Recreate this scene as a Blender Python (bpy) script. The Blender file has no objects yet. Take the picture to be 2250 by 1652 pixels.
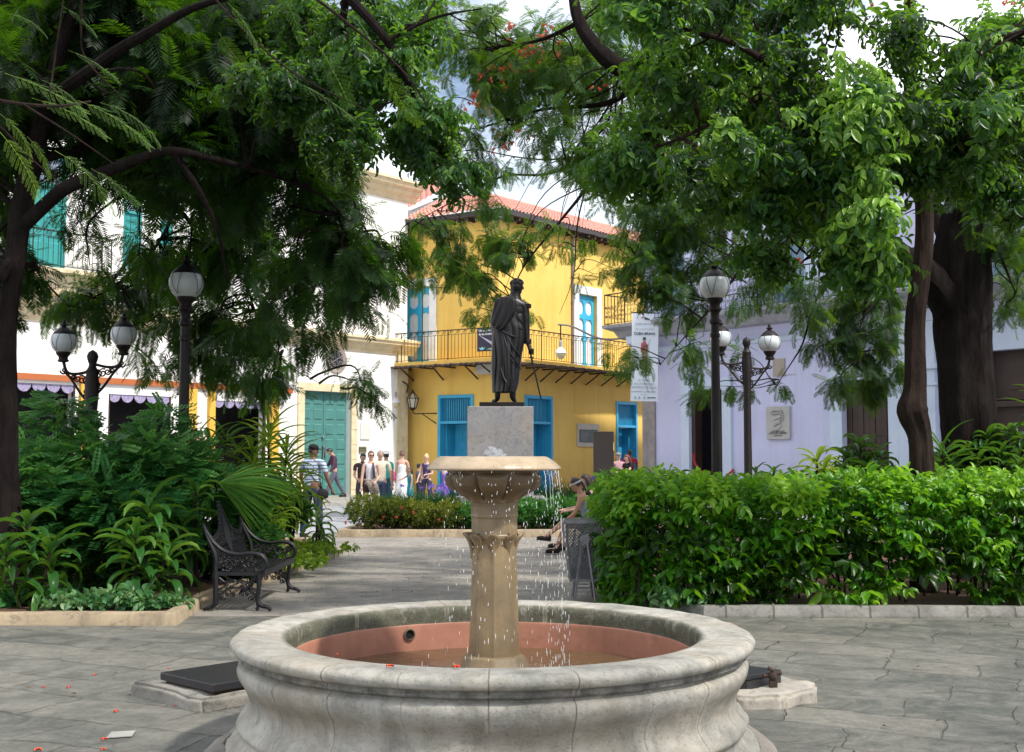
import bpy, bmesh, math, random
import numpy as np
from mathutils import Vector, Matrix, noise as mnoise
random.seed(7); RNG = np.random.default_rng(11)
C = bpy.context.scene.collection
sc = bpy.context.scene
PI = math.pi
# ------------------------------------------------------------------ camera
CAMZ = 1.6
FPX = 2600.0                      # focal length in units of a 2250 px wide frame
PITCH = math.atan(177 / FPX)
cam_d = bpy.data.cameras.new('camera'); cam = bpy.data.objects.new('camera', cam_d); C.objects.link(cam)
cam.location = (0, 0, CAMZ); cam.rotation_euler = (PI / 2 + PITCH, 0, 0)
cam_d.sensor_width = 36; cam_d.lens = 36 * FPX / 2250; cam_d.clip_end = 2000; cam_d.clip_start = .05
sc.camera = cam

def P(x, y, Y):
    "world point at depth Y seen at frame position x, y (survey of the photograph)"
    dx, dy = (x - 1125) / FPX, (826 - y) / FPX
    d = Vector((dx, math.cos(PITCH) - dy * math.sin(PITCH), math.sin(PITCH) + dy * math.cos(PITCH)))
    return Vector((0, 0, CAMZ)) + d * (Y / d.y)

def onplane(x, y, O, n):
    a = Vector((0, 0, CAMZ)); b = P(x, y, 10) - a
    return a + b * ((O - a).dot(n) / b.dot(n))

# ------------------------------------------------------------------ objects
def tag(o, label=None, cat=None, group=None, kind=None):
    if label: o['label'] = label
    if cat: o['category'] = cat
    if group: o['group'] = group
    if kind: o['kind'] = kind
    return o

def thing(name, label, cat, loc=(0, 0, 0), group=None):
    o = bpy.data.objects.new(name, None); o.empty_display_size = .2
    C.objects.link(o); o.location = loc
    return tag(o, label, cat, group)

ORG = {}
def origin(o):
    v = Vector((0, 0, 0))
    while o is not None:
        v = v + Vector(o.location); o = o.parent
    return v

def link(name, me, mat, parent=None, smooth=False):
    if mat is not None:
        for m in (mat if isinstance(mat, (list, tuple)) else [mat]): me.materials.append(m)
    o = bpy.data.objects.new(name, me); C.objects.link(o)
    if parent is not None: o.parent = parent
    if smooth and len(me.polygons): me.polygons.foreach_set('use_smooth', [True] * len(me.polygons))
    return o

def bez(pts, n=8):
    "catmull-rom through points"
    pts = [Vector(p) for p in pts]
    if len(pts) < 3: return pts
    q = [pts[0] * 2 - pts[1]] + pts + [pts[-1] * 2 - pts[-2]]
    out = []
    for i in range(1, len(q) - 2):
        a, b, c, d = q[i - 1:i + 3]
        for k in range(n):
            t = k / n
            out.append(.5 * ((2 * b) + (c - a) * t + (2 * a - 5 * b + 4 * c - d) * t * t + (3 * b - a - 3 * c + d) * t ** 3))
    out.append(pts[-1]); return out

class MB:
    def __init__(s): s.v = []; s.f = []; s.m = []; s.mi = 0
    def add(s, vs, fs):
        k = len(s.v); s.v += [tuple(p) for p in vs]
        for f in fs: s.f.append(tuple(i + k for i in f)); s.m.append(s.mi)
        return s
    def box(s, c, d, M=None):
        x, y, z = d[0] / 2, d[1] / 2, d[2] / 2
        vs = [Vector((a * x, b * y, e * z)) for a in (-1, 1) for b in (-1, 1) for e in (-1, 1)]
        if M is not None: vs = [M @ p for p in vs]
        c = Vector(c)
        return s.add([p + c for p in vs], [(0, 1, 3, 2), (4, 6, 7, 5), (0, 4, 5, 1), (2, 3, 7, 6), (0, 2, 6, 4), (1, 5, 7, 3)])
    def quad(s, a, b, c, d): return s.add([a, b, c, d], [(0, 1, 2, 3)])
    def poly(s, ps): return s.add(ps, [tuple(range(len(ps)))])
    def prism(s, ps, h):
        "polygon ps (3d) extruded along vector h"
        n = len(ps); h = Vector(h)
        ps = [Vector(p) for p in ps]
        fs = [tuple(reversed(range(n))), tuple(range(n, 2 * n))] + [(i, (i + 1) % n, n + (i + 1) % n, n + i) for i in range(n)]
        return s.add(ps + [p + h for p in ps], fs)
    def tube(s, pts, r, n=6, cap=True, closed=False):
        pts = [Vector(p) for p in pts]; N = len(pts)
        if not hasattr(r, '__len__'): r = [r] * N
        if len(r) != N:
            r0 = r; r = [r0[min(len(r0) - 1, int(i / (N - 1) * (len(r0) - 1)))] * (1 - ((i / (N - 1) * (len(r0) - 1)) % 1)) + r0[min(len(r0) - 1, int(i / (N - 1) * (len(r0) - 1)) + 1)] * ((i / (N - 1) * (len(r0) - 1)) % 1) for i in range(N)]
        vs = []; up = None
        for i, p in enumerate(pts):
            t = (pts[min(i + 1, N - 1)] - pts[max(i - 1, 0)])
            if t.length < 1e-9: t = Vector((0, 0, 1))
            t.normalize()
            if up is None:
                up = Vector((0, 0, 1)) if abs(t.z) < .9 else Vector((1, 0, 0))
            a = t.cross(up)
            if a.length < 1e-6: a = t.cross(Vector((1, 0, .3)))
            a.normalize(); b = a.cross(t).normalized(); up = b
            for k in range(n):
                w = 2 * PI * k / n
                vs.append(p + (a * math.cos(w) + b * math.sin(w)) * r[i])
        fs = [(i * n + k, i * n + (k + 1) % n, (i + 1) * n + (k + 1) % n, (i + 1) * n + k) for i in range(N - 1) for k in range(n)]
        if cap: fs += [tuple(reversed(range(n))), tuple(range((N - 1) * n, N * n))]
        return s.add(vs, fs)
    def bar(s, a, b, w, h=None):
        a, b = Vector(a), Vector(b); h = h or w; t = (b - a).normalized()
        u = t.cross(Vector((0, 0, 1)))
        if u.length < 1e-4: u = Vector((1, 0, 0))
        u.normalize(); v = u.cross(t)
        vs = [p + u * (i * w / 2) + v * (j * h / 2) for p in (a, b) for i, j in ((-1, -1), (1, -1), (1, 1), (-1, 1))]
        return s.add(vs, [(3, 2, 1, 0), (4, 5, 6, 7), (0, 1, 5, 4), (1, 2, 6, 5), (2, 3, 7, 6), (3, 0, 4, 7)])
    def lathe(s, c, prof, n=24, ax=None, phase=0, caps=True):
        "prof: (radius, z) from bottom to top"
        c = Vector(c); vs = []
        for r, z in prof:
            for k in range(n):
                w = 2 * PI * (k + phase) / n
                p = Vector((r * math.cos(w), r * math.sin(w), z))
                if ax is not None: p = ax @ p
                vs.append(c + p)
        N = len(prof)
        fs = [(i * n + k, i * n + (k + 1) % n, (i + 1) * n + (k + 1) % n, (i + 1) * n + k) for i in range(N - 1) for k in range(n)]
        if caps: fs += [tuple(reversed(range(n))), tuple(range((N - 1) * n, N * n))]
        return s.add(vs, fs)
    def ball(s, c, r, n=10, m=7, M=None):
        if not hasattr(r, '__len__'): r = (r, r, r)
        vs = []; c = Vector(c)
        for i in range(m + 1):
            t = PI * i / m
            for k in range(n):
                w = 2 * PI * k / n
                p = Vector((r[0] * math.sin(t) * math.cos(w), r[1] * math.sin(t) * math.sin(w), -r[2] * math.cos(t)))
                if M is not None: p = M @ p
                vs.append(c + p)
        fs = [(i * n + k, i * n + (k + 1) % n, (i + 1) * n + (k + 1) % n, (i + 1) * n + k) for i in range(m) for k in range(n)]
        return s.add(vs, fs)
    def build(s, name, mat, parent=None, smooth=False, bevel=0):
        o0 = origin(parent) if parent is not None else Vector((0, 0, 0))
        me = bpy.data.meshes.new(name)
        me.from_pydata([(a - o0.x, b - o0.y, c - o0.z) for a, b, c in s.v], [], s.f)
        if any(s.m): me.polygons.foreach_set('material_index', s.m)
        me.update()
        o = link(name, me, mat, parent, smooth)
        if bevel:
            b = o.modifiers.new('bevel', 'BEVEL'); b.width = bevel; b.segments = 2; b.limit_method = 'ANGLE'
        if smooth:
            try: me.set_sharp_from_angle(angle=math.radians(42))
            except Exception: pass
        return o

def spiral(c, u, v, r, turns=1.4, a0=0., n=12, r1=.15):
    c = Vector(c); u = Vector(u); v = Vector(v)
    return [c + (u * math.cos(a0 + turns * 2 * PI * t) + v * math.sin(a0 + turns * 2 * PI * t)) * r * (1 - t * (1 - r1)) for t in [k / n for k in range(n + 1)]]

def copy_tree(o, parent=None):
    c = o.copy(); C.objects.link(c); c.parent = parent
    for ch in list(o.children): copy_tree(ch, c)
    return c

# ------------------------------------------------------------------ materials
def _n(nt, typ, **kw):
    n = nt.nodes.new(typ)
    for k, v in kw.items(): setattr(n, k, v)
    return n
def srgb(*c):
    return tuple(((x / 255) / 12.92 if x / 255 <= .04045 else ((x / 255 + .055) / 1.055) ** 2.4) for x in c)
def mixc(nt, fac, a, b, blend='MIX'):
    m = _n(nt, 'ShaderNodeMix', data_type='RGBA', blend_type=blend)
    for sock, v in ((m.inputs[0], fac), (m.inputs[6], a), (m.inputs[7], b)):
        if hasattr(v, 'is_linked') or hasattr(v, 'links'): nt.links.new(v, sock)
        else: sock.default_value = v if not isinstance(v, tuple) else (*v[:3], 1)
    return m.outputs[2]
def ramp(nt, src, *stops):
    r = _n(nt, 'ShaderNodeValToRGB'); nt.links.new(src, r.inputs[0])
    while len(r.color_ramp.elements) < len(stops): r.color_ramp.elements.new(.5)
    for e, (p, c) in zip(r.color_ramp.elements, stops):
        e.position = p; e.color = (c, c, c, 1) if not isinstance(c, tuple) else (*c, 1)
    return r.outputs[0]
def noise(nt, vec, scale, detail=5, rough=.6, dist=0):
    n = _n(nt, 'ShaderNodeTexNoise'); nt.links.new(vec, n.inputs['Vector'])
    n.inputs['Scale'].default_value = scale; n.inputs['Detail'].default_value = detail
    n.inputs['Roughness'].default_value = rough; n.inputs['Distortion'].default_value = dist
    return n.outputs[0]
def math_(nt, op, a, b=None, c=None):
    m = _n(nt, 'ShaderNodeMath', operation=op)
    for i, v in enumerate((a, b, c)):
        if v is None: continue
        if hasattr(v, 'links'): nt.links.new(v, m.inputs[i])
        else: m.inputs[i].default_value = v
    return m.outputs[0]
def mapping(nt, vec, scale=(1, 1, 1), rot=(0, 0, 0), loc=(0, 0, 0)):
    m = _n(nt, 'ShaderNodeMapping'); nt.links.new(vec, m.inputs[0])
    m.inputs['Scale'].default_value = scale; m.inputs['Rotation'].default_value = rot; m.inputs['Location'].default_value = loc
    return m.outputs[0]
def newmat(name):
    m = bpy.data.materials.new(name); m.use_nodes = True; nt = m.node_tree
    b = nt.nodes['Principled BSDF']
    tc = _n(nt, 'ShaderNodeTexCoord')
    return m, nt, b, tc.outputs['Object']
def bump(nt, b, h, strength=.3, dist=.01):
    n = _n(nt, 'ShaderNodeBump'); nt.links.new(h, n.inputs['Height'])
    n.inputs['Strength'].default_value = strength; n.inputs['Distance'].default_value = dist
    nt.links.new(n.outputs[0], b.inputs['Normal'])
MATS = {}
def mat(name, col, rough=.7, col2=None, scale=3., bmp=.15, bscale=60., metal=0., spec=.5, grime=0., gcol=(.03, .028, .025), streak=0., dist=.004, em=None):
    if name in MATS: return MATS[name]
    m, nt, b, co = newmat(name)
    col2 = col2 or tuple(c * .8 for c in col)
    f = ramp(nt, noise(nt, co, scale, 8, .65), (.35, 0.), (.68, 1.))
    c = mixc(nt, f, col, col2)
    if streak:
        s = ramp(nt, noise(nt, mapping(nt, co, (1, 1, .12)), 5, 6, .6), (.5, 0.), (.75, 1.))
        c = mixc(nt, math_(nt, 'MULTIPLY', s, streak), c, gcol)
    if grime:
        g = ramp(nt, noise(nt, co, scale * 4.3, 8, .7, .6), (.52, 0.), (.72, 1.))
        c = mixc(nt, math_(nt, 'MULTIPLY', g, grime), c, gcol)
    nt.links.new(c, b.inputs['Base Color'])
    b.inputs['Roughness'].default_value = rough; b.inputs['Metallic'].default_value = metal
    b.inputs['Specular IOR Level'].default_value = spec
    if em: b.inputs['Emission Color'].default_value = (*em[:3], 1); b.inputs['Emission Strength'].default_value = em[3]
    if bmp: bump(nt, b, noise(nt, co, bscale, 4, .6), bmp, dist)
    MATS[name] = m; return m

def leafmat(name, dark, mid, light, rough=.42, trans=.35, spec=.22):
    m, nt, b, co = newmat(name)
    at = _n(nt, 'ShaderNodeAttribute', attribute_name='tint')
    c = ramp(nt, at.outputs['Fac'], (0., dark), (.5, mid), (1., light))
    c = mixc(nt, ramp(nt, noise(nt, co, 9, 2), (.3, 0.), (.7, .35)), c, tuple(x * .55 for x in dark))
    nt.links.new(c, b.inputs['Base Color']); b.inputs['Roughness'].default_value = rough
    b.inputs['Specular IOR Level'].default_value = spec
    t = _n(nt, 'ShaderNodeBsdfTranslucent')
    tcn = mixc(nt, .5, c, (light[0] * 1.3, light[1] * 1.6, light[2] * .5)); nt.links.new(tcn, t.inputs[0])
    ms = _n(nt, 'ShaderNodeMixShader'); ms.inputs[0].default_value = trans
    nt.links.new(b.outputs[0], ms.inputs[1]); nt.links.new(t.outputs[0], ms.inputs[2])
    out = [n for n in nt.nodes if n.type == 'OUTPUT_MATERIAL'][0]; nt.links.new(ms.outputs[0], out.inputs[0])
    MATS[name] = m; return m

# ------------------------------------------------------------------ foliage engine (numpy)
class Tpl:
    def __init__(s, v, f, t): s.v = np.array(v, float); s.f = np.array(f, int); s.t = np.array(t, float)

def frames(dirs, ups):
    x = dirs / np.maximum(np.linalg.norm(dirs, axis=1, keepdims=True), 1e-9)
    y = np.cross(ups, x); y /= np.maximum(np.linalg.norm(y, axis=1, keepdims=True), 1e-6)
    z = np.cross(x, y)
    return np.stack([x, y, z], axis=2)      # columns

class Leaves:
    def __init__(s): s.V = []; s.F = []; s.T = []; s.n = 0
    def scatter(s, tpls, pos, dirs, ups, scale, tint):
        pos = np.asarray(pos, float)
        if len(pos) == 0: return
        R = frames(np.asarray(dirs, float), np.asarray(ups, float)); idx = RNG.integers(0, len(tpls), len(pos))
        scale = np.broadcast_to(scale, (len(pos),)); tint = np.broadcast_to(tint, (len(pos),))
        for k, tp in enumerate(tpls):
            sel = np.where(idx == k)[0]
            if not len(sel): continue
            v = np.einsum('nij,vj->nvi', R[sel], tp.v) * scale[sel][:, None, None] + pos[sel][:, None, :]
            nv = len(tp.v)
            f = tp.f[None] + (np.arange(len(sel)) * nv)[:, None, None] + s.n
            s.V.append(v.reshape(-1, 3)); s.F.append(f.reshape(-1, 3))
            s.T.append(np.clip(tp.t[None] + tint[sel][:, None], 0, 1).reshape(-1)); s.n += nv * len(sel)
    def build(s, name, mat, parent=None):
        o0 = origin(parent) if parent is not None else Vector((0, 0, 0))
        V = np.concatenate(s.V) - np.array(o0); F = np.concatenate(s.F); T = np.concatenate(s.T)
        me = bpy.data.meshes.new(name)
        me.vertices.add(len(V)); me.vertices.foreach_set('co', V.astype(np.float32).ravel())
        me.loops.add(F.size); me.loops.foreach_set('vertex_index', F.astype(np.int32).ravel())
        me.polygons.add(len(F)); me.polygons.foreach_set('loop_start', np.arange(0, F.size, 3, dtype=np.int32))
        a = me.attributes.new('tint', 'FLOAT', 'POINT'); a.data.foreach_set('value', T.astype(np.float32))
        me.update(calc_edges=True)
        return link(name, me, mat, parent)

def kite(v, f, t, a, d, n, L, W, tint=0., wpos=.4, fold=.15, tipdrop=0.):
    "folded leaf blade starting at a along d, normal n"
    a = np.array(a, float); d = np.array(d, float); d /= np.linalg.norm(d); n = np.array(n, float)
    sd = np.cross(n, d); sd /= max(1e-6, np.linalg.norm(sd)); n = np.cross(d, sd)
    k = len(v); m = a + d * L * wpos - n * W * fold
    v += [a, m + sd * W / 2 + n * W * fold * 2, a + d * L - n * L * tipdrop, m - sd * W / 2 + n * W * fold * 2]
    f += [(k, k + 1, k + 2), (k, k + 2, k + 3)]; t += [tint] * 4

def blade(v, f, t, a, d, n, L, W, tint=0., seg=5, droop=.5, fold=.15, prof=None):
    "long strap leaf: 3 points across, bends down"
    a = np.array(a, float); d = np.array(d, float); d /= np.linalg.norm(d); n = np.array(n, float)
    sd = np.cross(n, d); sd /= max(1e-6, np.linalg.norm(sd)); n = np.cross(d, sd)
    k0 = len(v); p = a.copy()
    for i in range(seg + 1):
        u = i / seg
        w = W * (prof(u) if prof else (math.sin(PI * min(1, u * .86 + .1)) ** .8)) * .5
        if i == seg: w = W * .02
        v += [p + sd * w + n * w * fold * 2, p - n * w * fold, p - sd * w + n * w * fold * 2]; t += [tint, tint - .06, tint]
        ang = droop / seg * (1 + u)
        d2 = d * math.cos(ang) - n * math.sin(ang); n = n * math.cos(ang) + d * math.sin(ang); d = d2
        p = p + d * L / seg
    for i in range(seg):
        k = k0 + 3 * i
        f += [(k, k + 3, k + 4), (k, k + 4, k + 1), (k + 1, k + 4, k + 5), (k + 1, k + 5, k + 2)]

def frond_tpl(pairs=13, detail=False, curve=.5, rnd=random, pl=.30):
    "bipinnate frond of unit length along +x, leaf plane xy"
    v, f, t = [], [], []
    pts = []; p = np.array([0., 0, 0]); d = np.array([1., 0, 0]); n = np.array([0., 0, 1])
    N = pairs + 3
    side = rnd.uniform(-.25, .25)
    for i in range(N + 1):
        pts.append((p.copy(), d.copy(), n.copy()))
        a = curve / N; d = d * math.cos(a) - n * math.sin(a); n = np.cross(d, np.cross(n, d)); n /= np.linalg.norm(n)
        d = d + np.array([0, side / N, 0]); d /= np.linalg.norm(d); p = p + d / N
    for i in range(0, N, 3):
        q = pts[i]; r = pts[min(N, i + 3)]; k = len(v); sd = np.array([0, .006, 0]); up = np.array([0, 0, .006])
        v += [q[0] + sd, q[0] - sd, r[0] - sd * .5, r[0] + sd * .5]; f += [(k, k + 1, k + 2), (k, k + 2, k + 3)]; t += [.3] * 4
    for i in range(2, N):
        u = i / N; L = pl * math.sin(PI * (u * .80 + .16)) ** .7 + .04
        for sg in (-1, 1):
            q, dd, nn = pts[i]; sd = np.cross(nn, dd) * sg
            fw = .55 + u * .5 + rnd.uniform(-.1, .1)
            di = sd + dd * fw - nn * rnd.uniform(.05, .35); LL = L * rnd.uniform(.85, 1.1)
            if not detail: kite(v, f, t, q, di, nn, LL, .050, rnd.uniform(-.14, .14), .4, .1)
            else:
                di = di / np.linalg.norm(di); m = 10; sd2 = np.cross(nn, di)
                for j in range(m):
                    w = (j + .8) / m
                    for s2 in (-1, 1):
                        kite(v, f, t, q + di * LL * w, sd2 * s2 + di * .5, nn, .030 * (1 - abs(w - .45) * .8), .011, rnd.uniform(-.15, .15), .5, .0)
    return Tpl(v, f, t)

def pinnate_tpl(pairs=9, L=1., lw=.16, ll=.20, rnd=random):
    v, f, t = [], [], []
    for i in range(1, pairs + 1):
        u = i / pairs; x = u; z = -.18 * u * u
        for sg in (-1, 1):
            q = np.array([x, 0, z]); nn = np.array([.1, rnd.uniform(-.3, .3), 1.])
            d = np.array([.25, sg, rnd.uniform(-.25, .1)]); d /= np.linalg.norm(d)
            n = nn / np.linalg.norm(nn); sd = np.cross(n, d); k = len(v); tt = rnd.uniform(-.1, .1)
            s_ = ll * (1 - .35 * abs(u - .5))
            v += [q, q + d * s_ * .35 + sd * lw * .5, q + d * s_ * .8 + sd * lw * .42, q + d * s_, q + d * s_ * .8 - sd * lw * .42, q + d * s_ * .35 - sd * lw * .5]
            f += [(k, k + 1, k + 2), (k, k + 2, k + 3), (k, k + 3, k + 4), (k, k + 4, k + 5)]; t += [tt] * 6
    k = len(v); v += [np.array([0, .006, 0]), np.array([0, -.006, 0]), np.array([1, 0, -.18])]; f += [(k, k + 1, k + 2)]; t += [.3] * 3
    return Tpl(v, f, t)

def sprig_tpl(nleaf=8, L=1., W=.42, spread=1., droop=.5, rnd=random, seg=3):
    "whorl of broad leaves at a twig tip; leaf length about 1"
    v, f, t = [], [], []
    for i in range(nleaf):
        a = 2 * PI * (i * .382) + rnd.uniform(-.3, .3); el = rnd.uniform(-.5, .45) * spread
        d = np.array([.35 + .5 * (1 - i / nleaf), math.cos(a), math.sin(a) * .9 + el * .3])
        up = np.array([rnd.uniform(-.3, .3), rnd.uniform(-.3, .3), 1.])
        base = np.array([-.55 * (i / nleaf), 0, 0]) + d * .08
        LL = L * rnd.uniform(.75, 1.1)
        blade(v, f, t, base, d, up, LL, W * LL, rnd.uniform(-.12, .12), seg, droop * rnd.uniform(.5, 1.5), .28, lambda u: math.sin(PI * min(1., u * .9 + .07)) ** .9)
    return Tpl(v, f, t)
FROND = [frond_tpl(11, False, c) for c in (.3, .7, 1.0, .5, .9)]
FROND_D = [frond_tpl(12, True, c, pl=.20) for c in (.5, .9, .3, .7)]
PINN = [pinnate_tpl(7), pinnate_tpl(8), pinnate_tpl(6)]
SPRIG = [sprig_tpl(6, droop=1.0, W=.40), sprig_tpl(8, droop=.8, W=.38), sprig_tpl(5, droop=1.2, W=.44), sprig_tpl(7, spread=1.6, droop=.9, W=.40)]

def twig_tpl(nl=9, L=.34, W=.15, droop=.7, rnd=random):
    "leafy twig of unit length along +x with alternate leaves that hang a little"
    v, f, t = [], [], []; z = 0
    for i in range(nl):
        u = (i + 1) / nl; sg = 1 if i % 2 else -1; z = -.16 * u * u
        d = np.array([.45 + .5 * u, sg * rnd.uniform(.6, 1.1) * (1 - .5 * (u > .95)), rnd.uniform(-.75, .15)]); LL = L * rnd.uniform(.65, 1.15)
        blade(v, f, t, (u * .92, 0, z), d, (rnd.uniform(-.35, .35), rnd.uniform(-.45, .45), 1.), LL, W * LL / L, rnd.uniform(-.16, .16), 3, droop * rnd.uniform(.5, 1.5), .26, lambda q: math.sin(PI * min(1., q * .88 + .08)) ** .85)
    k = len(v); v += [np.array([0, .008, 0]), np.array([0, -.008, 0]), np.array([.95, 0, -.15])]; f += [(k, k + 1, k + 2)]; t += [.2] * 3
    return Tpl(v, f, t)
TWIG = [twig_tpl(9), twig_tpl(7, .38, .17), twig_tpl(10, .30, .13, .9), twig_tpl(6, .42, .18, 1.)]
HTWIG = [twig_tpl(8, .46, .22, .8), twig_tpl(6, .52, .26, .6), twig_tpl(9, .40, .19, .9), twig_tpl(5, .60, .30, .7)]

def rand_unit(n):
    v = RNG.normal(size=(n, 3)); return v / np.linalg.norm(v, axis=1, keepdims=True)

class Crown:
    "grows branchlets from anchor points into ellipsoids and hangs leaves on them"
    def __init__(s, tpls, size, jitter=.25, droop=.35): s.L = Leaves(); s.W = MB(); s.tp = tpls; s.size = size; s.j = jitter; s.droop = droop
    def cluster(s, anchor, c, rad, hubs, twigs, per, tint=.3, tvar=.15, r0=.03, size=None, hang=0., shade=.25, tw_len=.7):
        anchor = Vector(anchor); c = Vector(c); size = size or s.size
        pos, dirs, tints = [], [], []
        for h in range(hubs):
            q = Vector(rand_unit(1)[0]) * (random.random() ** .4) * .75
            hub = c + Vector((q.x * rad[0], q.y * rad[1], q.z * rad[2]))
            mid = (anchor + hub) / 2 + Vector((random.uniform(-.28, .28), random.uniform(-.28, .28), random.uniform(-.02, .25))) * (hub - anchor).length
            path = bez([anchor, mid, hub], 5)
            path = [p_ + mnoise.noise_vector(p_ * 2.2) * .06 for p_ in path]; s.W.tube(path, [r0, r0 * .35], 5)
            for k in range(twigs):
                b = hub if random.random() < .55 else path[random.randint(len(path) // 2, len(path) - 1)]
                q = Vector(rand_unit(1)[0])
                tgt = b + Vector((q.x, q.y, q.z * .6 - hang)) * tw_len * random.uniform(.5, 1.1) + (b - anchor).normalized() * tw_len * .35
                e = ((tgt.x - c.x) / rad[0]) ** 2 + ((tgt.y - c.y) / rad[1]) ** 2 + ((tgt.z - c.z) / rad[2]) ** 2
                if e > 1.35: tgt = b + (c - b) * .25 + (tgt - b) * .5
                m2 = (b + tgt) / 2 + Vector((0, 0, .1 * tw_len))
                tw = bez([b, m2, tgt], 4); s.W.tube(tw, [r0 * .3, r0 * .12], 3, cap=False)
                for j in range(per):
                    u = .25 + .75 * (j + random.random()) / per
                    i = min(len(tw) - 2, int(u * (len(tw) - 1))); w = u * (len(tw) - 1) - i
                    p = tw[i].lerp(tw[i + 1], min(1, w)); t = (tw[i + 1] - tw[i]).normalized()
                    sd = Vector(rand_unit(1)[0]); d = t * .7 + sd * .75 + Vector((0, 0, -s.droop))
                    pos.append(p); dirs.append(d)
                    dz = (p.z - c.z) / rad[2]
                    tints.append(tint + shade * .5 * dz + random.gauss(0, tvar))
        ups = np.tile(np.array([[0., 0, 1.]]), (len(pos), 1)) + RNG.normal(size=(len(pos), 3)) * s.j
        s.L.scatter(s.tp, np.array([tuple(p) for p in pos]), np.array([tuple(p) for p in dirs]), ups, size * RNG.uniform(.75, 1.2, len(pos)), np.array(tints))
# ------------------------------------------------------------------ world and sun
SUN_EL, SUN_AZ = 50, 127      # azimuth clockwise from +Y (north): behind the camera, from its right
w = bpy.data.worlds.new('World'); sc.world = w; w.use_nodes = True
nt = w.node_tree; bg = nt.nodes['Background']
sky = _n(nt, 'ShaderNodeTexSky', sky_type='NISHITA'); sky.sun_disc = False
sky.sun_elevation = math.radians(SUN_EL); sky.sun_rotation = math.radians(SUN_AZ)
tcw = _n(nt, 'ShaderNodeTexCoord').outputs['Generated']
cl = ramp(nt, noise(nt, mapping(nt, tcw, (1, 1, 2.2), (0, 0, .6)), 2.2, 7, .58, .3), (.40, 0.), (.56, 1.))
sx = _n(nt, 'ShaderNodeSeparateXYZ'); nt.links.new(tcw, sx.inputs[0])
lowband = ramp(nt, sx.outputs[2], (.14, 1.), (.29, 0.))
clf = math_(nt, 'MAXIMUM', cl, lowband)
skyc = mixc(nt, clf, sky.outputs[0], (11.6, 12.0, 12.6))
nt.links.new(skyc, bg.inputs[0]); bg.inputs[1].default_value = .15
sd_ = bpy.data.lights.new('sun', 'SUN'); sd_.energy = 4.9; sd_.angle = math.radians(3); sd_.color = (1, .95, .86)
so = bpy.data.objects.new('sun', sd_); C.objects.link(so); so.location = (8, -10, 20)
az, el = math.radians(SUN_AZ), math.radians(SUN_EL)
sdir = Vector((math.sin(az) * math.cos(el), math.cos(az) * math.cos(el), math.sin(el)))
so.rotation_euler = sdir.to_track_quat('Z', 'Y').to_euler()
sc.view_settings.view_transform = 'Standard'; sc.view_settings.look = 'None'; sc.view_settings.exposure = 0; sc.view_settings.gamma = 1
sc.cycles.max_bounces = 6; sc.cycles.diffuse_bounces = 3; sc.cycles.transparent_max_bounces = 8; sc.cycles.transmission_bounces = 5
sc.cycles.sample_clamp_indirect = 6
try: sc.cycles.use_denoising = True
except Exception: pass

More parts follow.
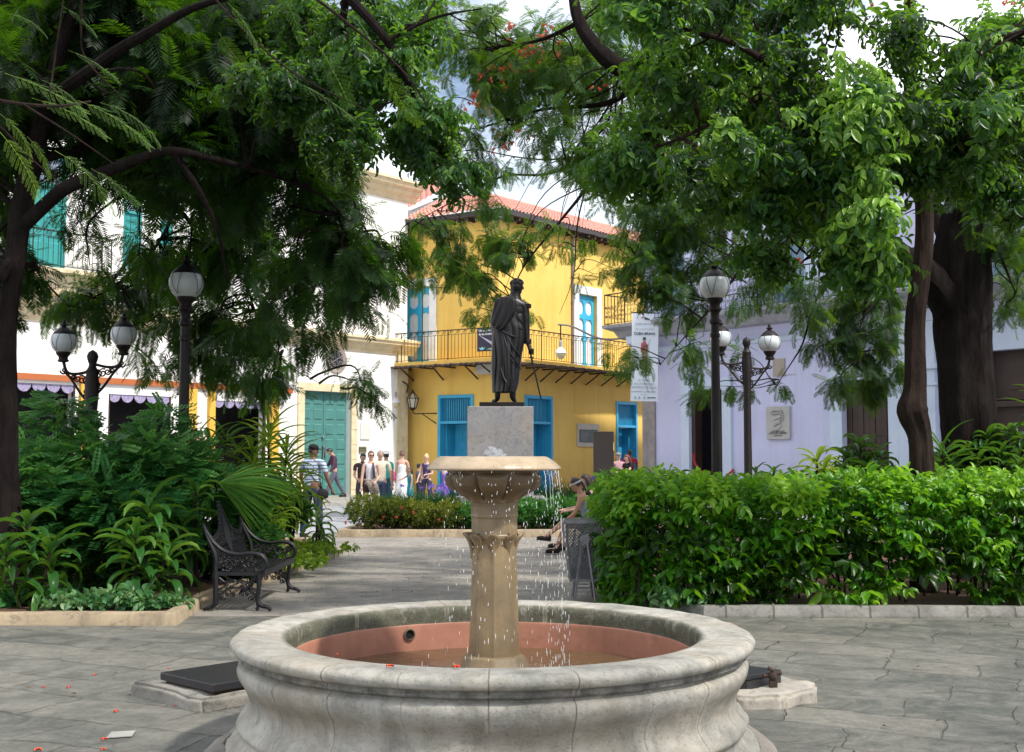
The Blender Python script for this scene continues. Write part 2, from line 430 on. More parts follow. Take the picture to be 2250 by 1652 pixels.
# ------------------------------------------------------------------ paving materials
def flag_mat(name, scale, stretch, rot, cols, joint=.03, jcol=(.05, .047, .042), jd=.5, dist=.5, bumpd=.02):
    m, nt, b, co = newmat(name)
    co2 = mapping(nt, co, stretch, (0, 0, rot))
    dn = _n(nt, 'ShaderNodeTexNoise'); nt.links.new(co2, dn.inputs[0]); dn.inputs['Scale'].default_value = 1.6; dn.inputs['Detail'].default_value = 9; dn.inputs['Roughness'].default_value = .68
    vm = _n(nt, 'ShaderNodeVectorMath', operation='SCALE'); nt.links.new(dn.outputs[1], vm.inputs[0]); vm.inputs['Scale'].default_value = dist
    va = _n(nt, 'ShaderNodeVectorMath', operation='ADD'); nt.links.new(co2, va.inputs[0]); nt.links.new(vm.outputs[0], va.inputs[1])
    v1 = _n(nt, 'ShaderNodeTexVoronoi'); v1.voronoi_dimensions = '2D'; nt.links.new(va.outputs[0], v1.inputs['Vector']); v1.inputs['Scale'].default_value = scale; v1.inputs['Randomness'].default_value = .75
    v2 = _n(nt, 'ShaderNodeTexVoronoi', feature='DISTANCE_TO_EDGE'); v2.voronoi_dimensions = '2D'; nt.links.new(va.outputs[0], v2.inputs['Vector']); v2.inputs['Scale'].default_value = scale; v2.inputs['Randomness'].default_value = .75
    sep = _n(nt, 'ShaderNodeSeparateColor'); nt.links.new(v1.outputs['Color'], sep.inputs[0])
    c = ramp(nt, sep.outputs[0], (0., cols[0]), (.45, cols[1]), (1., cols[2]))
    big = ramp(nt, noise(nt, co, .55, 6, .65), (.35, 0.), (.7, 1.))
    c = mixc(nt, math_(nt, 'MULTIPLY', big, .5), c, (cols[0][0] * .62, cols[0][1] * .68, cols[0][2] * .62))
    med = ramp(nt, noise(nt, co, 2.3, 8, .72, .8), (.40, 0.), (.62, 1.)); c = mixc(nt, math_(nt, 'MULTIPLY', med, .55), c, cols[3])
    st = ramp(nt, noise(nt, co, 7, 9, .7, .4), (.42, 0.), (.75, 1.))
    c = mixc(nt, math_(nt, 'MULTIPLY', st, .45), c, cols[3])
    sp = ramp(nt, noise(nt, co, 38, 5, .7), (.3, 1.), (.5, 0.))
    c = mixc(nt, math_(nt, 'MULTIPLY', sp, .35), c, (.04, .04, .035))
    wob = math_(nt, 'MULTIPLY', noise(nt, co, 6, 4), joint * 1.6)
    j = math_(nt, 'SUBTRACT', 1., math_(nt, 'SMOOTHSTEP', 0., 1., v2.outputs[0])) if False else None
    mr = _n(nt, 'ShaderNodeMapRange'); nt.links.new(math_(nt, 'SUBTRACT', v2.outputs[0], math_(nt, 'SUBTRACT', wob, joint * .6)), mr.inputs[0])
    mr.inputs[1].default_value = 0; mr.inputs[2].default_value = joint; mr.inputs[3].default_value = 1; mr.inputs[4].default_value = 0
    fade = ramp(nt, noise(nt, co, 2.3, 6, .7), (.36, .0), (.60, 1.))
    jf = math_(nt, 'MULTIPLY', mr.outputs[0], fade)
    c = mixc(nt, math_(nt, 'MULTIPLY', jf, jd), c, jcol)
    nt.links.new(c, b.inputs['Base Color'])
    rr = ramp(nt, noise(nt, co, 2.2, 6, .7), (.35, .42), (.7, .8)); nt.links.new(rr, b.inputs['Roughness'])
    h = math_(nt, 'SUBTRACT', math_(nt, 'ADD', math_(nt, 'MULTIPLY', noise(nt, co, 4, 8, .65), .8), math_(nt, 'MULTIPLY', noise(nt, co, 45, 5, .7), .18)), math_(nt, 'MULTIPLY', jf, .9))
    h = math_(nt, 'ADD', h, math_(nt, 'MULTIPLY', sep.outputs[1], .25))
    bump(nt, b, h, .8, bumpd); MATS[name] = m; return m

def slab_mat(name, bw, rh, rot, cols, mort=.012, jcol=(.055, .05, .042), jd=.7, dist=.10, bumpd=.02, bigdark=.5):
    m, nt, b, co = newmat(name)
    co2 = mapping(nt, co, (1, 1, 1), (0, 0, rot))
    va = co2
    for sc_, am in ((.55, dist * 2.2), (2.6, dist * .55), (14, .018)):
        dn = _n(nt, 'ShaderNodeTexNoise'); nt.links.new(co, dn.inputs[0]); dn.inputs['Scale'].default_value = sc_; dn.inputs['Detail'].default_value = 3
        v0 = _n(nt, 'ShaderNodeVectorMath', operation='SUBTRACT'); nt.links.new(dn.outputs[1], v0.inputs[0]); v0.inputs[1].default_value = (.5, .5, .5)
        vm = _n(nt, 'ShaderNodeVectorMath', operation='SCALE'); nt.links.new(v0.outputs[0], vm.inputs[0]); vm.inputs['Scale'].default_value = am * 2
        ad = _n(nt, 'ShaderNodeVectorMath', operation='ADD'); nt.links.new(va, ad.inputs[0]); nt.links.new(vm.outputs[0], ad.inputs[1]); va = ad.outputs[0]
    br = _n(nt, 'ShaderNodeTexBrick'); nt.links.new(va, br.inputs['Vector']); br.offset = .43; br.squash = .72; br.squash_frequency = 3; br.offset_frequency = 2
    br.inputs['Color1'].default_value = (0, 0, 0, 1); br.inputs['Color2'].default_value = (1, 1, 1, 1); br.inputs['Mortar'].default_value = (.5, .5, .5, 1)
    for k_, v_ in (('Scale', 1.), ('Mortar Size', mort), ('Mortar Smooth', .6), ('Bias', 0.), ('Brick Width', bw), ('Row Height', rh)): br.inputs[k_].default_value = v_
    sep = _n(nt, 'ShaderNodeSeparateColor'); nt.links.new(br.outputs['Color'], sep.inputs[0])
    c = ramp(nt, sep.outputs[0], (0., cols[0]), (.5, cols[1]), (1., cols[2]))
    big = ramp(nt, noise(nt, co, .5, 7, .68), (.36, 0.), (.66, 1.)); c = mixc(nt, math_(nt, 'MULTIPLY', big, bigdark), c, (cols[0][0] * .5, cols[0][1] * .56, cols[0][2] * .5))
    med = ramp(nt, noise(nt, co, 2.3, 9, .74, .8), (.42, 0.), (.60, 1.)); c = mixc(nt, math_(nt, 'MULTIPLY', med, .5), c, cols[3])
    st = ramp(nt, noise(nt, co, 9, 9, .75, .4), (.46, 0.), (.66, 1.)); c = mixc(nt, math_(nt, 'MULTIPLY', st, .45), c, tuple(x * .45 for x in cols[1]))
    sp = ramp(nt, noise(nt, co, 40, 5, .7), (.32, 1.), (.46, 0.)); c = mixc(nt, math_(nt, 'MULTIPLY', sp, .4), c, (.04, .04, .035))
    fade = ramp(nt, noise(nt, co, 1.7, 7, .7), (.38, .12), (.60, 1.)); jf = math_(nt, 'MULTIPLY', br.outputs['Fac'], fade)
    dirt = ramp(nt, noise(nt, co, 5, 6, .7), (.3, .4), (.6, 1.)); c = mixc(nt, math_(nt, 'MULTIPLY', math_(nt, 'MULTIPLY', jf, jd), dirt), c, jcol)
    nt.links.new(c, b.inputs['Base Color']); nt.links.new(ramp(nt, noise(nt, co, 2.2, 6, .7), (.35, .5), (.7, .85)), b.inputs['Roughness']); b.inputs['Specular IOR Level'].default_value = .3
    h = math_(nt, 'SUBTRACT', math_(nt, 'ADD', math_(nt, 'MULTIPLY', noise(nt, co, 5, 9, .68), .9), math_(nt, 'MULTIPLY', noise(nt, co, 48, 5, .7), .2)), math_(nt, 'MULTIPLY', jf, .8))
    h = math_(nt, 'ADD', h, math_(nt, 'MULTIPLY', sep.outputs[0], .35)); bump(nt, b, h, .9, bumpd); MATS[name] = m; return m
flag_left = slab_mat('flagstone', .95, .52, .40, ((.095, .10, .09), (.15, .149, .133), (.21, .198, .17), (.275, .26, .228)), .012, jd=.5, bumpd=.03)
path_mat = slab_mat('path_setts', .42, .19, .03, ((.21, .19, .17), (.28, .252, .225), (.35, .32, .285), (.38, .35, .315)), .008, jd=.5, dist=.05, bumpd=.015, bigdark=.3)
asph = mat('street_stone', (.33, .34, .37), .75, (.25, .26, .29), 1.2, .3, 20, grime=.3)
side_m = mat('pavement_stone', (.36, .34, .31), .8, (.28, .27, .26), 1.2, .3, 20, grime=.25)
def block_kerb():
    m, nt, b, co = newmat('kerb_blocks'); sp = _n(nt, 'ShaderNodeSeparateXYZ'); nt.links.new(co, sp.inputs[0])
    c = mixc(nt, ramp(nt, noise(nt, co, 2.5, 8, .65), (.35, 0.), (.68, 1.)), (.27, .265, .24), (.17, .165, .15))
    f = math_(nt, 'ABSOLUTE', math_(nt, 'SUBTRACT', math_(nt, 'FRACT', math_(nt, 'MULTIPLY', math_(nt, 'ADD', sp.outputs[0], math_(nt, 'MULTIPLY', noise(nt, co, 3, 3), .05)), 2.1)), .5))
    j = math_(nt, 'LESS_THAN', f, .022); c = mixc(nt, math_(nt, 'MULTIPLY', j, .75), c, (.06, .055, .045))
    g = ramp(nt, noise(nt, co, 9, 8, .72, .5), (.48, 0.), (.70, .8)); c = mixc(nt, g, c, (.08, .08, .06))
    lo = ramp(nt, math_(nt, 'ADD', sp.outputs[2], math_(nt, 'MULTIPLY', noise(nt, co, 8, 4), .05)), (.02, .8), (.06, 0.)); c = mixc(nt, lo, c, (.07, .065, .05))
    nt.links.new(c, b.inputs['Base Color']); b.inputs['Roughness'].default_value = .9; bump(nt, b, math_(nt, 'SUBTRACT', noise(nt, co, 30, 6, .7), math_(nt, 'MULTIPLY', j, .8)), .7, .012); return m
kerb_b = block_kerb()
soil = mat('soil', (.13, .06, .035), .95, (.06, .035, .022), 3, .8, 30, grime=.5, dist=.02)
curbm = mat('curb_plaster', (.40, .315, .205), .85, (.29, .225, .15), 2.5, .6, 35, grime=1., gcol=(.12, .10, .07), streak=.8)
curbg = mat('curb_concrete', (.25, .245, .225), .85, (.19, .18, .16), 2.5, .5, 35, grime=.6, gcol=(.07, .07, .05), streak=.3)
base_g = mat('ground_stone', (.14, .135, .13), .9, (.10, .10, .10), .5, .2, 10)

def sheet(name, poly, z, m, sub=0):
    b = MB(); b.poly([(x, y, z) for x, y in poly]); o = b.build(name, m); tag(o, kind='structure'); return o
sheet('ground', [(-400, -300), (400, -300), (400, 700), (-400, 700)], 0, base_g)
# plaza sheet, gently uneven, as a grid
def grid_sheet(name, x0, x1, y0, y1, z, m, step=.12, amp=.006):
    nx, ny = int((x1 - x0) / step), int((y1 - y0) / step); b = MB()
    vs = [(x0 + (x1 - x0) * i / nx, y0 + (y1 - y0) * j / ny, z + amp * (1 + mnoise.noise(Vector((x0 + (x1 - x0) * i / nx, y0 + (y1 - y0) * j / ny, 0)) * 1.3))) for j in range(ny + 1) for i in range(nx + 1)]
    fs = [(j * (nx + 1) + i, j * (nx + 1) + i + 1, (j + 1) * (nx + 1) + i + 1, (j + 1) * (nx + 1) + i) for j in range(ny) for i in range(nx)]
    b.add(vs, fs); o = b.build(name, m, smooth=True); tag(o, kind='structure'); return o
grid_sheet('plaza_paving', -14, 16, -3, 12.2, .004, flag_left, .15, .006)
sheet('plaza_paving', [(-14, 12.2), (16, 12.2), (16, 14.0), (-14, 14.0)], .006, flag_left)
sheet('path', [(-3.6, 11.9), (2.2, 11.9), (2.4, 36.5), (-9.0, 36.5), (-9, 22), (-3.4, 22)], .014, path_mat)
sheet('street', [(-40, 22.5), (-4.0, 24.6), (3.6, 31), (30, 24), (40, 40), (30, 75), (-30, 75)], .020, asph)

def curb(name, poly, h, wd, m, label, closed=True, par=None, seg=.5):
    "low kerb wall round a bed, laid as a chain of slightly uneven blocks"
    n = len(poly); ar = sum(poly[i][0] * poly[(i + 1) % n][1] - poly[(i + 1) % n][0] * poly[i][1] for i in range(n)) / 2
    sg = 1 if ar > 0 else -1; pts = [Vector((*p, 0)) for p in poly]; inner = []
    for i in range(n):
        a, p, c = pts[i - 1], pts[i], pts[(i + 1) % n]
        d1 = (p - a).normalized(); d2 = (c - p).normalized(); n1 = Vector((-d1.y, d1.x, 0)) * sg; n2 = Vector((-d2.y, d2.x, 0)) * sg
        m_ = (n1 + n2); m_ = m_ / max(.3, m_.length_squared) * 2; inner.append(p + m_ * wd)
    b = MB()
    for i in range(n):
        p, q, pi, qi = pts[i], pts[(i + 1) % n], inner[i], inner[(i + 1) % n]
        k = max(1, int((q - p).length / seg)); row = []
        for j in range(k + 1):
            t = j / k; o = p.lerp(q, t); ii = pi.lerp(qi, t); r = min(.02, wd * .15)
            e = 0 if j in (0, k) else .008
            nz = mnoise.noise(o * 1.7) * e * 1.5; oo = (o - ii).normalized()
            hh = h + mnoise.noise(o * 2.1 + Vector((5, 5, 5))) * e * 1.5
            row += [o + oo * (.012 + nz) + Vector((0, 0, -.01)), o + oo * nz + Vector((0, 0, hh - r)), o - oo * (r - nz) + Vector((0, 0, hh)), ii + oo * r + Vector((0, 0, hh)), ii + Vector((0, 0, hh - r)), ii + Vector((0, 0, -.01))]
        fs = [(6 * j + a, 6 * j + a + 1, 6 * (j + 1) + a + 1, 6 * (j + 1) + a) for j in range(k) for a in range(5)]
        b.add(row, fs)
    o = b.build(name, m, par, smooth=True)
    if label: tag(o, label, 'kerb')
    sheet('bed_soil', [(p.x, p.y) for p in inner], h - .03, soil); return o

BED_L = [(-3.17, 11.3), (-3.28, 12.9), (-2.75, 19.0), (-3.7, 21.8), (-14, 21.8), (-14, 11.25)]
BED_R = [(1.9, 11.85), (12.5, 11.75), (12.5, 27), (1.95, 27), (1.10, 13.25)]
BED_M = [(-3.45, 23.5), (3.2, 23.5), (3.8, 25), (3.8, 30.3), (-1.9, 30.3), (-3.4, 25.2)]
curb('garden_kerb', BED_L, .13, .13, curbm, 'low cream plastered kerb round the garden bed behind the iron bench')
curb('garden_kerb', BED_R, .12, .14, kerb_b, 'low grey block kerb in front of the bright green hedge')
curb('garden_kerb', BED_M, .16, .16, curbm, 'low beige kerb round the flower bed of the statue')
# raised pavement along the white building
side = MB()
A0 = Vector((-4.3, 45.5, 0)); u0 = Vector((-.63, -.777, 0)); nrm0 = Vector((.777, -.63, 0))
pts = [A0 - u0 * 3 + nrm0 * 3.6, A0 + u0 * 30 + nrm0 * 3.6, A0 + u0 * 30 - nrm0 * .5, A0 - u0 * 3 - nrm0 * .5]
side.prism([p + Vector((0, 0, .02)) for p in pts], (0, 0, .11)); o = side.build('pavement', side_m); tag(o, kind='structure')
B0 = Vector((4.6, 41, 0)); u1 = Vector((.63, -.777, 0)); nrm1 = Vector((-.777, -.63, 0))
side = MB(); pts = [B0 - u1 * .4 + nrm1 * 1.6, B0 + u1 * 30 + nrm1 * 1.6, B0 + u1 * 30 - nrm1 * .5, B0 - u1 * .4 - nrm1 * .5]
side.prism([p + Vector((0, 0, .02)) for p in pts], (0, 0, .10)); o = side.build('pavement', side_m); tag(o, kind='structure')

# ------------------------------------------------------------------ hatches beside the basin
rustm = mat('iron_plate', (.045, .045, .055), .38, (.06, .055, .055), 4, .3, 50, metal=.6, grime=.3, gcol=(.10, .06, .04))
rust2 = mat('rusty_iron', (.035, .024, .02), .8, (.07, .04, .026), 12, .6, 60, metal=.3)
blockm = mat('hatch_concrete', (.30, .28, .245), .9, (.17, .16, .14), 3, .8, 30, grime=.7, dist=.01)
t = thing('access_hatch', 'dark metal hatch lid on a worn concrete block on the flagstones near the petals', 'hatch', (-1.9, 7.75, 0), 'access hatches beside the fountain')
def chunk(poly, h, m, name, par, amp=.02):
    me = bmesh.new(); vs = [me.verts.new((x, y, 0)) for x, y in poly]; f = me.faces.new(vs)
    if f.calc_area() and f.normal.z < 0: f.normal_flip()
    r = bmesh.ops.extrude_face_region(me, geom=[f]); bmesh.ops.translate(me, verts=[v for v in r['geom'] if isinstance(v, bmesh.types.BMVert)], vec=(0, 0, h))
    bmesh.ops.bevel(me, geom=[e for e in me.edges if max(v.co.z for v in e.verts) > h * .5], offset=.018, segments=2, affect='EDGES')
    bmesh.ops.triangulate(me, faces=me.faces[:]); bmesh.ops.subdivide_edges(me, edges=me.edges[:], cuts=4, use_grid_fill=True)
    for v in me.verts:
        nn = mnoise.noise_vector(v.co * 6) * amp
        v.co += nn
    d = bpy.data.meshes.new(name); me.to_mesh(d); me.free()
    o0 = origin(par); d.transform(Matrix.Translation(-o0)); return link(name, d, m, par, True)
e1 = Vector((.62, -.57)).normalized(); e2 = Vector((.57, .62)).normalized(); q = Vector((-2.54, 8.02))
qq = [q, q + e1 * .84, q + e1 * .84 + e2 * .75, q + e2 * .75]
chunk([tuple(a) for a in qq], .105, blockm, 'concrete_base', t)
q = Vector((-2.33, 7.95)); b = MB(); ps = [q, q + e1 * .62, q + e1 * .62 + e2 * .6, q + e2 * .6]
b.prism([(a.x, a.y, .125) for a in ps], (0, 0, .05)); b.build('lid', rustm, t, bevel=.006)
b = MB(); ps = [q + e1 * .03 + e2 * .03, q + e1 * .59 + e2 * .03, q + e1 * .59 + e2 * .57, q + e1 * .03 + e2 * .57]
b.prism([(a.x, a.y, .09) for a in ps], (0, 0, .037)); b.build('lid_rim', rust2, t)
t = thing('access_hatch', 'hatch lid with a rusty iron latch on a pale broken stone block', 'hatch', (1.8, 7.9, 0), 'access hatches beside the fountain')
f1 = Vector((-.72, -.5)).normalized(); f2 = Vector((-.5, .72)).normalized(); q = Vector((2.02, 7.95))
chunk([(q.x, q.y), (q.x - .06, q.y - .2), (q.x - .32, q.y - .36), (q.x - .62, q.y - .42), (q.x - .95, q.y - .05), (q.x - .6, q.y + .3), (q.x - .2, q.y + .3)], .10, mat('pale_block', (.42, .38, .32), .9, (.26, .24, .21), 4, .6, 30, grime=.5, dist=.01), 'stone_base', t)
b = MB(); ps = [(1.80, 8.02), (1.52, 7.78), (1.12, 8.0), (1.4, 8.35)]
b.prism([(a[0], a[1], .15) for a in ps], (0, 0, .03)); b.build('lid', rustm, t, bevel=.004)
b = MB(); b.prism([(a[0] * .97 + .045, a[1] * .99 + .06, .09) for a in ps], (0, 0, .058)); b.build('lid_rim', rustm, t)
b = MB(); b.tube([(1.70, 7.84, .10), (1.70, 7.83, .21), (1.67, 7.83, .225)], .014, 6); b.tube([(1.64, 7.84, .17), (1.76, 7.86, .19)], .016, 6); b.ball((1.70, 7.83, .17), .03); b.box((1.70, 7.82, .12), (.05, .03, .05)); b.build('latch', rust2, t)
# ------------------------------------------------------------------ fountain
FC = Vector((-.10, 6.43, 0))
def stone_basin():
    m, nt, b, co = newmat('basin_stone')
    sp = _n(nt, 'ShaderNodeSeparateXYZ'); nt.links.new(co, sp.inputs[0])
    c = mixc(nt, ramp(nt, noise(nt, co, 2.4, 8, .65), (.35, 0.), (.66, 1.)), (.46, .435, .385), (.28, .27, .24))
    wet = ramp(nt, noise(nt, mapping(nt, co, (1, 1, .16)), 5.5, 7, .65, .3), (.46, 0.), (.72, 1.))
    c = mixc(nt, math_(nt, 'MULTIPLY', wet, .7), c, (.10, .10, .085))
    mot = ramp(nt, noise(nt, co, 7, 9, .78, .5), (.48, 0.), (.62, 1.)); c = mixc(nt, math_(nt, 'MULTIPLY', mot, .5), c, (.14, .135, .11))
    oc = ramp(nt, noise(nt, co, 1.6, 7, .7), (.5, 0.), (.68, 1.)); c = mixc(nt, math_(nt, 'MULTIPLY', oc, .4), c, (.34, .27, .18))
    # warm stain band low on the body
    band = ramp(nt, sp.outputs[2], (.30, 0.), (.42, 1.), (.50, 0.))
    c = mixc(nt, math_(nt, 'MULTIPLY', math_(nt, 'MULTIPLY', band, ramp(nt, noise(nt, co, 3, 5), (.3, .2), (.6, 1.))), .75), c, (.15, .115, .075))
    # dark patchy band under the lip
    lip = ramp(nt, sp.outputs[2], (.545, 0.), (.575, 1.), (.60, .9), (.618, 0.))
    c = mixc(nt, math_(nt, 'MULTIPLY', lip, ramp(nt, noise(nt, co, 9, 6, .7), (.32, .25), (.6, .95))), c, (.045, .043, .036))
    # lichen on the inner edge
    rr = math_(nt, 'SQRT', math_(nt, 'ADD', math_(nt, 'POWER', sp.outputs[0], 2.), math_(nt, 'POWER', sp.outputs[1], 2.)))
    inn = ramp(nt, math_(nt, 'ADD', rr, math_(nt, 'MULTIPLY', noise(nt, co, 10, 6, .7), .05)), (.0, 1.), (1.145, 1.), (1.19, 0.))
    # colour ramp works on 0..1, so scale the radius
    r2 = math_(nt, 'DIVIDE', math_(nt, 'ADD', rr, math_(nt, 'MULTIPLY', noise(nt, co, 10, 6, .7), .06)), 1.5)
    inn = ramp(nt, r2, (.752, 1.), (.772, 0.))
    lic = ramp(nt, noise(nt, co, 13, 8, .75, .5), (.30, .35), (.50, 1.))
    c = mixc(nt, math_(nt, 'MULTIPLY', math_(nt, 'MULTIPLY', inn, lic), .95), c, (.055, .058, .03))
    # mortar joints
    ang = math_(nt, 'ARCTAN2', sp.outputs[0], sp.outputs[1])
    fr = math_(nt, 'ABSOLUTE', math_(nt, 'SUBTRACT', math_(nt, 'FRACT', math_(nt, 'ADD', math_(nt, 'MULTIPLY', math_(nt, 'ADD', ang, math_(nt, 'MULTIPLY', noise(nt, co, 14, 3), .008)), 22 / (2 * PI)), .49)), .5))
    jn = math_(nt, 'LESS_THAN', fr, .009); jw = math_(nt, 'LESS_THAN', fr, .05)
    c = mixc(nt, math_(nt, 'MULTIPLY', jw, math_(nt, 'MULTIPLY', ramp(nt, noise(nt, co, 7, 4), (.46, 0.), (.62, 1.)), .4)), c, (.44, .38, .31))
    c = mixc(nt, math_(nt, 'MULTIPLY', math_(nt, 'MULTIPLY', jn, ramp(nt, noise(nt, co, 1.7, 3), (.42, .1), (.58, 1.))), .75), c, (.08, .075, .06))
    pit = ramp(nt, noise(nt, co, 60, 4, .7), (.30, 1.), (.42, 0.))
    c = mixc(nt, math_(nt, 'MULTIPLY', pit, .12), c, (.10, .095, .08))
    grn = ramp(nt, noise(nt, co, 120, 3, .7), (.35, 0.), (.65, 1.)); c = mixc(nt, math_(nt, 'MULTIPLY', grn, .12), c, (.56, .54, .48))
    nt.links.new(c, b.inputs['Base Color']); b.inputs['Roughness'].default_value = .8; b.inputs['Specular IOR Level'].default_value = .35
    h = math_(nt, 'SUBTRACT', math_(nt, 'ADD', noise(nt, co, 7, 8, .65), math_(nt, 'MULTIPLY', noise(nt, co, 60, 5, .7), .25)), math_(nt, 'ADD', math_(nt, 'MULTIPLY', jn, .6), math_(nt, 'MULTIPLY', pit, .2)))
    bump(nt, b, h, .8, .012); return m
bstone = stone_basin()
fo = thing('fountain', 'round stone fountain with an octagonal column and shallow bowl in a low moulded basin', 'fountain', FC)

def lathe_noise(name, prof, n, m, par, amp=.006, c=FC, freq=5, smooth=True, rs=1.):
    # resample the profile finely
    pr = bez([(r, 0, z) for r, z in prof], 4); b = MB(); vs = []
    for p in pr:
        for k in range(n):
            a = 2 * PI * k / n; q = Vector((p.x * rs * math.cos(a), p.x * rs * math.sin(a), p.z)); d = mnoise.noise(q * freq) * amp + mnoise.noise(q * freq * 4) * amp * .35
            nn = Vector((math.cos(a), math.sin(a), .3)); vs.append(c + q + nn * d)
    N = len(pr); b.add(vs, [(i * n + k, i * n + (k + 1) % n, (i + 1) * n + (k + 1) % n, (i + 1) * n + k) for i in range(N - 1) for k in range(n)])
    return b.build(name, m, par, smooth)
prof = [(1.46, -.02), (1.46, .10), (1.44, .14), (1.385, .17), (1.375, .20), (1.40, .235), (1.385, .27), (1.345, .31), (1.335, .36), (1.355, .42), (1.385, .47), (1.40, .51), (1.395, .54), (1.365, .558),
        (1.372, .566), (1.392, .574), (1.398, .586), (1.392, .596), (1.398, .604), (1.424, .615), (1.438, .635), (1.435, .655), (1.415, .668), (1.38, .674), (1.25, .672), (1.165, .665), (1.138, .645), (1.135, .60), (1.135, .565), (1.128, .56)]
lathe_noise('basin', prof, 300, bstone, fo, .012, rs=.955, freq=6)
rim2 = [(1.62, -.02), (1.60, .05), (1.54, .10), (1.47, .12), (1.455, .11)]
lathe_noise('footing', rim2, 90, mat('footing_mortar', (.30, .265, .225), .9, (.19, .175, .155), 3, .8, 26, grime=.5, dist=.012), fo, .045, freq=3, rs=.955)
pink = mat('basin_render', (.44, .195, .13), .6, (.30, .13, .08), 3, .3, 30, grime=.55, gcol=(.20, .10, .05), streak=.4)
lathe_noise('basin_lining', [(1.128, .563), (1.118, .568), (1.112, .562), (1.110, .50), (1.105, .30), (1.09, .26), (.8, .25), (.3, .25), (.02, .25)], 160, pink, fo, .004, rs=.955)
# drain hole in the lining on the far side
hp = onplane(885 , 1388, Vector((-.4, FC.y + 1.04, 0)), Vector((0, 1, 0)))
a_ = math.atan2(1.0, (hp.x - FC.x)); hc = FC + Vector((math.cos(a_) * 1.046, math.sin(a_) * 1.046, .512))
Mh = Matrix.Rotation(a_ + PI / 2, 3, 'Z') @ Matrix.Rotation(PI / 2, 3, 'X')
b = MB(); b.lathe(hc, [(.036, .012), (.038, .0), (.030, -.004), (.028, .018)], 16, Mh, caps=False); b.build('drain_ring', mat('drain_rim', (.12, .09, .06), .8), fo, True)
b = MB(); b.lathe(hc, [(.0295, .012), (.0295, .0125)], 16, Mh); b.build('drain_hole', mat('black_void', (.004, .004, .004), .9, bmp=0), fo)

# column: octagonal, vertex towards the viewer
def wet_stone():
    m, nt, b, co = newmat('wet_stone')
    c = mixc(nt, ramp(nt, noise(nt, co, 4, 8, .65), (.35, 0.), (.65, 1.)), (.33, .235, .12), (.19, .135, .072))
    s = ramp(nt, noise(nt, mapping(nt, co, (1, 1, .1)), 9, 6, .6), (.4, 0.), (.66, 1.))
    c = mixc(nt, math_(nt, 'MULTIPLY', s, .5), c, (.12, .095, .065))
    sp = _n(nt, 'ShaderNodeSeparateXYZ'); nt.links.new(co, sp.inputs[0])
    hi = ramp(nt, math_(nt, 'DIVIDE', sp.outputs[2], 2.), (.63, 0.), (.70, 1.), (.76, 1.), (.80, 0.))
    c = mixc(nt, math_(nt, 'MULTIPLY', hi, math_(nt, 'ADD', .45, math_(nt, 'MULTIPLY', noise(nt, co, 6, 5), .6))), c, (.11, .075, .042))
    pit = ramp(nt, noise(nt, co, 60, 4, .7), (.3, 1.), (.42, 0.)); c = mixc(nt, math_(nt, 'MULTIPLY', pit, .5), c, (.08, .06, .04))
    nt.links.new(c, b.inputs['Base Color'])
    nt.links.new(ramp(nt, noise(nt, co, 8, 5), (.35, .22), (.65, .6)), b.inputs['Roughness'])
    bump(nt, b, math_(nt, 'ADD', noise(nt, co, 16, 6, .65), math_(nt, 'MULTIPLY', pit, -.3)), .3, .006)
    return m
wst = wet_stone()
z0 = .40
b = MB(); PH = .0
def octl(b, prof, ph=.5): b.lathe(FC + Vector((.005, 0, 0)), prof, 8, phase=ph - .5 + 8 * .75)
octl(b, [(.215, .24), (.205, .40), (.20, .455), (.165, .535), (.155, .545), (.142, .545)])
b.build('column_foot', wst, fo, bevel=.012)
# shaft as a fluted octagon, each face its own ring point set so edges stay crisp
b = MB()
sh = [(.137, .54), (.134, .62), (.128, .80), (.122, 1.0), (.119, 1.12), (.123, 1.155), (.128, 1.165), (.128, 1.18), (.124, 1.185), (.124, 1.27), (.128, 1.275), (.128, 1.287), (.126, 1.29), (.127, 1.33), (.132, 1.36)]
octl(b, sh); b.build('column', wst, fo, bevel=.005)
# leaf volutes at the top of the shaft and around the bowl
b = MB()
for k in range(8):
    a = 2 * PI * k / 8; er = Vector((math.cos(a), math.sin(a), 0)); et = Vector((-math.sin(a), math.cos(a), 0))
    for s_, (rr_, zz, wd) in enumerate([]): pass
    rows = [(.122, 1.05, .004), (.124, 1.08, .012), (.129, 1.11, .022), (.138, 1.14, .034), (.152, 1.165, .040), (.166, 1.18, .034), (.170, 1.188, .022), (.150, 1.194, .012), (.125, 1.19, .012)]
    vs = []
    for r_, z_, w_ in rows:
        for q_ in (-1, -.5, 0, .5, 1):
            vs.append(FC + er * (r_ - abs(q_) * .018) + et * (w_ * q_) + Vector((0, 0, z_)))
    fs = [(5 * i + j, 5 * i + j + 1, 5 * (i + 1) + j + 1, 5 * (i + 1) + j) for i in range(len(rows) - 1) for j in range(4)]
    b.add(vs, fs)
o = b.build('carved_leaf', wst, fo, True); sm = o.modifiers.new('solid', 'SOLIDIFY'); sm.thickness = .012; sm.offset = -1
